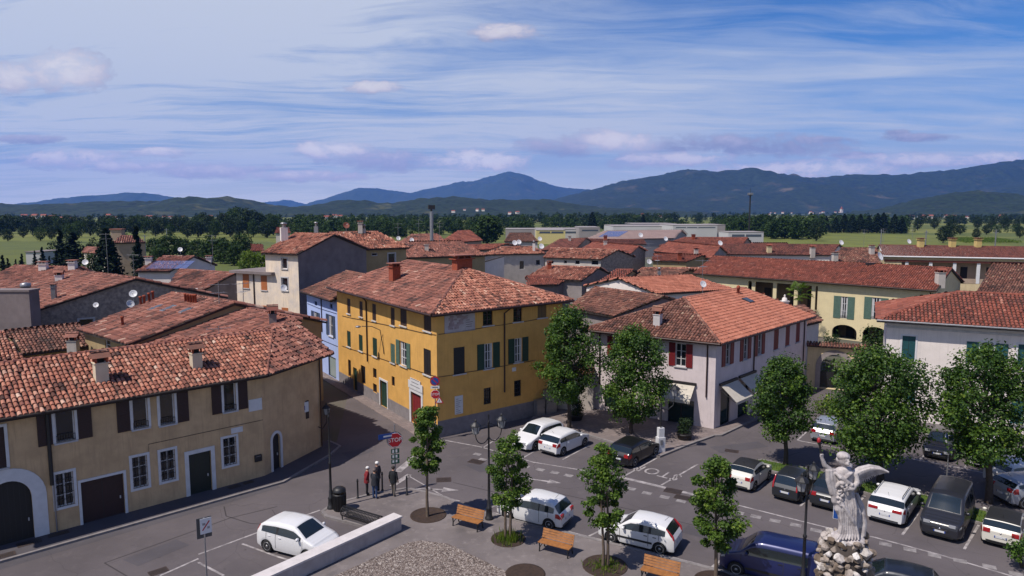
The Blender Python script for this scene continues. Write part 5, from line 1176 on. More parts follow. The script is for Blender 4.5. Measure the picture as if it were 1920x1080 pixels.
tree_px('maple_tree', 'maple beside the shop awnings with its trunk in the grass strip', 1473, 873, 1405, 1522, 672, 818, leaf_a, 3, nclump=60, nleaf=110, ls=.19, group=CG, shape='egg')
tree_px('maple_tree', 'widest maple, its crown right above the stone angel', 1651, 906, 1535, 1738, 655, 860, leaf_a, 4, nclump=95, nleaf=115, ls=.20, group=CG, shape='round', trunk_r=.2)
tree_px('maple_tree', 'maple at the right edge between the white house and the cream hatchback', 1854, 943, 1750, 1932, 652, 868, leaf_a, 5, nclump=90, nleaf=115, ls=.19, group=CG, shape='round', trunk_r=.18)
YG = 'young maples along the plaza kerb'
tree_px('young_maple', 'young maple on a single bare stem in a round soil pit near the people', 802, 974, 768, 836, 757, 890, leaf_b, 11, nclump=34, nleaf=95, ls=.155, group=YG, shape='column', barkm=bark_pale, trunk_r=.075)
tree_px('young_maple', 'young two-stemmed maple with grass at its foot between two benches', 952, 1018, 917, 995, 818, 950, leaf_b, 12, nclump=32, nleaf=90, ls=.15, group=YG, shape='column', barkm=bark_pale, stems=2, trunk_r=.065)
tree_px('young_maple', 'young maple in front of the white hatchback with a red lamp strip', 1135, 1070, 1086, 1176, 830, 992, leaf_b, 13, nclump=34, nleaf=95, ls=.15, group=YG, shape='column', barkm=bark_pale, stems=2, trunk_r=.065)
tree_px('young_maple', 'young maple nearest the dark blue van', 1342, 1098, 1292, 1388, 855, 1030, leaf_b, 14, nclump=38, nleaf=100, ls=.15, group=YG, shape='column', barkm=bark_pale, trunk_r=.085)
# shrubs
def shrub(name, label, base, w, d, h, m, seed, ls=.14, n=1500, group=None, cat='shrub', box=False):
    rng = np.random.RandomState(seed); o = thing(name, label, cat, base, group=group); b = MB(); bp = Vector(base)
    for k in range(5): a = k*1.26; b.tube([bp, bp+V(math.cos(a)*w*.2, math.sin(a)*d*.2, h*.6)], [.04, .015], 5, bark)
    b.build('stem', o); mb = MB(); k = 14
    for i in range(k):
        c = bp+V(rng.uniform(-.32, .32)*w, rng.uniform(-.32, .32)*d, h*rng.uniform(.3, .75)); leaves(mb, c, (w*.24, d*.24, h*.27), n//k, ls, m, rng, .45+rng.uniform(-.15, .2))
    mb.build('foliage', o); return o
shrub('shrub', 'bright green bush at the foot of the cream gateway', P(1548, 792), 3.6, 2.6, 2.3, leaf_lime, 21); shrub('shrub', 'leafy bush on the terrace above the gateway wall', P(1640, 716, 0)+UP*.0, 4.2, 2.4, 5.8, leaf_mid, 22, n=2600, ls=.18); shrub('shrub', 'climbing shrub at the left porch arch of the cream house', P(1556, 690, 0)+V(0, 6, 0), 2.0, 1.6, 3.4, leaf_mid, 23, n=900)
shrub('shrub', 'green shrub behind the right arch of the porch', P(1608, 690, 0)+V(0, 6, 0), 2.2, 1.4, 3.0, leaf_mid, 24, n=900); shrub('shrub', 'low bush seen through the stone gateway arch', P(1560, 718), 2.6, 2, 2.6, leaf_lime, 25, n=900)
shrub('shrub', 'dark bush cut by the right edge behind the parked cream hatchback', P(1916, 1066), 2.0, 1.6, 1.5, leaf_a, 26, n=900, ls=.12)
def planter(label, base, w, h, seed):
    o = thing('planter', label, 'planter', base, group='clipped evergreens in planters'); rng = np.random.RandomState(seed); bp = Vector(base); b = MB(); b.lathe(bp, [(w*.36, 0), (w*.46, .45), (w*.5, .47), (w*.5, .55), (w*.42, .55)], 14, dark_sh); b.build('pot', o); mb = MB()
    for k in range(10): leaves(mb, bp+V(rng.uniform(-.18, .18)*w, rng.uniform(-.18, .18)*w, .65+(h-.95)*k/9), (w*.42, w*.42, .3), 120, .10, leaf_dark, rng, .45)
    mb.build('foliage', o)
planter('clipped dark evergreen in a pot beside the shop window', P(1283, 826), 1.15, 1.75, 31); planter('clipped dark evergreen in a pot behind the tall maple', P(1079, 789), 1.3, 1.9, 32)
# palm behind the finial
def palm():
    base = P(1503, 640, 0)+V(.4, 2.2, 0); base.z = 0; o = thing('palm_tree', 'small fan palm rising behind the white annex', 'palm', base); top = base+UP*5.9; b = MB(); b.tube([base, base+UP*3, top], [.17, .15, .13], 8, bark); b.build('trunk', o); mb = MB(); rnd = random.Random(3)
    for k in range(34):
        a = k*2.4; el = rnd.uniform(-.5, 1.2); d = V(math.cos(a)*math.cos(el), math.sin(a)*math.cos(el), math.sin(el)); L = rnd.uniform(.8, 1.25); c = top+d*L; sd_ = d.cross(UP).normalized(); dn = sd_.cross(d)
        mb.tube([top, c], [.02, .012], 4, leaf_mid, .4)
        for j in range(9): t = (j-4)/4*1.15; e = c+(d*math.cos(t)+sd_*math.sin(t))*.75-UP*.15*abs(t); mb.raw([c, c.lerp(e, .6)+dn*.05+sd_*.05, e-UP*.12, c.lerp(e, .6)-sd_*.05], [(0, 1, 2, 3)], leaf_lime, rnd.uniform(.2, .7))
    mb.build('crown', o)
palm()
# ---- distance
def far_tree(h=10, w=8, m=leaf_mid, seed=0, kind='round', name='field_tree', label='', cat='tree', group=None, loc=(0, 0, 0), n=1, trunk=.09):
    rng = np.random.RandomState(seed); o = thing(name, label, cat, (0, 0, 0), group=group); b = MB(); b.tube([(0, 0, 0), (0, 0, h*.55)], [.3, .15], 6, bark); b.build('trunk', o); mb = MB()
    if kind == 'round':
        for k in range(26):
            zz = -1+2*(k+.5)/26; a = k*2.4; rr = math.sqrt(max(0, 1-zz*zz))*.72*rng.uniform(.6, 1.1); c = (math.cos(a)*w/2*rr, math.sin(a)*w/2*rr, h*(trunk+(1-trunk)*(.5+.42*zz))); leaves(mb, c, (w*.2, w*.2, h*.13), int(46*n), w*.075, m, rng, .42+rng.uniform(-.2, .22))
    elif kind == 'cypress':
        for k in range(22): f = (k+.5)/22; r = w/2*(math.sin(math.pi*min(1, f*1.25+.12))*.5+.5*(1-f))*.9; leaves(mb, (rng.uniform(-.12, .12)*w, rng.uniform(-.12, .12)*w, h*(.04+.94*f)), (max(.15, r), max(.15, r), h*.05), int(60*n), w*.17, m, rng, .45+rng.uniform(-.15, .15))
    else:   # conifer, layered
        for k in range(18):
            f = k/17; r = w/2*(1-f)**.8+.2
            for j in range(6): a = j*1.05+k*.7; leaves(mb, (math.cos(a)*r*.62, math.sin(a)*r*.62, h*(.06+.92*f)), (r*.4, r*.4, h*.03), int(22*n), w*.09, m, rng, .4+rng.uniform(-.15, .15))
    mb.build('crown', o); return o
def put(proto, used, x, y, hpx=None, ytop=None, base_h=10, label=None, sc=1.0, wsc=1.0, rnd=random):
    q = P(x, y); o = proto if not used else copy_tree(proto); used.append(1); h = (y-ytop)/(y-397)*HC if ytop is not None else base_h; s = h/base_h
    o.location = q; o.scale = (s*wsc, s*wsc, s); o.rotation_euler.z = rnd.uniform(0, 6.28)
    if label: o['label'] = label
    return o
rnd = random.Random(5)
FG = 'round trees in rows along the far green field'
fp = [far_tree(10, 8.5, leaf_dark, 41, label='dark round tree in the rows along the far green field', group=FG), far_tree(10, 9.5, leaf_dark, 42, label='dark round tree in the rows along the far green field', group=FG), far_tree(10, 8, leaf_mid, 43, label='mid green round tree in the rows along the far green field', group=FG)]
us = [[], [], []]
pos = [(14, 452, 427), (42, 446, 421), (72, 452, 424), (97, 449, 424), (120, 443, 410), (128, 455, 420), (60, 440, 405), (20, 438, 403), (150, 446, 410), (172, 442, 408), (190, 448, 412), (215, 440, 407), (232, 446, 415), (248, 441, 408), (270, 438, 407), (290, 444, 413), (305, 440, 407), (322, 445, 416), (340, 439, 404), (352, 446, 414), (368, 438, 401), (375, 445, 412), (395, 440, 402), (405, 446, 412), (418, 438, 395), (428, 444, 404), (440, 436, 388), (452, 445, 408), (462, 438, 392), (474, 445, 409), (488, 438, 396), (497, 446, 412), (513, 441, 402), (0, 444, 408), (85, 438, 404), (105, 437, 402), (140, 437, 404), (200, 436, 403), (260, 436, 402), (330, 436, 402), (385, 436, 398), (445, 437, 386), (475, 436, 394), (505, 437, 400)]
for i, (x, y, yt) in enumerate(pos): put(fp[i % 3], us[i % 3], x+rnd.uniform(-4, 4), y, ytop=yt+rnd.uniform(-2, 3), wsc=rnd.uniform(.85, 1.25), rnd=rnd)
CYG = 'dark cypresses behind the left roofs'
cy = far_tree(10, 2.6, leaf_cyp, 51, 'cypress', 'cypress', 'slim dark cypress behind the left roofs', 'cypress', CYG); uc = []
for (x, y, yt, wsc, lab) in ((117, 505, 430, 1.05, 'tall thick cypress left of the forked cypress'), (141, 500, 436, 1.9, 'broad cypress beside the tall thick one'), (260, 532, 424, .8, 'single tall cypress in front of the villa'), (6, 512, 478, 1.3, 'small cypress at the left edge'), (17, 510, 484, 1.3, None), (42, 508, 476, 1.2, None), (67, 504, 470, .9, None), (81, 506, 463, 1.0, None), (93, 506, 480, 1.2, None), (106, 505, 472, 1.2, None), (128, 506, 459, 1.4, None), (160, 500, 460, 1.0, None), (30, 508, 486, 1.2, None)): put(cy, uc, x, y, ytop=yt, wsc=wsc*1.5, label=lab or 'small slim dark cypress in the cluster behind the left roofs', rnd=rnd)
ce = far_tree(10, 6.5, leaf_cyp, 52, 'conifer', 'cedar', 'broad dark cedar beside the villa', 'cedar'); uce = []; put(ce, uce, 204, 530, ytop=430, wsc=1.05)
BG = 'bushy trees between the field and the roofs'; bu = far_tree(10, 11, leaf_mid, 53, label='bushy green tree between the field and the roofs', name='bushy_tree', group=BG, trunk=.02); ub_ = []
for (x, y, yt, wsc, lab) in ((290, 478, 446, 1.2, 'bushy tree right of the villa'), (318, 482, 440, 1.3, 'broad bushy tree behind the solar panel house'), (345, 480, 446, 1.2, 'bushy tree above the solar panel roof'), (372, 486, 448, 1.1, 'bushy tree left of the flat annex'), (400, 490, 446, 1.3, 'dark bushy tree behind the flat annex'), (425, 494, 450, 1.1, 'bushy tree close behind the annex roof'), (440, 498, 458, .9, 'small bushy tree at the annex corner'), (300, 492, 462, 1.3, 'low bushy tree beside the solar panel house')): put(bu, ub_, x, y, ytop=yt, wsc=wsc, label=lab, rnd=rnd)
ye = far_tree(10, 12, leaf_lime, 54, label='yellow-green bush left of the peeling cream house', name='bushy_tree', trunk=.02); yu = []; put(ye, yu, 468, 530, ytop=469, wsc=.7); put(ye, yu, 492, 530, ytop=471, wsc=.8, label='yellow-green bush right beside the peeling cream house'); put(bu, ub_, 172, 526, ytop=474, wsc=.55, label='bush hiding the foot of the low farmhouse'); ye2 = far_tree(10, 14, leaf_lime, 55, label='bright green hedge left of the solar panel house', name='hedge', cat='hedge', trunk=0); put(ye2, [], 232, 512, ytop=496, wsc=1.6)
ct = far_tree(10, 11, leaf_mid, 56, label='big dark round tree standing alone in the roofs', name='round_tree', n=2, trunk=.05); put(ct, [], 914, 458, ytop=403, wsc=1.0); ct.children[1].data.materials[0] = leaf_mid
RG = 'conifers along the right hand field'; cf = far_tree(10, 6, leaf_cyp, 57, 'conifer', 'conifer', 'dark pointed conifer along the right hand field', 'conifer', RG); uf = []
for (x, y, yt) in ((1548, 436, 405), (1566, 437, 407), (1582, 436, 401), (1597, 437, 403), (1612, 436, 402), (1628, 437, 404), (1644, 437, 400), (1655, 437, 399), (1676, 438, 402), (1690, 438, 406), (1205, 433, 403), (1110, 433, 398), (1420, 436, 408)): put(cf, uf, x, y, ytop=yt, wsc=1.3, rnd=rnd)
RG2 = 'round trees scattered over the right hand fields'; rt2 = far_tree(10, 8.5, leaf_dark, 58, label='dark round tree scattered over the right hand fields', group=RG2); ur = []
for (x, y, yt) in ((1720, 432, 409), (1752, 430, 408), (1785, 431, 410), (1832, 430, 407), (1860, 429, 407), (1885, 432, 408), (1905, 430, 409), (1780, 450, 417), (1768, 456, 424), (1830, 448, 428), (1912, 446, 424), (1700, 428, 408), (1850, 440, 420), (1530, 452, 415), (1515, 448, 418), (1800, 440, 421), (1490, 446, 416)): put(rt2, ur, x, y, ytop=yt, wsc=rnd.uniform(.9, 1.2), rnd=rnd)
# woodland that reads as one mass
def woods(name, spots, m, seed, size=1.0, conif=.0):
    rng = np.random.RandomState(seed); mb = MB()
    for (x0, x1, y, h0, h1, n) in spots:
        for i in range(n):
            x = rng.uniform(x0, x1); q = P(x, y+rng.uniform(-1.2, 1.2)); h = rng.uniform(h0, h1); w = h*rng.uniform(.55, .95)
            if rng.rand() < conif: w *= .5
            tn = rng.uniform(.2, .62)
            for k in range(9):
                f = (k+.5)/9; a = k*2.4; rr = math.sqrt(max(0.05, 1-(2*f-.9)**2))*.5; leaves(mb, (q.x+math.cos(a)*w*rr*.55, q.y+math.sin(a)*w*rr*.55, h*(.08+.85*f)), (w*.28, w*.28, h*.13), 22, w*.14*size, m, rng, tn+rng.uniform(-.12, .12))
    o = mb.build(name); o['kind'] = 'stuff'; return o
woods('woodland', [(385, 640, 432, 9, 15, 42), (540, 760, 440, 8, 13, 40), (600, 920, 434, 9, 14, 52), (760, 1010, 430, 8, 13, 46), (930, 1260, 424, 9, 15, 66), (640, 860, 424, 9, 13, 40)], leaf_mid, 71)
woods('woodland', [(380, 700, 424, 9, 15, 40), (700, 1000, 420, 10, 15, 44), (1000, 1400, 419, 11, 17, 66), (1050, 1260, 426, 10, 16, 26)], leaf_dark, 72, conif=.3)
woods('woodland', [(1330, 1540, 440, 9, 15, 44), (1380, 1700, 430, 9, 14, 56), (1440, 1530, 448, 9, 14, 16), (1340, 1700, 424, 10, 15, 60)], leaf_mid, 73, conif=.2)
woods('woodland', [(0, 420, 428, 8, 14, 80), (0, 500, 420, 8, 13, 70), (1680, 1930, 420, 8, 13, 50), (1690, 1930, 413, 9, 14, 40)], leaf_dark, 74)
woods('woodland', [(-40, 1960, 411, 8, 13, 210), (-40, 1960, 406, 9, 15, 190), (560, 1500, 414, 9, 14, 110)], leaf_dark, 75, conif=.2)
woods('woodland', [(-40, 1960, 403.5, 10, 18, 170)], leaf_dark, 76)
woods('woodland', [(530, 760, 445, 7, 11, 40), (760, 1010, 440, 7, 11, 34), (1000, 1440, 430, 7, 12, 60), (1430, 1520, 444, 7, 11, 14), (380, 470, 470, 5, 8, 12), (1690, 1930, 436, 5, 8, 16)], leaf_mid, 77)
woods('woodland', [(0, 430, 434, 7, 11, 60), (100, 230, 478, 4, 7, 14), (1440, 1930, 418, 8, 12, 60)], leaf_dark, 78)
# vineyard rows
mb = MB(); rng = np.random.RandomState(9)
for k in range(14):
    for j in range(26): q = P(1812+k*8, 456)+V(0, j*2.2, 0); leaves(mb, (q.x+j*.9, q.y, .8), (.5, 1.2, .7), 14, .5, leaf_lime, rng, .4)
o = mb.build('vineyard_rows'); o['kind'] = 'stuff'
# ================================================================ pavements, kerbs, paint
def kerb(pts, w=.22, h=.12, closed=False, name='kerb'):
    mb = MB(); n = len(pts); P3 = [V(p.x, p.y, 0) for p in pts]; L = []; Rr = []
    for i in range(n):
        a = P3[i-1] if i or closed else P3[i]; c = P3[(i+1) % n] if i < n-1 or closed else P3[i]
        t = (c-a).normalized(); nn = V(t.y, -t.x, 0); L.append(P3[i]+nn*w/2); Rr.append(P3[i]-nn*w/2)
    m = n if closed else n-1
    for i in range(m):
        j = (i+1) % n; mb.raw([L[i], L[j], Rr[j], Rr[i], L[i]+UP*h, L[j]+UP*h, Rr[j]+UP*h, Rr[i]+UP*h], [(4, 5, 6, 7), (0, 1, 5, 4), (2, 3, 7, 6), (1, 2, 6, 5), (3, 0, 4, 7)], kerbm)
    o = mb.build(name); o['kind'] = 'structure'; return o
def slab(name, pts, h, m):
    mb = MB(); pl = [V(p[0], p[1], 0) for p in pts]
    ar = sum(pl[i].x*pl[(i+1) % len(pl)].y-pl[(i+1) % len(pl)].x*pl[i].y for i in range(len(pl)))
    if ar < 0: pl = pl[::-1]
    mb.prism(pl, UP*h, m); o = mb.build(name); o['kind'] = 'structure'; return o
# pavement along the beige house, round the corner into the lane
off = lambda p, n, d: V(p.x+n.x*d, p.y+n.y*d, 0)
s_in = [A0, A1, A2, A2+dL*1.0*0+inA*6]
pv = [off(A0, nA, 1.7), off(A1, nA, 1.65), off(A1, (nA+nB).normalized(), 1.7), off(A2, nB, 1.5)-uB*1.2, off(A2, nB, 1.1)+uB*.6, A2+uB*1.1+inA*.4]
slab('pavement', [A0+inA*.1]+pv+[A2+inA*1.0, A1+inA*.3], .11, asphalt_dark); kerb(pv, .16, .125)
# gutter strip (darker tarmac) beside it
sheet('gutter_strip', [off(A0, nA, 1.78), off(A1, nA, 1.73), off(A1, nA, 2.2), off(A0, nA, 2.5)], .012, asphalt_dark)
# pavement at the foot of the yellow house and lane edge
nl, nr = wl.n, wr.n
slab('pavement', [Lp+nl*.02-dL*-6, Lp+nl*1.1+dL*6, C+nl*1.1-dL*.2, C+nl*.6-dL*.8, C+nr*.02], .06, paving)
# shop pavement in front of the pink house
shop = [P(x, y) for x, y in ((1012, 770), (1000, 786), (985, 800), (1085, 812), (1150, 832), (1205, 852), (1236, 858), (1290, 836), (1338, 819), (1352, 818), (1420, 786))]
slab('pavement', shop+[R2+n2*0+V(.3, 0, 0), C2, L2, P(1020, 758)], .12, paving); kerb(shop, .18, .135)
# plaza with its kerb, cobble bed
plz = [P(x, y) for x, y in ((1660, 1140), (1340, 1072), (1150, 1024), (960, 977.5), (905, 964), (862, 948), (835, 936), (800, 926), (765, 919), (738, 922), (690, 931), (650, 942), (618, 953), (605, 962), (612, 971), (700, 993), (745, 1002))]
plz2 = plz+[P(577, 1084), P(480, 1140), P(420, 1200), P(1500, 1260)]
slab('plaza', plz2, .12, concrete); kerb(plz, .2, .14)
cb = [P(x, y) for x, y in ((790, 1018), (765, 1022), (633, 1082), (560, 1120), (520, 1180), (1100, 1180), (945, 1074), (840, 1024))]
sheet('cobbles', cb, .125, cobble)
# a bed of real river stones over the cobble sheet (the stones stand a little proud)
rng = np.random.RandomState(77); mb = MB(); stone_t = tone_mat('river_stone', [(0, (.07, .052, .046)), (.35, (.14, .11, .096)), (.7, (.23, .19, .17)), (1, (.38, .34, .315))], .8)
xs_ = [p.x for p in cb]; ys_ = [p.y for p in cb]; px_ = rng.uniform(min(xs_), max(xs_), 30000); py_ = rng.uniform(min(ys_), max(ys_), 30000); k_ = in_poly(px_, py_, [(p.x, p.y) for p in cb]); px_, py_ = px_[k_], py_[k_]
N = len(px_); oc = np.array([(1, 0, 0), (.5, .86, 0), (-.5, .86, 0), (-1, 0, 0), (-.5, -.86, 0), (.5, -.86, 0), (.45, .2, .62), (-.3, .42, .62), (-.2, -.45, .62)]); fo = [(0, 1, 6), (1, 7, 6), (1, 2, 7), (2, 3, 7), (3, 8, 7), (3, 4, 8), (4, 5, 8), (5, 6, 8), (5, 0, 6), (6, 7, 8)]
an_ = rng.uniform(0, 6.28, N); sx_ = rng.uniform(.020, .050, N); sy_ = sx_*rng.uniform(.6, 1, N); c_, s_n = np.cos(an_), np.sin(an_)
lx = oc[None, :, 0]*sx_[:, None]; ly = oc[None, :, 1]*sy_[:, None]; vv = np.stack([px_[:, None]+lx*c_[:, None]-ly*s_n[:, None], py_[:, None]+lx*s_n[:, None]+ly*c_[:, None], .125+oc[None, :, 2]*sx_[:, None]*.75], 2).reshape(-1, 3)
mb.bulk(vv, (np.arange(N)[:, None, None]*9+np.array(fo)[None]).reshape(-1, 3), stone_t, np.repeat(rng.uniform(0, 1, N), 9)); o = mb.build('river_stones'); o['kind'] = 'stuff'
# grass strip between the two rows of stalls
gs = [P(x, y) for x, y in ((1405, 870), (1428, 864), (1500, 878), (1560, 890), (1700, 922), (1850, 962), (1990, 1000), (2020, 1020), (1900, 1000), (1700, 946), (1560, 910), (1440, 884))]
grassm = mat_nodes('lawn', lambda g, tc: (g.mix(g.math('MULTIPLY', g.math('SUBTRACT', g.noise(tc, 1.5, 5), .4), 3, clamp=True), (.035, .07, .012), (.085, .13, .022)), None))
slab('verge', gs, .10, grassm); kerb(gs, .14, .12, True)
mb = MB(); gx = [p.x for p in gs]; gy = [p.y for p in gs]; qx = rng.uniform(min(gx), max(gx), 9000); qy = rng.uniform(min(gy), max(gy), 9000); k_ = in_poly(qx, qy, [(p.x, p.y) for p in gs]); qx, qy = qx[k_], qy[k_]
def blades(mb, qx, qy, z, h, m, rng):
    n = len(qx); a = rng.uniform(0, 6.28, n); w = .022; hh = h*rng.uniform(.5, 1.2, n); dx, dy = np.cos(a)*w, np.sin(a)*w; lx_, ly_ = rng.normal(0, .06, n), rng.normal(0, .06, n)
    v = np.stack([np.stack([qx-dx, qy-dy, np.full(n, z)], 1), np.stack([qx+dx, qy+dy, np.full(n, z)], 1), np.stack([qx+lx_, qy+ly_, z+hh], 1)], 1).reshape(-1, 3)
    mb.bulk(v, np.arange(n*3).reshape(-1, 3), m, np.repeat(np.clip(rng.normal(.55, .2, n), 0, 1), 3))
blades(mb, qx, qy, .1, .16, leaf_lime, rng); o = mb.build('grass'); o['kind'] = 'stuff'
# kerb bed across the road on the far right, where the silver car stands
kb = [P(x, y) for x, y in ((1690, 806), (1730, 815), (1760, 822), (1930, 868), (1990, 884))]
slab('verge', kb+[P(1990, 868), P(1930, 852), P(1700, 795)], .1, grassm); kerb(kb, .18, .13)

# old repairs in the tarmac, a sawn seam across the street
for pts in (((230, 1050), (330, 1012), (356, 1022), (258, 1062)), ((872, 872), (905, 868), (935, 880), (900, 886)), ((1330, 838), (1420, 828), (1440, 838), (1352, 850)), ((1010, 925), (1075, 940), (1060, 952), (996, 936)), ((640, 850), (690, 838), (702, 846), (655, 860)), ((1290, 985), (1420, 1015), (1405, 1030), (1276, 998))): sheet('tarmac_patch', [P(*q) for q in pts], .0125, asphalt_dark)
seam = mat('tar_seam', (.035, .03, .032), .8)
for pts in (((196, 1056), (330, 1008), (430, 972), (520, 950)), ((196, 1056), (240, 1082)), ((420, 950), (424, 968), (470, 982), (540, 985)), ((1000, 915), (1180, 955), (1400, 1010), (1700, 1075)), ((850, 905), (1000, 940)), ((1330, 900), (1500, 848))):
    mb = MB(); q = [P(*p) for p in pts]
    for a, b in zip(q, q[1:]): t = (b-a).normalized(); n = V(-t.y, t.x, 0)*.03; mb.raw([V(v.x, v.y, .0127) for v in (a-n, b-n, b+n, a+n)], [(0, 1, 2, 3)], seam)
    o = mb.build('tar_seam'); o['kind'] = 'structure'
def paint(pts, w=.12, z=.0165, name='road_marking', wear=True):
    mb = MB()
    for i in range(len(pts)-1):
        a, b2 = V(pts[i].x, pts[i].y, z), V(pts[i+1].x, pts[i+1].y, z); t = (b2-a).normalized(); n = V(-t.y, t.x, 0)*w/2; mb.raw([a-n, b2-n, b2+n, a+n], [(0, 1, 2, 3)], white_paint)
    o = mb.build(name); o['kind'] = 'structure'; return o
def ppx(*p, w=.12): return paint([P(x, y) for x, y in p], w)
# left row of stalls
ppx((835, 826), (900, 838), (1000, 867), (1110, 885), (1166, 896)); ppx((1166, 895.5), (1310, 930), (1370, 950), w=.3); ppx((1385, 948), (1480, 972), (1560, 992), (1640, 1008), (1760, 1040), (1915, 1086))
ppx((1167, 895), (1232, 859)); ppx((1240, 910), (1308, 871)); ppx((975, 862), (1010, 842)); ppx((1055, 862), (1105, 835)); ppx((905, 840), (930, 824))
ppx((1420, 920), (1446, 893)); ppx((1500, 950), (1530, 920)); ppx((1590, 962), (1622, 930)); ppx((1692, 1003), (1722, 962)); ppx((1808, 1030), (1835, 985))
# parallel bays along the plaza
ppx((905, 957), (960, 970), (1100, 1006), (1160, 1020), (1340, 1066), (1480, 1100)); ppx((905, 957), (932, 948)); ppx((1100, 1008), (1124, 996)); ppx((1332, 1066), (1350, 1052)); ppx((922, 926), (944, 933))
# stalls far side
ppx((1495, 826), (1512, 810)); ppx((1495, 826), (1570, 840), (1660, 852), (1760, 870), (1850, 888), (1940, 910)); ppx((1655, 851), (1672, 833)); ppx((1725, 862), (1742, 845)); ppx((1808, 878), (1822, 862))
# front left bay
ppx((372, 1040), (440, 1015), (520, 985), (600, 957)); ppx((454, 1020), (520, 1044), (560, 1056)); ppx((372, 1055), (420, 1080)); ppx((300, 1080), (372, 1048))
# give-way wedge and worn lines at the lane mouth
ppx((745, 885), (785, 852), w=.5); ppx((765, 892), (830, 930), w=.1); ppx((800, 924), (862, 940)); ppx((735, 912), (768, 890), w=.35)
# row of raised square studs
sq = [P(x, y) for x, y in ((895, 852), (905, 862), (985, 875), (1013, 881), (1040, 886.5), (1066, 892), (1094, 898.5), (1183, 917), (1213, 925), (1246, 932.5), (1277, 940), (1385, 962), (1417, 969), (1453, 977), (1492, 985), (1530, 995), (1660, 1021), (1706, 1031), (1752, 1042), (1800, 1052), (1855, 1063), (1905, 1077))]
mb = MB()
for p in sq: mb.box(V(p.x, p.y, .0125), .54, .40, .006, -.51, mat('worn_paint', (.27, .25, .25), .85, .0, 3, (.13, .118, .122)))
o = mb.build('road_marking'); o['kind'] = 'structure'
# painted letters and arrows
vs, fs = text_mesh('STOP', 1.6, white_paint, frame_mtx(V(0, 0, 0), (1, 0, 0), (0, 1, 0)), .0, 1.05)
a_, b_ = P(1264, 893), P(1202, 877); tx = (b_-a_); tx.z = 0; tx.normalize(); ty = V(-tx.y, tx.x, 0); cc = P(1233, 886)
mb = MB(); mb.raw([V(cc.x, cc.y, .0165)+tx*v.x*.78+ty*v.y*.95 for v in vs], fs, white_paint); o = mb.build('road_marking'); o['kind'] = 'structure'
def arrow(px, d, L=2.2):
    c = P(*px); c.z = .0165; t = V(d[0], d[1], 0).normalized(); n = V(-t.y, t.x, 0); mb = MB()
    mb.raw([c-t*L/2-n*.08, c+t*L*.12-n*.08, c+t*L*.12-n*.34, c+t*L/2, c+t*L*.12+n*.34, c+t*L*.12+n*.08, c-t*L/2+n*.08], [tuple(range(7))], white_paint); o = mb.build('road_marking'); o['kind'] = 'structure'
arrow((1020, 902), (1, -.35)); arrow((820, 918), (1, -.1), 2.6)
# manholes and drain grates
def grate(px, w, d, rz, lab):
    c = P(*px); c.z = .0125; t = thing('drain_grate', lab, 'drain grate', c, rz, group='iron covers in the road'); b = MB(); b.box((0, 0, 0), w, d, .012, 0, drain_iron)
    k = -w/2+.06
    while k < w/2-.05: b.box((k, 0, .012), .03, d*.8, .004, 0, iron); k += .08
    b.build('cover', t, world=False)
for px, w, d, rz, lab in (((1262, 921), 1.0, .7, -.5, 'dark drain cover beside the wide white stop line'), ((1283, 934), 1.1, .6, -.5, 'rust brown cover just below the drain by the stop line'), ((893, 866), 1.0, .7, -.5, 'rusty cover near the double armed lamp'), ((297, 1072), .8, .5, .75, 'drain grate in the road at the bottom left'), ((832, 900), .9, .7, .1, 'cover in the road right of the bollards'), ((1560, 874), 1.1, .5, -.3, 'cover left of the widest maple'), ((1372, 846), .9, .6, -.4, 'cover in the road below the second awning'), ((55, 1022), 1.0, .55, .75, 'grate in the pavement before the big arched gate'), ((110, 1005), .9, .4, .75, 'grate in the pavement beside the garage door'), ((440, 916), .7, .4, .75, 'grate in the pavement right of the dark house door'), ((466, 908), .6, .35, .75, 'small grate before the arched door'), ((8, 1046), .9, .5, .75, 'grate at the left edge of the pavement')):
    grate(px, w, d, rz, lab)
# in pavements the covers sit on top
for o in COL.objects:
    if o.name.startswith('drain_grate') and 'pavement' in o.get('label', '') or o.get('label', '').startswith('small grate'): o.location.z = .113
# soil pits round the young trees
soil = mat('pit_soil', (.045, .026, .018), .95, .4, 6, bump=.8, bscale=10)
pr_ = random.Random(3)
for (x, y, r, lab, gr) in ((803, 970, 1.12, 'round soil pit, bare earth only', 0), (953, 1015, 1.0, 'round soil pit with a tuft of tall grass', 1), (1134, 1066, 1.2, 'round soil pit with low weeds behind the bench', 1), (1342, 1096, 1.1, 'round soil pit at the bottom edge', 0)):
    c = P(x, y); t = thing('tree_pit', lab, 'tree pit', (c.x, c.y, .12)); r *= .82; b = MB(); b.lathe((0, 0, 0), [(r+.05, 0), (r+.05, .03), (r, .03), (r*.97, .012), (r*.5, .05), (.01, .07)], 28, soil); b.build('soil', t, world=False)
    if gr:
        b = MB(); n = 420; q = rng.normal(0, r*.33, (n, 2)); blades(b, q[:, 0], q[:, 1]-.1, .03, .42 if x < 1000 else .2, leaf_lime, rng); o = b.build('weeds', t, world=False); o['kind'] = 'stuff'
c = P(985, 1081); t = thing('tree_pit', 'rust coloured pit edge at the bottom beside the cobbles', 'tree pit', (c.x, c.y, .12)); b = MB(); b.lathe((0, 0, 0), [(.9, 0), (.9, .03), (.8, .03), (.01, .05)], 24, soil); b.build('soil', t, world=False)

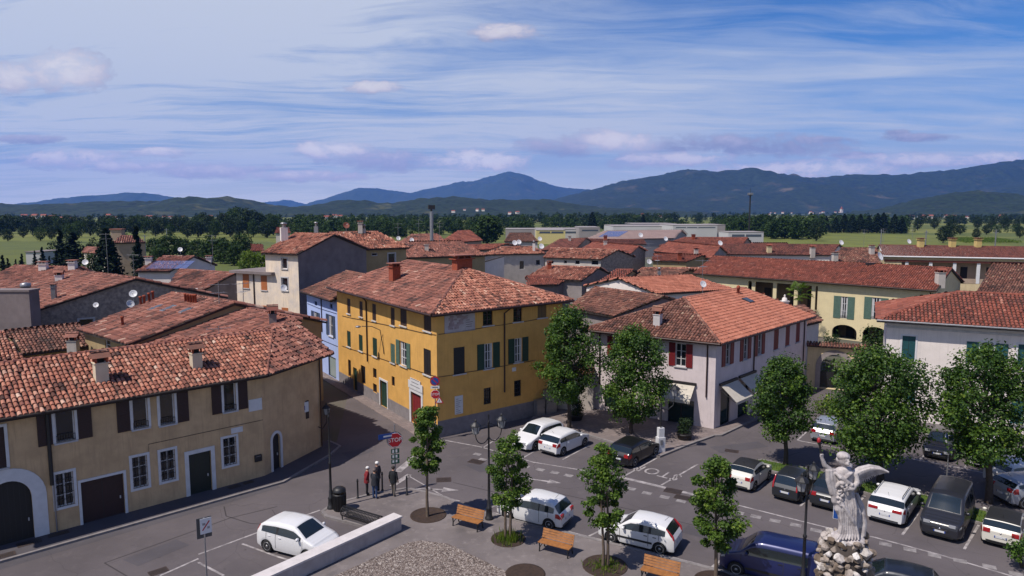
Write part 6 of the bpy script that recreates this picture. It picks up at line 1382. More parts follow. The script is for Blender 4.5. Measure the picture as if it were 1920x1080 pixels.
# ================================================================ street furniture
# white parapet wall
a, e = P(753, 998), P(577, 1082); t = (e-a).normalized(); n = V(t.y, -t.x, 0); n = n if n.x > 0 else -n
pw_ = thing('parapet', 'low white parapet wall with a flat stone coping in the foreground', 'wall', (a.x, a.y, .1)); b = MB(); wpar = mat('parapet_render', (.42, .38, .38), .9, .25, 1.6, bump=.3, streak=.25)
b.frame_box(V(a.x, a.y, 0), t, n, UP, 0, 9.5, -.55, 0, .1, .78, wpar); b.build('wall', pw_); b = MB(); k = 0.0
cop = mat('parapet_coping', (.58, .54, .535), .8, .15, 2.2, bump=.15)
while k < 9.4: b.frame_box(V(a.x, a.y, 0), t, n, UP, k-.03, k+1.165, -.60, .05, .78, .87, cop); k += 1.2
b.build('coping', pw_)
# benches
wood_b = mat('bench_wood', (.34, .14, .04), .6, .35, 5, bump=.2, bscale=20, coat=.1)
def bench():
    o = thing('bench', '', 'bench', (0, 0, 0), group='wooden benches along the plaza'); 
    for s in (-1, 1):
        b = MB(); x = s*.74
        b.tube([(x, -.26, 0), (x, -.24, .22), (x, -.27, .42)], [.035, .03, .035], 6, iron); b.tube([(x, .30, 0), (x, .22, .25), (x, .20, .43), (x, .34, .86)], [.035, .03, .03, .02], 6, iron); b.tube([(x, -.27, .42), (x, .20, .40)], .028, 6, iron); b.tube([(x, -.24, .18), (x, .0, .26), (x, .24, .18)], .02, 6, iron); b.build('leg', o, world=False)
    b = MB()
    for k in range(5): b.frame_box(V(0, -.25+k*.108, .44-.004*k), V(1, 0, 0), V(0, 1, 0), UP, -.82, .82, -.046, .046, 0, .036, wood_b)
    b.build('seat', o, world=False); b = MB(); d = V(0, .33, .94).normalized(); nn = V(0, -.94, .33).normalized()
    for k in range(4): b.frame_box(V(0, .215, .50)+d*(k*.115), V(1, 0, 0), d, nn, -.82, .82, 0, .098, 0, .032, wood_b)
    b.build('backrest', o, world=False); return o
RD = math.atan2(-.487, .873)
bp_ = bench(); first = True
for (x, y, lab) in ((877, 988, 'wooden bench left, beside the lamp with hanging lanterns'), (1042, 1036, 'middle wooden bench, left of the two-stemmed tree before the white hatchback'), (1237, 1090, 'wooden bench cut by the bottom edge of the picture')):
    o = bp_ if first else copy_tree(bp_); first = False; c = P(x, y, .12); o.location = c; o.rotation_euler.z = RD; o['label'] = lab; ORG[o.name] = c
# tubular wire bike rack
a, e = P(646, 972, .12), P(712, 992, .12); bk = thing('bicycle_rack', 'long tubular black wire bicycle rack behind the white car', 'bicycle rack', a); b = MB(); d = (e-a).normalized(); s_ = d.cross(UP).normalized(); L = (e-a).length; R0 = .27
nring = 26
for k in range(nring):
    c = a+d*L*k/(nring-1)+UP*.42; r = .016 if 0 < k < nring-1 else .03; b.tube([c+(s_*math.cos(t)+UP*math.sin(t))*R0 for t in np.linspace(0, 2*math.pi, 15)], r, 4, iron, caps=False)
b.build('hoops', bk); b = MB()
for t in np.linspace(0, 2*math.pi, 13)[:-1]: q = (s_*math.cos(t)+UP*math.sin(t))*R0; b.tube([a+UP*.42+q, e+UP*.42+q], .012, 4, iron)
b.build('bars', bk); b = MB()
for p in (a+d*.05, e-d*.05):
    for q in (-1, 1): b.tube([p+s_*q*.2, p+s_*q*.22+UP*.25], .03, 6, iron)
b.build('leg', bk)
# litter bin
c = P(637, 956, .12); o = thing('litter_bin', 'black litter bin with a domed hood beside the plain lamp post', 'litter bin', c); b = MB(); b.lathe(c, [(.30, 0), (.33, .05), (.35, .85), (.37, .87), (.37, .93), (.34, .95)], 16, iron)
for k in range(16): a_ = k*math.pi/8; b.tube([c+V(math.cos(a_)*.34, math.sin(a_)*.34, .06), c+V(math.cos(a_)*.36, math.sin(a_)*.36, .86)], .018, 4, iron)
b.build('body', o); b = MB(); b.lathe(c+UP*1.08, [(.36, 0), (.34, .12), (.22, .21), (.02, .25)], 16, iron)
for k in range(4): a_ = k*math.pi/2+.4; b.tube([c+V(math.cos(a_)*.33, math.sin(a_)*.33, .93), c+V(math.cos(a_)*.33, math.sin(a_)*.33, 1.1)], .025, 5, iron)
b.build('hood', o)
# bollards
def bollard():
    o = thing('bollard', '', 'bollard', (0, 0, 0), group='slim iron bollards at the plaza corner'); b = MB(); b.lathe((0, 0, 0), [(.085, 0), (.085, .05), (.05, .08), (.045, .95), (.06, .97), (.06, 1.02), (.045, 1.05), (.05, 1.10), (.01, 1.15)], 10, iron); b.build('post', o, world=False); return o
bo = bollard(); first = True
for (x, y, lab) in ((671, 934, 'slim iron bollard left of the man in the red jacket'), (717, 920, 'slim iron bollard between the talking men and the stop sign'), (763, 928, 'slim iron bollard at the plaza corner beside the worn white marking')):
    o = bo if first else copy_tree(bo); first = False; o.location = P(x, y, .12); o['label'] = lab
# red cone
c = P(734, 982, .12); o = thing('traffic_cone', 'small orange red cone behind the end of the parapet', 'traffic cone', c); b = MB(); b.lathe(c, [(.13, .03), (.03, .42), (.0, .43)], 12, mat('cone_red', (.55, .06, .02), .5)); b.build('cone', o); b = MB(); b.box(c, .32, .32, .03, .3, M['cone_red']); b.build('base', o)
# lamps
lglass = mat('lantern_glass', (.30, .30, .31), .25, spec=.6)
def lantern(b1, b2, c, s=1.0):        # c = bottom of the lantern
    b1.lathe(c, [(.03, 0), (.10*s, .03), (.17*s, .06)], 6, iron, smooth=False); b1.lathe(c+UP*.46*s, [(.30*s, 0), (.28*s, .05), (.13*s, .18), (.06*s, .22), (.05*s, .30), (.01, .36)], 8, iron, smooth=False)
    b2.lathe(c+UP*.06, [(.15*s, 0), (.235*s, .40*s)], 6, lglass, smooth=False)
    for k in range(6): a_ = k*math.pi/3; b1.tube([c+V(math.cos(a_)*.15*s, math.sin(a_)*.15*s, .06), c+V(math.cos(a_)*.24*s, math.sin(a_)*.24*s, .06+.40*s)], .014, 4, iron)
def lamp_post(label, base, h, axis=None, arms=True):
    o = thing('street_lamp', label, 'street lamp', base, group='iron lamp posts'); c = Vector(base); b = MB(); b.lathe(c, [(.22, 0), (.22, .10), (.17, .14), (.15, .55), (.17, .60), (.11, .66), (.10, 1.0), (.075, 1.05), (.062, 2.5), (.085, 2.53), (.085, 2.60), (.055, 2.64), (.045, h-.5), (.06, h-.48), (.06, h-.40), (.03, h-.36), (.03, h-.12), (.06, h-.1), (.01, h)], 12, iron); b.build('post', o)
    if not arms: return o
    for s in (1, -1):
        ax = V(axis[0], axis[1], 0).normalized()*s; top = c+UP*(h-1.05); pts = []
        for k in range(13):
            t = math.pi*k/12; pts.append(top+ax*(.42-.42*math.cos(t))+UP*(-.50*math.sin(t)*1.0)+UP*(.12*(k/12)))
        b = MB(); b.tube(pts, .026, 6, iron); b.tube([c+UP*(h-.45), top+ax*.84+UP*.14], .016, 5, iron); ar_ = b.build('arm', o); b1, b2 = MB(), MB(); lantern(b1, b2, pts[-1]); la_ = b1.build('lantern', ar_); g_ = MB(); lantern(MB(), g_, pts[-1]); g_.build('lantern_glass', ar_)
    return o
lamp_post('plain iron lamp post beside the litter bin', P(621, 953, .12), 5.6, arms=False)
lamp_post('iron lamp post with two hanging lanterns in front of the yellow house', P(917, 973, .12), 5.7, (.78, .62))
lamp_post('iron lamp post with two lanterns cut by the bottom edge beside the blue van', P(1504, 1113, .12), 5.7, (-.62, -.78))
lp = P(1238, 846, .12); o = thing('street_lamp', 'iron lamp with one lantern rising from a white pillar before the shop', 'street lamp', lp, group='iron lamp posts'); b = MB(); b.tube([lp+UP*1.4, lp+UP*3.4], [.06, .05], 8, iron); pts = [lp+UP*3.0, lp+V(.45, .1, 2.85), lp+V(.85, .2, 3.15), lp+V(.95, .22, 3.75)]; b.tube(pts, .03, 6, iron); b.build('post', o); b1, b2 = MB(), MB(); lantern(b1, b2, pts[-1], 1.15); b1.build('lantern', o); b2.build('lantern_glass', o)
b = MB(); b.box(lp, .52, .42, 1.0, .3, white_frame); b.box(lp+UP*1.0, .4, .32, .65, .3, white_frame); b.box(lp+V(.03, -.24, .5), .2, .02, .35, .3, metal_grey); b.build('pillar', o)
# wall lantern on the corner of the beige house
q = P(594, 786, 0); cw = A2+nB*.75-uB*.35; z_ = 16.3-(786-397)*cw.y/FPX; c = V(cw.x, cw.y, z_); o = thing('wall_lantern', 'iron wall lantern on a curved bracket at the corner of the beige house', 'wall lantern', A2-uB*.35+UP*(z_-.9)); b1, b2 = MB(), MB(); lantern(b1, b2, c, 1.1); b1.build('lantern', o); b2.build('lantern_glass', o); b = MB(); b.tube([A2-uB*.35+UP*(z_-.9)+nB*.02, A2-uB*.35+UP*(z_-1.0)+nB*.4, c-UP*.5, c], .028, 6, iron); b.build('bracket', o)
# ---------------------------------------------------------------- signs
s_red = mat('sign_red', (.40, .012, .02), .4, .08, 5); s_white = mat('sign_white', (.62, .62, .64), .4); s_blue = mat('sign_blue', (.012, .06, .26), .4); s_green = mat('sign_green', (.012, .07, .05), .5); s_back = mat('sign_back', (.06, .06, .065), .5)
def face_to(p, az=None):
    d = V(0-p.x, 0-p.y, 0).normalized() if az is None else V(math.cos(az), math.sin(az), 0); x = V(-d.y, d.x, 0); return x, UP, d     # x to the right as seen from the front
def disc(b, c, x, y, z, r, m, n=24, d0=0, d1=.02, rot=0):
    pl = [c+x*math.cos(2*math.pi*k/n+rot)*r+y*math.sin(2*math.pi*k/n+rot)*r+z*d0 for k in range(n)]; b.prism(pl, z*(d1-d0), m)
def pole(o, base, h, r=.035, m=metal_grey):
    b = MB(); b.tube([base, Vector(base)+UP*h], r, 8, m); b.build('pole', o)
def put_text(b, body, size, m, c, x, y, sx=1.0): vs, fs = text_mesh(body, size, m, frame_mtx(c, x, y), .003, 1.0, sx); b.raw(vs, fs, m)
base = P(742, 921, .12); st = thing('stop_sign', 'red octagonal stop sign above small dark plates beside the talking people', 'stop sign', base); pole(st, base, 4.0)
x, y, z = face_to(base); z = (z+V(.25, 0, 0)).normalized(); x = V(-z.y, z.x, 0)
zc = 16.3-(835-397)*base.y/FPX; c = V(base.x, base.y, zc)+z*.05; b = MB(); disc(b, c, x, UP, z, .45, s_white, 8, 0, .02, math.pi/8); disc(b, c, x, UP, z, .42, s_red, 8, .02, .026, math.pi/8); put_text(b, 'STOP', .34, s_white, c+z*.03, x, UP, .95); disc(b, c-z*.1, x, UP, z, .46, s_back, 24, -.02, 0); b.build('plate', st)
for k, (zz, tx_) in enumerate(((857, 0), (868, 0), (878, 0))):
    zq = 16.3-(zz-397)*base.y/FPX; b = MB(); b.frame_box(V(base.x, base.y, zq)+z*.04, x, UP, z, -.24, .24, -.13, .13, 0, .02, s_green)
    for q in (-.12, .07): b.frame_box(V(base.x, base.y, zq)+z*.04, x, UP, z, q-.05, q+.05, -.09+.02*k, .09, .02, .024, s_white)
    b.build('small_plate', st)
zs_ = 16.3-(825-397)*base.y/FPX; sn = thing('street_name_sign', 'blue street name plate with white lettering fixed to the stop sign pole', 'street sign', V(base.x, base.y, zs_)); xd = V(.86, .50, 0); nd = V(.5, -.86, 0); b = MB(); b.frame_box(V(base.x, base.y, zs_), xd, UP, nd, -1.0, .05, -.15, .15, .03, .05, s_blue); b.frame_box(V(base.x, base.y, zs_), xd, UP, nd, -.70, -.12, -.045, .045, .05, .054, s_white); b.build('plate', sn)
# cluster on the corner of the yellow house
cs = C+(nl+nr).normalized()*.55; base = V(cs.x, cs.y, .06); x, y, z = face_to(base)
def zat(yy, p=base): return 16.3-(yy-397)*p.y/FPX
ns = thing('road_sign_post', 'post with no parking, stop and triangle signs at the corner of the yellow house', 'road signs', base); pole(ns, base, zat(711)-.06+.1)
c = V(base.x, base.y, zat(719)); b = MB(); disc(b, c+x*-.02, x, UP, z, .34, s_red, 28, .04, .055); disc(b, c+x*-.02, x, UP, z, .26, s_blue, 28, .055, .06); a_ = (x-UP).normalized(); b2_ = (x+UP).normalized(); b.frame_box(c+x*-.02, a_, b2_, z, -.27, .27, -.035, .035, .06, .064, s_red); b.build('no_parking_plate', ns)
c = V(base.x, base.y, zat(731)); b = MB(); b.frame_box(c, x, UP, z, -.32, .30, -.10, .10, .04, .055, s_white); b.frame_box(c, x, UP, z, -.2, .2, -.03, .03, .055, .058, s_back); b.build('panel', ns)
c = V(base.x, base.y, zat(745)); b = MB(); disc(b, c, x, UP, z, .34, s_white, 8, .04, .055, math.pi/8); disc(b, c, x, UP, z, .315, s_red, 8, .055, .06, math.pi/8); put_text(b, 'STOP', .25, s_white, c+z*.062, x, UP, .95); b.build('stop_plate', ns)
c = V(base.x, base.y, zat(758))+x*.28; b = MB(); disc(b, c, x, UP, z, .36, s_red, 3, .04, .055, math.pi/2); disc(b, c, x, UP, z, .24, s_white, 3, .055, .06, math.pi/2); b.frame_box(c, x, UP, z, -.02, .02, -.06, .1, .06, .063, s_back); b.build('triangle_plate', ns)
# end of zone sign bottom left
base = P(389, 1108); x, y, z = face_to(base); z = (z+V(.25, 0, 0)).normalized(); x = V(-z.y, z.x, 0); es = thing('parking_zone_sign', 'square white end of zone sign with a red slash on a grey pole, bottom left', 'road sign', base); zz = zat(1013, base); pole(es, base, zz+.45)
c = V(base.x, base.y, zz); b = MB(); b.frame_box(c, x, UP, z, -.30, .30, -.45, .45, -.05, -.02, s_back); b.build('back_plate', es); b = MB(); b.frame_box(c+UP*.10+x*.06, x, UP, z, -.23, .23, -.35, .33, .03, .05, s_white); a_ = (x*.6+UP*.8).normalized(); b2_ = a_.cross(z); b.frame_box(c+UP*.10+x*.06, a_, b2_, z, -.24, .24, -.025, .025, .05, .055, s_red)
for q, w_ in ((-.08, .06), (.1, .05)): b.frame_box(c+UP*(.10-q)+x*(.06+q), x, UP, z, -w_, w_, -.05, .05, .05, .053, metal_grey)
b.build('plate', es)
# bus panel on a brown post by the beige house
base = P(570, 852, .11); x = (uB*.55+uA*.6).normalized(); z = V(x.y, -x.x, 0); bs = thing('notice_sign', 'dark framed white notice panel on a brown post by the beige house corner', 'sign', base); pole(bs, base, zat(766, base), .045, brown_sh); c = V(base.x, base.y, zat(777, base)); b = MB(); b.frame_box(c, x, UP, z, -.5, .45, -.62, .62, .03, .10, brown_sh); b.build('back_board', bs); b = MB(); b.frame_box(c+UP*.18, x, UP, z, -.36, .42, -.32, .36, .10, .12, s_white); b.frame_box(c+UP*.16, x, UP, z, -.05, .12, -.14, .16, .12, .124, s_blue); b.build('panel', bs)
# parking signs
base = P(1773, 925, 0); x, y, z = face_to(base); p1 = thing('parking_sign', 'blue P parking sign on a grey pole behind the dark van', 'parking sign', base, group='blue parking signs'); zz = zat(832, base); pole(p1, base, zz+.3); c = V(base.x, base.y, zz); b = MB(); b.frame_box(c, x, UP, z, -.22, .22, -.36, .30, .04, .055, s_white); b.frame_box(c, x, UP, z, -.19, .19, -.12, .27, .055, .06, s_blue); put_text(b, 'P', .34, s_white, c+UP*.08+z*.064, x, UP); b.build('plate', p1)
base = P(1569, 1072, .0); x, y, z = face_to(base); p2 = thing('parking_sign', 'blue P parking sign partly hidden behind the stone angel', 'parking sign', base, group='blue parking signs'); zz = zat(977, base); pole(p2, base, zz+.4); c = V(base.x, base.y, zz); b = MB(); b.frame_box(c, x, UP, z, -.28, .28, -.42, .42, .04, .055, s_white); b.frame_box(c, x, UP, z, -.26, .26, -.40, .40, .055, .06, s_blue); put_text(b, 'P', .5, s_white, c+z*.064, x, UP); b.build('plate', p2)
# utility cabinets and the white gate between yellow and pink houses
q = P(990, 776, .06); angc = math.atan2(dR_.y, dR_.x)
def cabinet(p, w, d, h, lab):
    o = thing('utility_cabinet', lab, 'cabinet', p, angc, group='grey cabinets against the yellow house'); b = MB(); b.box((0, 0, 0), w, d, h, 0, metal_grey); b.box((0, 0, h), w*1.06, d*1.08, .05, 0, metal_grey); b.build('body', o, world=False); b = MB(); b.box((0, -d/2-.012, .08), w*.9, .02, h-.16, 0, metal_grey); b.box((w*.36, -d/2-.03, h*.5), .03, .03, .14, 0, iron); b.build('door', o, world=False)
cabinet(C+dR_*9.3+nr*.35+UP*.0, .85, .4, 1.35, 'lower grey cabinet against the yellow house'); cabinet(C+dR_*10.4+nr*.35, 1.1, .45, 2.0, 'taller grey cabinet against the right end of the yellow house')
g0, g1 = P(1010, 768), P(1112, 772); gt = House('passage_wall', 'shaded wall with a glazed white doorway between the yellow and mauve houses', 'wall', (g0+g1)/2); w_ = gt.wall(g0, g1, 0, 3.2, w_pale); w_.door((1014, 1032, 714, 764), m=dark_sh, surround=white_frame, sw=.12, planks=3); gt.wall(g1-w_.n*.3, g0-w_.n*.3, 0, 3.2, w_pale); tiles(gt.roofmb, [w_.pt(-.1, 3.2, .4), w_.pt(w_.L, 3.2, .4), w_.pt(w_.L, 3.7, -1), w_.pt(-.1, 3.7, -1)], roof_brown); gt.finish()
# ================================================================ cars: each body is one lofted shell with real wheel arches; windows, lamps and doors are their own parts
def paintm(name, col, rough=.38, metal=0.0): return mat(name, col, rough, metal=metal, spec=.5, coat=.45)
car_glass = mat('car_glass', (.010, .016, .020), .07, spec=.8); tyre_m = mat('tyre', (.012, .012, .013), .85); rim_m = mat('alloy_rim', (.34, .34, .35), .35, .1, 8, metal=.7); trim_m = mat('black_trim', (.012, .012, .013), .6)
lamp_red = mat('tail_lamp', (.30, .008, .012), .15, coat=.6); lamp_clear = mat('head_lamp', (.32, .33, .36), .15, coat=.5, metal=.1); plate_m = mat('number_plate', (.55, .56, .58), .5); plate_b = mat('plate_band', (.02, .06, .30), .5); chrome = mat('chrome', (.6, .6, .62), .15, metal=1.0); seam_m = mat('panel_gap', (.02, .02, .02), .9)
def car(name, label, cat, pm, rear=None, front=None, centre=None, head=0.0, L=3.9, W_=1.70, Hc=1.48, kind='hatch', group=None, tails='side', roofm=None, hood=.74, doors=5, bump_trim=False, rails=False, z0=.0):
    fo = .19*L if kind != 'van' else .18*L; wb = .635*L; wr_ = .305 if L < 4.2 else .33
    # top profile (x from the nose, z)
    K = {'hatch': [(0, .58), (.035, .70), (.10, hood), (.235, .93), (.28, .98), (.43, Hc-.05), (.52, Hc-.005), (.62, Hc), (.80, Hc-.05), (.89, Hc-.12), (.968, .98), (.986, .88), (1, .80)],
         'supermini': [(0, .55), (.03, .68), (.10, .78), (.23, .92), (.265, .96), (.42, Hc-.05), (.52, Hc), (.66, Hc-.02), (.83, Hc-.08), (.885, Hc-.15), (.968, .96), (.988, .86), (1, .78)],
         'mono': [(0, .62), (.03, .76), (.10, .88), (.20, 1.00), (.23, 1.04), (.40, Hc-.05), (.52, Hc), (.70, Hc-.01), (.88, Hc-.10), (.935, Hc-.22), (.98, 1.04), (.992, .92), (1, .82)],
         'van': [(0, .66), (.006, .78), (.018, .87), (.045, .945), (.10, 1.02), (.19, 1.14), (.21, 1.18), (.34, Hc-.10), (.42, Hc-.01), (.6, Hc), (.94, Hc-.02), (.975, Hc-.10), (.99, 1.15), (.995, 1.0), (1, .95)],
         'coupe500': [(0, .60), (.03, .74), (.09, .86), (.22, .96), (.26, 1.0), (.43, Hc-.06), (.53, Hc), (.64, Hc-.01), (.82, Hc-.14), (.92, 1.10), (.97, .98), (.99, .88), (1, .78)],
         'sedan': [(0, .56), (.03, .68), (.10, .78), (.26, .90), (.30, .94), (.44, Hc-.05), (.52, Hc), (.62, Hc-.02), (.72, Hc-.12), (.84, 1.02), (.96, .98), (.985, .90), (1, .82)],
         'estate': [(0, .56), (.03, .70), (.10, .80), (.25, .93), (.29, .97), (.42, Hc-.05), (.50, Hc), (.66, Hc-.01), (.84, Hc-.07), (.89, Hc-.13), (.966, 1.0), (.986, .90), (1, .80)],
         'suv': [(0, .66), (.03, .84), (.10, .96), (.23, 1.06), (.265, 1.10), (.40, Hc-.06), (.50, Hc), (.66, Hc-.02), (.86, Hc-.10), (.92, Hc-.20), (.97, 1.16), (.988, 1.02), (1, .92)]}[kind]
    kx = np.array([k[0]*L for k in K]); kz = np.array([k[1] for k in K]); KX, KZ = kx, kz
    if kind == 'van': kx, kz = np.delete(kx, [1, 2]), np.delete(kz, [1, 2])
    cowl, rf = kx[4], kx[5]; rr_, rgb = (kx[9] if kind not in ('sedan', 'coupe500') else kx[8]), (kx[10] if kind not in ('sedan', 'coupe500') else kx[9])
    belt0, belt1 = kz[4]-.07, min(kz[10], kz[4]+.06) if kind != 'sedan' else .98
    axles = (fo, fo+wb); ar = wr_+.055
    xs = list(np.arange(0, L+.001, .13))+list(KX)
    for a in axles: xs += [a+ar*math.cos(t) for t in np.linspace(0, math.pi, 13)]
    xs = sorted(xs); X = [xs[0]]
    for x in xs[1:]:
        if x-X[-1] > .012: X.append(x)
    X = np.array(X); zt = np.interp(X, KX, KZ); 
    glz = ((X > cowl-.05) & (X < rf-.10)) | ((X > rr_) & (X < rgb+.05)); zt[1:-1] = np.where((X[1:-1] > .3) & (X[1:-1] < .8*L) & ~glz[1:-1], .25*zt[:-2]+.5*zt[1:-1]+.25*zt[2:], zt[1:-1])
    belt = belt0+(belt1-belt0)*np.clip((X-cowl)/(rgb-cowl), 0, 1); zb = np.minimum(belt, zt-.05)
    sill = .20 if kind not in ('suv', 'van') else .24
    zlo = np.full(len(X), sill); zlo = np.where(X < .25, sill+.05, zlo); zlo = np.where(X > L-.25, sill+.07, zlo)
    for a in axles: d = ar**2-(X-a)**2; zlo = np.where(d > 0, np.maximum(zlo, wr_+np.sqrt(np.maximum(d, 0))), zlo)
    w0 = W_/2*(1-.20*np.clip((.55-X)/.55, 0, 1)**2.2-.12*np.clip((X-(L-.45))/.45, 0, 1)**2.2)
    NS, NG, NR = 7, 4, 5; tumble = .30 if kind != 'van' else .15
    rows = []
    for k in range(NS):
        t = k/(NS-1); z = zlo+t*(zb-zlo); u_ = (z-.60)/.62; y = w0*(1-.085*u_**2-(.02*(k == 0))); rows.append((y, z))
    yb, ze = rows[-1][0], zb+(zt-zb)*.90
    for k in range(1, NG): t = k/(NG-1); z = zb+(ze-zb)*t; y = yb-tumble*(z-zb)-.02*np.clip((zt-zb)/.3, 0, 1); rows.append((y, z))
    ye = rows[-1][0]
    for k in range(1, NR+1): t = k/NR; rows.append((ye*(1-t), ze+(zt-ze)*math.sin(math.pi/2*t)))
    nr = len(rows); Y = np.stack([r[0] for r in rows]); Z = np.stack([r[1] for r in rows])            # nr x nx
    xl = L/2-X
    def grid(side): return np.stack([np.broadcast_to(xl, Y.shape), Y*side, Z], 2)
    body = MB(); win_mb = {}; nx = len(X)
    bp = [cowl+.34, (cowl+.34+rgb)/2+.05] if doors == 5 else [cowl+.34, rr_-.55]
    wend = rgb-.28 if kind not in ('sedan', 'coupe500') else rr_-.02
    if kind == 'van': wend = rgb-.15
    pil = [bp[1]]
    if kind == 'estate': pil.append(rgb-.85)
    def cls(j, i):
        x = (X[i]+X[i+1])/2; gh = (zt[i]+zt[i+1])/2-(zb[i]+zb[i+1])/2
        if NS-1 <= j < NS-1+NG-1:
            if gh > .22 and cowl+.22 < x < wend and j < NS-1+NG-2+(0): 
                if any(abs(x-p) < .05 for p in pil): return 'pillar'
                if kind == 'van' and x > bp[1]+.95: return 'body'
                return 'window%d' % sum(x > p for p in pil)
            return 'body'
        if j >= NS-1+NG-1:
            if cowl+.03 < x < rf-.03: return 'windscreen' if j >= NS+NG-1 else 'body'
            if rr_+.03 < x < rgb-.02 and j >= NS+NG-2: return 'rear_window'
            if roofm and rf < x < rr_: return 'roofpanel'
        return 'body'
    faces = {}
    for j in range(nr-1):
        for i in range(nx-1): faces.setdefault(cls(j, i), []).append((j, i))
    parts = {}
    for nm, fl in faces.items():
        ms = {'body': pm, 'pillar': trim_m, 'roofpanel': roofm}.get(nm, car_glass)
        for side in (1, -1):
            G = grid(side).reshape(-1, 3); f = np.array([(j*nx+i, j*nx+i+1, (j+1)*nx+i+1, (j+1)*nx+i) for j, i in fl])
            if side > 0: f = f[:, ::-1]
            if nm in ('body', 'pillar', 'roofpanel'): parts.setdefault('body', body)
            tgt = body if nm in ('body', 'pillar', 'roofpanel') else win_mb.setdefault((nm, 0 if nm in ('windscreen', 'rear_window') else side), MB())
            used = np.unique(f); re = np.zeros(len(G), int); re[used] = np.arange(len(used)); tgt.bulk(G[used], re[f], ms, .5, True)
    for i, fl in ((0, 1), (nx-1, -1)):                                  # nose and tail caps
        pr = [V(xl[i], Y[j, i], Z[j, i]) for j in range(nr)]+[V(xl[i], -Y[j, i], Z[j, i]) for j in range(nr-2, -1, -1)]
        body.raw(pr, [tuple(range(len(pr)))[::1 if fl > 0 else -1]], pm)
    # underside and wheel wells
    body.box((0, 0, .17), L*.94, W_*.80, .35, 0, trim_m)
    for a in axles: body.box((L/2-a, 0, .2), ar*1.9, W_*.86, ar+.12, 0, trim_m)
    # door gaps
    gaps = [cowl+.10, bp[1]]+([rgb-.62] if doors == 5 else [])
    for gx in gaps:
        i = int(np.argmin(abs(X-gx))); 
        for side in (1, -1):
            for j in range(1, NS-1): 
                a, b2 = V(xl[i], Y[j, i]*side, Z[j, i]), V(xl[i], Y[j+1, i]*side, Z[j+1, i]); o_ = V(0, .004*side, 0); body.raw([a+o_-V(.011, 0, 0), a+o_+V(.011, 0, 0), b2+o_+V(.011, 0, 0), b2+o_-V(.011, 0, 0)], [(0, 1, 2, 3)], seam_m)
    if bump_trim:
        for side in (1, -1): body.box((0, side*(W_/2-.005), .46), wb*.72, .03, .10, 0, trim_m)
    for s in (1, -1): body.box((s*(L/2-.03), 0, .22), .05, W_*.62, .10, 0, trim_m)
    # root
    if rear is not None: p = P(*rear); c = V(p.x, p.y, 0)+V(math.cos(head), math.sin(head), 0)*(L/2)
    elif front is not None: p = P(*front); c = V(p.x, p.y, 0)-V(math.cos(head), math.sin(head), 0)*(L/2)
    else: c = P(*centre) if len(centre) == 2 else V(*centre)
    o = thing(name, label, cat, (c.x, c.y, .012+z0), head, group)
    bo = body.build('body', o, world=False)
    for (nm, s), mb in win_mb.items(): mb.build('windscreen' if nm == 'windscreen' else 'rear_window' if nm == 'rear_window' else 'window', o, world=False)
    # wheels
    for a in axles:
        for side in (1, -1):
            c = V(L/2-a, side*(W_/2-.115), wr_); ax = V(0, side, 0); b = MB(); b.lathe(c, [(wr_*.62, -.09), (wr_*.93, -.09), (wr_, -.06), (wr_, .06), (wr_*.93, .095), (wr_*.66, .09)], 22, tyre_m, axis=ax); w_o = b.build('wheel', o, world=False)
            b = MB(); b.lathe(c, [(wr_*.66, .085), (wr_*.62, .07), (wr_*.60, .03), (.02, .03)], 22, trim_m, axis=ax); u1 = ax.orthogonal().normalized(); u2 = ax.cross(u1)
            for k in range(7): t = k*2*math.pi/7; d = u1*math.cos(t)+u2*math.sin(t); n_ = ax.cross(d); b.frame_box(c, d, n_, ax, .02, wr_*.63, -.032, .032, .05, .085, rim_m)
            b.lathe(c, [(wr_*.67, .07), (wr_*.67, .092), (wr_*.58, .092), (wr_*.58, .05)], 22, rim_m, axis=ax); b.lathe(c, [(.07, .04), (.07, .095), (.0, .10)], 10, rim_m, axis=ax); b.build('rim', w_o, world=False)
    # lamps: patches of the shell pushed out a little
    def patch(nm, m, sel, side, push=.010):
        G = grid(side); b = MB(); fl = [(j, i) for j in range(nr-1) for i in range(nx-1) if sel(j, (X[i]+X[i+1])/2, (Z[j, i]+Z[j+1, i+1])/2)]
        if not fl: return
        for j, i in fl:
            q = [Vector(G[j, i]), Vector(G[j, i+1]), Vector(G[j+1, i+1]), Vector(G[j+1, i])]; nn = (q[1]-q[0]).cross(q[3]-q[0]).normalized(); nn = nn if nn.y*side > 0 or nn.z > .9 else -nn
            ex = V(.02 if X[i] < L/2 else -.02, 0, 0); b.raw([v+nn*push+ex*.4 for v in q], [(3, 2, 1, 0) if side > 0 else (0, 1, 2, 3)], m)
        b.build(nm, o, world=False)
    zs = NS-1
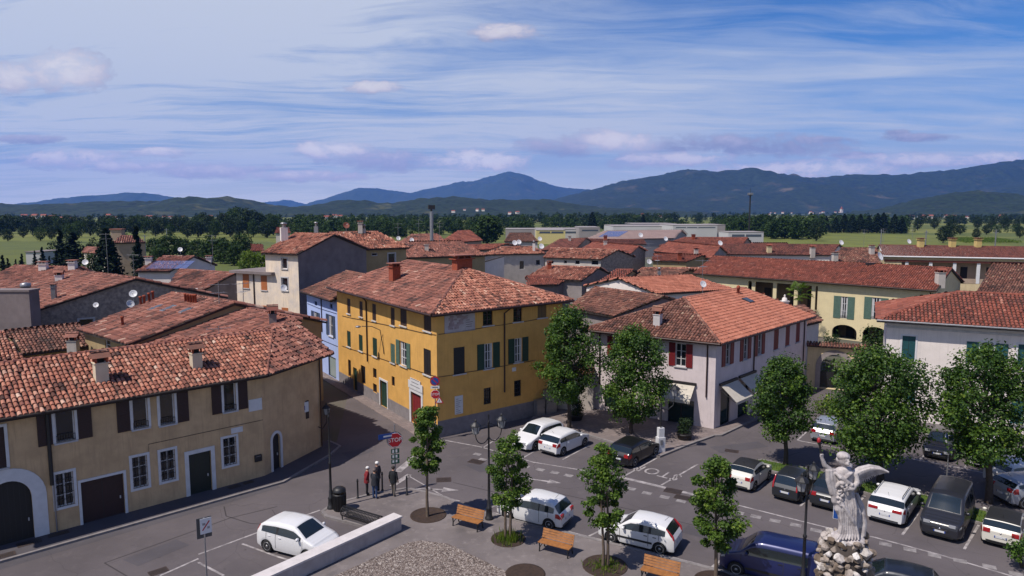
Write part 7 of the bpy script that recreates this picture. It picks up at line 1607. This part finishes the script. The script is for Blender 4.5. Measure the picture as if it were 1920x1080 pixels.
    for side in (1, -1):
        patch('headlight', lamp_clear, lambda j, x, z: x < .50 and j < zs and z > kz[1]-.16 and x < .10+.5*(z-.45), side)
        b = MB(); i0 = 0; yy = w0[0]; b.frame_box(V(L/2, side*yy*.72, kz[1]-.14), V(1, 0, 0), V(0, 1, 0), UP, -.08, .014, -.17, .12, -.02, .11, lamp_clear); b.build('headlight_front', o, world=False)
        if tails == 'tall':
            ztop = kz[9]-.05; zbt = .72; pass
            b = MB(); b.tube([(-L/2+(L-rr_)-.02, side*(ye[int(np.argmin(abs(X-rr_)))]-.01), ztop), (-L/2+.075, side*(w0[-1]*.93), 1.0), (-L/2+.03, side*(w0[-1]*.93), .72)], [.035, .055, .055], 6, lamp_red); b.build('tail_light_strip', o, world=False)
        else:
            zc = kz[10]-.14 if kind != 'van' else 1.05; hh = .10 if tails != 'slim' else .07
            patch('tail_light', lamp_red, lambda j, x, z: x > L-.32 and j < zs and zc-hh*1.3 < z < zc+hh*1.6, side)
            b = MB(); y0, y1 = (w0[-1]*.58, w0[-1]*.97) if tails != 'slim' else (w0[-1]*.42, w0[-1]*.97)
            b.frame_box(V(-L/2, side*(y0+y1)/2, zc), V(1, 0, 0), V(0, 1, 0), UP, -.014, .10, -(y1-y0)/2, (y1-y0)/2, -hh, hh*.9, lamp_red); b.build('tail_light_back', o, world=False)
        # mirrors and door handles
        b = MB(); xm = L/2-(cowl+.30); b.ball((xm, side*(yb[int(np.argmin(abs(X-cowl-.3)))]+.10), belt0+.10), .11, pm if pm is not trim_m else trim_m, sc=(.7, 1.0, .75), nu=8, nv=6); b.box((xm, side*(W_/2-.06), belt0+.02), .06, .14, .05, 0, trim_m); b.build('mirror', o, world=False)
        for gx in (bp[1]-.16, rgb-.80)[:2 if doors == 5 else 1]: i = int(np.argmin(abs(X-gx))); b = MB(); b.box((xl[i], side*(Y[NS-2, i]+.012), belt0-.10), .17, .035, .03, 0, pm if not bump_trim else trim_m); b.build('door_handle', o, world=False)
    # plates, grille, bumper strips, wiper, aerial
    for s, z in ((1, .44), (-1, .52 if kind not in ('suv', 'van') else .62)):
        b = MB(); b.box((s*(L/2+.004), 0, z), .014, .50, .11, 0, plate_m); b.box((s*(L/2+.012), -.23*s*-1, z+.003), .004, .045, .104, 0, plate_b); b.box((s*(L/2+.012), .23*s*-1, z+.003), .004, .045, .104, 0, plate_b); b.build('number_plate', o, world=False)
    b = MB(); b.box((L/2+.002, 0, .55), .03, W_*.42, .09, 0, trim_m); b.box((L/2+.006, 0, .30), .03, W_*.52, .10, 0, trim_m)
    b.box((L/2+.010, 0, .60), .03, W_*.34, .012, 0, chrome)
    b.ball((L/2+.02, 0, .62), .06, chrome, sc=(.4, 1, 1)); b.build('grille', o, world=False)
    b = MB(); b.box((-L/2-.004, 0, .30), .03, W_*.70, .05, 0, trim_m); b.ball((-L/2+.01, 0, .76), .045, chrome, sc=(.4, 1, 1)); b.build('rear_trim', o, world=False)
    b = MB(); b.tube([(L/2-rr_+.25, 0, Hc-.06), (L/2-rr_+.05, 0, Hc+.16)], .008, 4, trim_m); b.build('aerial', o, world=False)
    b = MB(); i = int(np.argmin(abs(X-cowl))); 
    for y0 in (-.1, .45): b.tube([(L/2-cowl-.02, y0, zt[i]+.02), (L/2-cowl-.17, y0-.42, zt[i]+.10)], .010, 4, trim_m)
    b.build('wiper', o, world=False)
    # a light sticker and dark dash behind the windscreen come from the cabin itself
    if rails:
        for side in (1, -1): b = MB(); b.tube([(L/2-rf-.15, side*(W_/2-.26), Hc-.0), (L/2-rf-.35, side*(W_/2-.26), Hc+.06), (L/2-rr_+.3, side*(W_/2-.26), Hc+.03), (L/2-rr_+.1, side*(W_/2-.26), Hc-.06)], .022, 5, chrome); b.build('roof_rail', o, world=False)
    return o
H1 = math.atan2(.487, -.873)          # parallel bays: noses to the left
H2_ = math.atan2(.76, .65); H2r = H2_+math.pi
pw1 = paintm('paint_white', (.62, .62, .63)); pw2 = paintm('paint_cream_white', (.60, .58, .52)); pblk = mat('paint_black', (.006, .006, .008), .32, coat=.35); pgr = mat('paint_graphite', (.022, .025, .031), .33, metal=.2, coat=.35); pbl = paintm('paint_navy', (.010, .016, .085), metal=.3); psil = paintm('paint_silver', (.36, .38, .42), metal=.5); pvan = mat('paint_dark_slate', (.018, .019, .026), .34, coat=.2); pdk = paintm('paint_dark_blue', (.014, .018, .030), metal=.2)
CARS = 'cars parked round the square'
def side_c(x, y, d):                  # near-side wheel midpoint -> car centre (away from the viewer, across the bay)
    p = P(x, y); return (p.x+.487*d, p.y+.873*d, 0)
car('parked_car', 'white one-box car with its nose against the low parapet, front left', 'car', pw1, centre=(lambda p: (p.x+.40*.72, p.y+.92*.72, 0))(P(542, 1044)), head=math.atan2(-.42, .93), L=3.85, W_=1.74, Hc=1.56, kind='mono', group=CARS, tails='tall')
car('parked_car', 'white rounded hatchback parked along the plaza kerb behind the two-stemmed tree', 'car', pw1, centre=side_c(990, 984, .74), head=H1, L=3.85, W_=1.70, Hc=1.51, kind='supermini', group=CARS)
car('parked_car', 'white boxy hatchback with tall red lamp strips along the plaza kerb', 'car', pw1, centre=side_c(1190, 1029, .72), head=H1, L=3.84, W_=1.66, Hc=1.48, kind='hatch', tails='tall', group=CARS, bump_trim=True)
car('parked_van', 'dark blue van with a high roof parked along the kerb below the young maple', 'van', pbl, centre=(lambda p: (p.x+.873*1.55+.487*.78, p.y-.487*1.55+.873*.78, 0))(P(1371, 1078)), head=H1, L=4.20, W_=1.72, Hc=1.82, kind='van', tails='tall', group=CARS, bump_trim=True)
car('parked_car', 'dark car cut by the bottom edge right of the rocky pedestal', 'car', pdk, centre=(lambda p: (p.x, p.y, 0))(P(1668, 1119)), head=H1, L=3.9, W_=1.70, Hc=1.48, kind='hatch', group=CARS)
car('parked_car', 'white hatchback facing the camera under the tall maple', 'car', pw1, front=(972, 846), head=H2r, L=4.3, W_=1.76, Hc=1.54, kind='supermini', group=CARS)
car('parked_car', 'white three door hatchback seen from behind, next to the one facing us', 'car', pw1, rear=(1026, 855), head=H2_, L=3.96, W_=1.74, Hc=1.46, kind='supermini', group=CARS, doors=3)
car('parked_car', 'black hatchback under the full maple beside the painted stop letters', 'car', pblk, rear=(1158, 876), head=H2_, L=4.2, W_=1.78, Hc=1.43, kind='supermini', group=CARS)
car('parked_car', 'small cream white car with a dark folded roof, first of the middle row', 'car', pw2, rear=(1383, 921), head=H2_, L=3.55, W_=1.63, Hc=1.47, kind='coupe500', group=CARS, roofm=trim_m, doors=3)
car('parked_car', 'dark tall hatchback with upright red lamps, second of the middle row', 'car', pgr, rear=(1470, 942), head=H2_, L=3.55, W_=1.60, Hc=1.54, kind='hatch', tails='tall', group=CARS)
car('parked_car', 'dark grey saloon partly hidden by the stone angel', 'car', pgr, rear=(1545, 958), head=H2_, L=4.4, W_=1.80, Hc=1.42, kind='sedan', group=CARS)
car('parked_car', 'white estate car with slim red lamps right of the stone angel', 'car', pw1, rear=(1657, 985), head=H2_, L=4.75, W_=1.84, Hc=1.46, kind='estate', tails='slim', group=CARS, rails=True)
car('parked_van', 'dark van with a ribbed roof facing the camera in the middle row', 'van', pvan, front=(1760, 1014), head=H2r, L=4.78, W_=1.90, Hc=1.96, kind='van', group=CARS)
car('parked_car', 'cream hatchback with a dark roof at the right end of the row', 'car', pw2, rear=(1874, 1030), head=H2_, L=3.65, W_=1.68, Hc=1.41, kind='supermini', group=CARS, roofm=trim_m, doors=3)
car('parked_car', 'silver hatchback half hidden behind the widest maple', 'car', psil, rear=(1541, 832), head=H2_+.05, L=4.2, W_=1.76, Hc=1.48, kind='hatch', group=CARS)
car('parked_car', 'black car facing the camera behind the parking sign', 'car', pblk, front=(1756, 864), head=H2r, L=4.5, W_=1.84, Hc=1.46, kind='estate', group=CARS)
car('parked_car', 'white car mostly hidden behind the right hand maple', 'car', pw1, front=(1842, 880), head=H2r, L=4.2, W_=1.78, Hc=1.46, kind='hatch', group=CARS)
car('parked_car', 'white off-roader at the right edge, farther of two', 'car', pw1, rear=(1864, 914), head=math.atan2(.2, .98), L=4.5, W_=1.86, Hc=1.68, kind='suv', group=CARS)
car('parked_car', 'silver white car at the right edge, nearer of two', 'car', psil, rear=(1873, 944), head=math.atan2(.1, .995), L=4.4, W_=1.84, Hc=1.60, kind='suv', group=CARS)
# ================================================================ people: one continuous skinned body each, clothes and hair as parts
def skin_mesh(nodes, edges, root, sub=2):
    """nodes: name -> (pos, radius or (rx, ry)); grown with a Skin modifier, returns verts, faces"""
    idx = {k: i for i, k in enumerate(nodes)}; me = bpy.data.meshes.new('skeleton'); me.from_pydata([v[0] for v in nodes.values()], [(idx[a], idx[b]) for a, b in edges], [])
    o = bpy.data.objects.new('skeleton', me); COL.objects.link(o); o.modifiers.new('skin', 'SKIN'); 
    sv = me.skin_vertices[0].data
    for i, v in enumerate(nodes.values()): r = v[1]; sv[i].radius = (r, r) if np.isscalar(r) else r; sv[i].use_root = False
    sv[idx[root]].use_root = True
    m = o.modifiers.new('sub', 'SUBSURF'); m.levels = sub; m.render_levels = sub
    ev = bpy.data.meshes.new_from_object(o.evaluated_get(bpy.context.evaluated_depsgraph_get()))
    vs = [Vector(v.co) for v in ev.vertices]; fs = [tuple(p.vertices) for p in ev.polygons]; bpy.data.objects.remove(o); bpy.data.meshes.remove(me); bpy.data.meshes.remove(ev); return vs, fs
skinm = mat('skin', (.36, .19, .13), .6)
def person(label, px, head, ht=1.72, top=(.2, .02, .02), legs=(.02, .02, .025), hair=(.6, .58, .56), cap=None, step=0.0, arms='down', turn=0.0, lean=.0):
    base = P(*px, .12); o = thing('person', label, 'person', base, head, 'people chatting at the street corner'); s = ht/1.75
    N = {}; E_ = []
    def add(k, p, r, to=None): N[k] = (tuple(v*s for v in p), r*s if np.isscalar(r) else tuple(v*s for v in r)); 
    def link(*c):
        for a, b in zip(c, c[1:]): E_.append((a, b))
    add('pelvis', (0, 0, .95), (.165, .12)); add('waist', (.01+lean*.1, 0, 1.10), (.155, .115)); add('chest', (.0+lean*.3, 0, 1.32), (.185, .125)); add('upper', (-.005+lean*.45, 0, 1.44), (.13, .09)); add('neck', (.01+lean*.55, 0, 1.53), .055); add('skull0', (.03+lean*.62, 0, 1.60), .075); add('skull', (.02+lean*.68, 0, 1.68), .098); add('crown', (.0+lean*.7, 0, 1.74), .07)
    link('pelvis', 'waist', 'chest', 'upper', 'neck', 'skull0', 'skull', 'crown')
    for sd_, q in (('l', 1), ('r', -1)):
        st = step*q
        add('hip'+sd_, (st*.1, .095*q, .90), .105); add('knee'+sd_, (st*.5+.02, .10*q, .50), .072); add('ankle'+sd_, (st, .10*q, .09), .048); add('heel'+sd_, (st-.03, .10*q, .045), .04); add('toe'+sd_, (st+.17, .115*q, .035), .035)
        link('pelvis', 'hip'+sd_, 'knee'+sd_, 'ankle'+sd_, 'toe'+sd_); E_.append(('ankle'+sd_, 'heel'+sd_))
        add('sh'+sd_, (lean*.42, .185*q, 1.42), .070)
        if arms == 'folded': el, wr = (.06+lean*.3, .25*q, 1.15), (.24+lean*.3, .02*q, 1.18)
        elif arms == 'pocket': el, wr = (-.10+lean*.2, .29*q, 1.14), (.04, .22*q, .96)
        elif arms == 'back': el, wr = (-.14, .26*q, 1.15), (-.17, .06*q, .97)
        else: el, wr = (-.02+lean*.3, .25*q, 1.14), (.08+lean*.3, .25*q, .90)
        add('el'+sd_, el, .050); add('wr'+sd_, wr, .036); link('upper', 'sh'+sd_, 'el'+sd_, 'wr'+sd_)
        e, w = Vector(el), Vector(wr); d = (w-e).normalized(); sidev = d.cross(V(0, 0, 1) if abs(d.z) < .8 else V(1, 0, 0)).normalized(); dn = d.cross(sidev)
        add('palm'+sd_, tuple(w+d*.06), .036); link('wr'+sd_, 'palm'+sd_)
        for f, (off, ln) in enumerate(((-.030, .075), (-.010, .085), (.010, .080), (.028, .062))):
            a = w+d*.09+sidev*off; b = a+d*ln*.55+dn*.012; c = b+d*ln*.35+dn*.035
            add('f%s%d' % (sd_, f), tuple(a), .010); add('g%s%d' % (sd_, f), tuple(b), .009); add('h%s%d' % (sd_, f), tuple(c), .008); link('palm'+sd_, 'f%s%d' % (sd_, f), 'g%s%d' % (sd_, f), 'h%s%d' % (sd_, f))
        a = w+d*.045-sidev*.045; add('t0'+sd_, tuple(a), .012); add('t1'+sd_, tuple(a+d*.045-sidev*.02+dn*.01), .009); link('palm'+sd_, 't0'+sd_, 't1'+sd_)
    vs, fs = skin_mesh(N, E_, 'pelvis', 2)
    cm, lm, hm, sh = mat('top_%02x%02x%02x' % tuple(int(c*255) for c in top), top, .85, .25, 8), mat('legs_%02x%02x%02x' % tuple(int(c*255) for c in legs), legs, .85, .25, 8), mat('hair_%02x%02x%02x' % tuple(int(c*255) for c in hair), hair, .8), trim_m
    b = MB(); groups = {}
    for f in fs:
        c = sum((vs[i] for i in f), V(0, 0, 0))/len(f)/s; arm = abs(c.y) > .20 and c.z < 1.45
        hand = any((c-Vector(N['palm'+q][0])/s).length < .135 and (c-Vector(N['el'+q][0])/s).length > .17 for q in 'lr')
        m = skinm if c.z > 1.515 or hand else sh if c.z < .075 else cm if c.z > .86 or arm else lm
        groups.setdefault(m, []).append(f)
    for m, fl in groups.items(): b.raw(vs, fl, m, .5, True)
    # face: nose, ears, eyes, mouth on the head
    hc = V(.02+lean*.68, 0, 1.655)*s
    b.ball(hc+V(.105, 0, -.01)*s, .018*s, skinm, sc=(1.1, .8, 1.4), nu=6, nv=5)
    for q in (1, -1): b.ball(hc+V(.0, .092*q, 0)*s, .028*s, skinm, sc=(.7, .4, 1.2), nu=6, nv=5); b.ball(hc+V(.088, .035*q, .025)*s, .010*s, trim_m, nu=6, nv=5)
    b.box(tuple(hc+V(.092, 0, -.058)*s), .012*s, .045*s, .008*s, 0, mat('lips', (.22, .08, .07), .6)); b.build('body', o, world=False)
    b = MB(); b.ball(hc+V(-.018, 0, .045)*s, .112*s, hm, sc=(1, .93, .82), nu=14, nv=9); b.build('hair' if not cap else 'cap', o, world=False)
    if cap: pass
    # jacket: loose shell with hem and collar
    b = MB(); pr = []
    for z, rx, ry in ((.80, .215, .165), (.95, .205, .16), (1.1, .185, .145), (1.3, .205, .15), (1.42, .175, .12), (1.49, .085, .075)): pr.append([V(lean*max(0, z-1)*.9+math.cos(t)*ry, math.sin(t)*rx, z)*s for t in np.linspace(0, 2*math.pi, 17)[:-1]])
    v = [p for r in pr for p in r]; b.raw(v, [(i*16+k, i*16+(k+1) % 16, (i+1)*16+(k+1) % 16, (i+1)*16+k) for i in range(len(pr)-1) for k in range(16)], cm, .5, True); b.build('jacket', o, world=False)
    return o
person('man with white hair in a red jacket and dark trousers', (688, 928), .35, 1.66, (.20, .012, .018), (.012, .012, .015), (.62, .60, .58), arms='pocket', lean=.10)
person('man in a dark jacket and blue jeans with folded arms, nearest the camera', (703, 935), 1.2, 1.74, (.018, .02, .03), (.035, .07, .17), (.12, .09, .08), arms='folded')
person('white haired person half hidden behind the man in blue jeans', (708, 923), 2.6, 1.82, (.03, .022, .03), (.02, .02, .025), (.66, .64, .62), arms='down')
person('man in a black jacket and grey patterned trousers stepping towards the stop sign', (738, 929), 1.35, 1.72, (.008, .010, .013), (.13, .11, .095), (.025, .02, .018), arms='down', step=.16)

# ================================================================ stone angel on its rock pedestal
def angel():
    base = V(0, 0, 0); D = 22.0; k = D/FPX*1.0
    feet = PD(1588, 1000, D); zf = feet.z
    st = thing('statue', 'white stone angel raising a dark torch with a red flame, one wing spread', 'statue', feet)
    def W(x, y, d=0.0): p = PD(x, y, D+d); return p
    marble = mat('weathered_marble', (.50, .46, .455), .75, .35, 4.5, (.27, .24, .24), bump=.5, bscale=35)
    mb = MB()
    # robe: stacked sections with folds; (y px, x centre px, half width px, depth half m)
    sec = [(1010, 1591, 25, .40), (1000, 1591, 19, .33), (988, 1592, 16.5, .28), (975, 1592, 17, .27), (955, 1589, 17, .26), (938, 1585, 17.5, .26), (922, 1583, 18.5, .27), (908, 1580, 18, .25), (895, 1579, 20, .24), (884, 1580, 21, .20), (877, 1582, 10, .13)]
    NR_ = 40; V_ = []; F_ = []
    for i, (y, x, hw, dd) in enumerate(sec):
        c = W(x, y); f = max(0, min(1, (y-895)/60))
        for j in range(NR_): t = 2*math.pi*j/NR_; r = 1+.12*f*math.sin(7*t+i*.55)+.06*f*math.sin(13*t-i*.6)+.04*math.sin(4*t+i); V_.append(c+V(math.cos(t)*hw*k*r, math.sin(t)*dd*r, 0))
    for i in range(len(sec)-1):
        for j in range(NR_): F_.append((i*NR_+j, (i+1)*NR_+j, (i+1)*NR_+(j+1) % NR_, i*NR_+(j+1) % NR_))
    mb.raw(V_, F_+[tuple(range(NR_)), tuple(range((len(sec)-1)*NR_+NR_-1, (len(sec)-1)*NR_-1, -1))], marble)
    tube = lambda pts, r, n=10: mb.tube(pts, r, n, marble)
    tube([W(1583, 882), W(1583, 872)], [.11, .085])                                        # neck
    hd = W(1582, 861); mb.ball(hd, .19, marble, sc=(.86, .98, 1.14), nu=18, nv=12)         # head
    mb.ball(hd+V(.05, -.15, -.10), .09, marble, sc=(1, 1, .8)); mb.tube([hd+V(.06, -.17, .04), hd+V(.075, -.225, -.035)], [.02, .035], 6, marble); mb.ball(hd+V(-.02, .02, .10), .20, marble, sc=(1.0, 1.0, .72), nu=14, nv=9)
    for a in np.linspace(0, 6.28, 15): mb.ball(hd+V(math.cos(a)*.16, math.sin(a)*.16+.02, .10+.03*math.sin(a*3)), .055, marble, nu=6, nv=5)
    mb.ball(hd+V(-.10, .12, -.05), .10, marble); 
    for s in (-1, 1): mb.tube([hd+V(.04+s*.07, -.165, .025), hd+V(.04+s*.03, -.185, .03)], .016, 5, marble)
    mb.tube([hd+V(.02, -.19, -.10), hd+V(.08, -.185, -.10)], .014, 5, marble)
    # raised arm, sleeve falling from it
    sh, el, hn = W(1558, 884), W(1546, 872, -.05), W(1540.5, 857, -.08)
    tube([W(1566, 887), sh, el, hn], [.15, .12, .082, .055]); tube([hn, W(1541, 851, -.08)], [.062, .058])
    for q in range(4): mb.tube([W(1539+q*1.1, 854.5, -.13), W(1540+q*1.1, 851.5, -.15), W(1541.5+q*.7, 852.5, -.10)], [.018, .018, .014], 5, marble)
    mb.tube([W(1543.5, 856, -.11), W(1543, 852, -.14)], [.02, .015], 5, marble)
    for q, (x0, x1, xe, ye, w) in enumerate(((1552, 1553, 1560, 925, .085), (1556, 1558, 1565, 940, .10), (1561, 1563, 1570, 955, .10), (1550, 1556, 1576, 975, .06))):
        tube([W(x0, 881, -.10+.03*q), W(x1, 900, -.16+.03*q), W(xe, ye, -.18), W(xe+6, ye+14, -.14)], [w*.9, w, w, w*.6])
    # left arm bent across the breast, flowers held at the waist, long folds
    tube([W(1602, 888), W(1607, 905, -.12), W(1598, 918, -.30)], [.12, .095, .07]); tube([W(1598, 918, -.30), W(1590, 917, -.34)], [.06, .05])
    for q in range(4): mb.tube([W(1590, 915+q*1.6, -.36), W(1585, 915.5+q*1.8, -.38), W(1582, 917+q*1.6, -.35)], [.018, .018, .013], 5, marble)
    mb.tube([W(1592, 914, -.37), W(1588, 911.5, -.38)], [.02, .014], 5, marble)
    rn = random.Random(8)
    for q in range(34): x, y = rn.gauss(1589, 7.5), rn.gauss(909, 3.2)+.25*0; mb.ball(W(x, y+(x-1589)*.18, -.27+rn.uniform(-.05, .05)), rn.uniform(.035, .065), marble, nu=7, nv=5)
    for q in range(22): x, y = rn.gauss(1576, 4), rn.uniform(918, 950); mb.ball(W(x, y, -.29), rn.uniform(.03, .05), marble, nu=6, nv=5)
    mb.tube([W(1566, 886, -.16), W(1576, 895, -.25), W(1590, 905, -.28), W(1602, 910, -.2)], [.05, .08, .07, .04], 7, marble); mb.tube([W(1598, 886, -.14), W(1588, 894, -.24), W(1576, 905, -.26), W(1566, 915, -.18)], [.05, .07, .06, .04], 7, marble)
    for q in range(8): x0 = 1571+q*4.2; tube([W(x0, 922+5*(q % 3), -.22), W(x0+4, 950+4*(q % 2), -.25), W(x0+7-q*.5, 985, -.27), W(x0+4+q*.6, 1002, -.33), W(x0-3+q*1.8, 1013, -.42)], [.02, .05+.015*(q % 2), .05, .045, .03], 6)
    tube([W(1570, 930, -.2), W(1582, 950, -.30), W(1598, 975, -.30), W(1607, 1000, -.2)], [.03, .06, .075, .05], 8)
    tube([W(1606, 925, .1), W(1613, 950, .12), W(1617, 980, .05), W(1616, 1005, -.05)], [.06, .13, .15, .12]); tube([W(1600, 930, 0), W(1609, 960, -.06), W(1611, 990, -.1)], [.05, .09, .07])
    # wings: an arm of bone with three overlapping rows of feathers
    def wing(root, pts, fl, th):
        tube(pts, [.11, .10, .085, .06, .03]); n = 26
        P_ = [Vector(p) for p in pts]; seg = [(P_[i+1]-P_[i]).length for i in range(len(P_)-1)]; T = sum(seg)
        def along(f):
            d = f*T
            for i, s_ in enumerate(seg):
                if d <= s_ or i == len(seg)-1: return P_[i].lerp(P_[i+1], min(1, d/s_))
                d -= s_
        for row, (len_, w, off) in enumerate(((1.0, .05, .0), (.62, .05, -.05), (.34, .045, -.09))):
            for i in range(n): f = (i+.5)/n; a = along(f); L_ = fl(f)*len_; dr = (fl.dirf(f)).normalized(); mb.tube([a+V(0, off, 0), a+dr*L_*.55+V(0, off-.012, 0), a+dr*L_+V(0, off, 0)], [.045, w*.62, .014], 6, marble)
    class FL:
        def __init__(s, a, d0, d1): s.a, s.d0, s.d1 = a, d0, d1
        def __call__(s, f): return s.a(f)
        def dirf(s, f): return s.d0.lerp(s.d1, f)
    rw = [W(1598, 890, .12), W(1612, 880, .14), W(1630, 875, .16), W(1648, 877, .18), W(1664, 884, .2)]
    wing(rw[0], rw, FL(lambda f: (.62*(1-f)**.8+.06), V(-.05, 0, -1), V(.75, .05, -.55)), .05)
    lw = [W(1588, 886, .18), W(1592, 876, .5), W(1594, 873, .85), W(1596, 877, 1.15), W(1597, 884, 1.35)]
    wing(lw[0], lw, FL(lambda f: (.6*(1-f)**.8+.06), V(0, 0, -1), V(0, .8, -.55)), .05)
    # plinth mound
    mb.ball(W(1590, 1009), .54, marble, sc=(1.0, .95, .34), nu=24, nv=10, jit=.06)
    me_o = mb.build('figure', st)
    m = me_o.modifiers.new('carve', 'REMESH'); m.mode = 'VOXEL'; m.voxel_size = .017; m.use_smooth_shade = True
    m2 = me_o.modifiers.new('soft', 'SMOOTH'); m2.iterations = 2; m2.factor = .5
    me = bpy.data.meshes.new_from_object(me_o.evaluated_get(bpy.context.evaluated_depsgraph_get())); old = me_o.data; me_o.modifiers.clear(); me_o.data = me; bpy.data.meshes.remove(old)
    if not me.materials: me.materials.append(marble)
    for pz in me.polygons: pz.use_smooth = True
    b = MB(); b.tube([W(1541.5, 858, -.08), W(1536.5, 832, -.08)], [.028, .04], 8, iron); b.lathe(W(1537, 834, -.08), [(.04, 0), (.075, .06), (.08, .09)], 10, iron); to = b.build('torch', st)
    b = MB(); b.ball(W(1535.5, 826, -.08), .075, mat('flame_glass', (.30, .012, .018), .4), sc=(.85, .85, 1.35), nu=10, nv=8, jit=.10); b.build('flame', to)
    # pedestal: a pile of real rocks round a core
    pd = thing('pedestal', 'tall pedestal of piled rough rocks under the stone angel', 'pedestal', (feet.x, feet.y, 0)); rk = tone_mat('pedestal_rock', [(0, (.10, .075, .055)), (.3, (.20, .155, .12)), (.6, (.36, .31, .275)), (.85, (.50, .46, .44)), (1, (.60, .57, .55))], .95, (.06, .045, .035), .75, 4)
    cx, cy = W(1584, 1020).x, feet.y; zt = W(1584, 1008).z; b = MB(); b.lathe((cx, cy, 0), [(.85, 0), (.72, zt-.5), (.60, zt-.1), (.3, zt+.02)], 14, mat('pedestal_core', (.05, .04, .035), .95)); b.build('core', pd); b = MB(); rn = random.Random(12); z = 0.1
    while z < zt+.10:
        m_ = 17 if z < zt-.25 else 12
        for q in range(m_):
            a = 2*math.pi*(q+rn.uniform(-.3, .3))/m_; rad = (.76 if z < zt-.2 else .60)*rn.uniform(.88, 1.08); c = V(cx+math.cos(a)*rad, cy+math.sin(a)*rad, z+rn.uniform(-.1, .1)); sz = rn.uniform(.08, .20)
            bm = bmesh.new(); bmesh.ops.create_icosphere(bm, subdivisions=2, radius=1)
            pl = [Vector((rn.gauss(0, 1), rn.gauss(0, 1), rn.gauss(0, 1))).normalized() for _ in range(8)]; pd_ = [rn.uniform(.42, .82) for _ in pl]
            for v in bm.verts:
                for n_, dd in zip(pl, pd_):
                    e = v.co.dot(n_)-dd
                    if e > 0: v.co -= n_*e
            sc_ = (sz*rn.uniform(.8, 1.3), sz*rn.uniform(.8, 1.2), sz*rn.uniform(.7, 1.15)); vs = [c+V(v.co.x*sc_[0], v.co.y*sc_[1], v.co.z*sc_[2]) for v in bm.verts]; fs = [tuple(v.index for v in f.verts) for f in bm.faces]; bm.free(); b.raw(vs, fs, rk, min(1, max(0, rn.gauss(.58, .28))))
        z += .165
    b.build('rocks', pd)
angel()
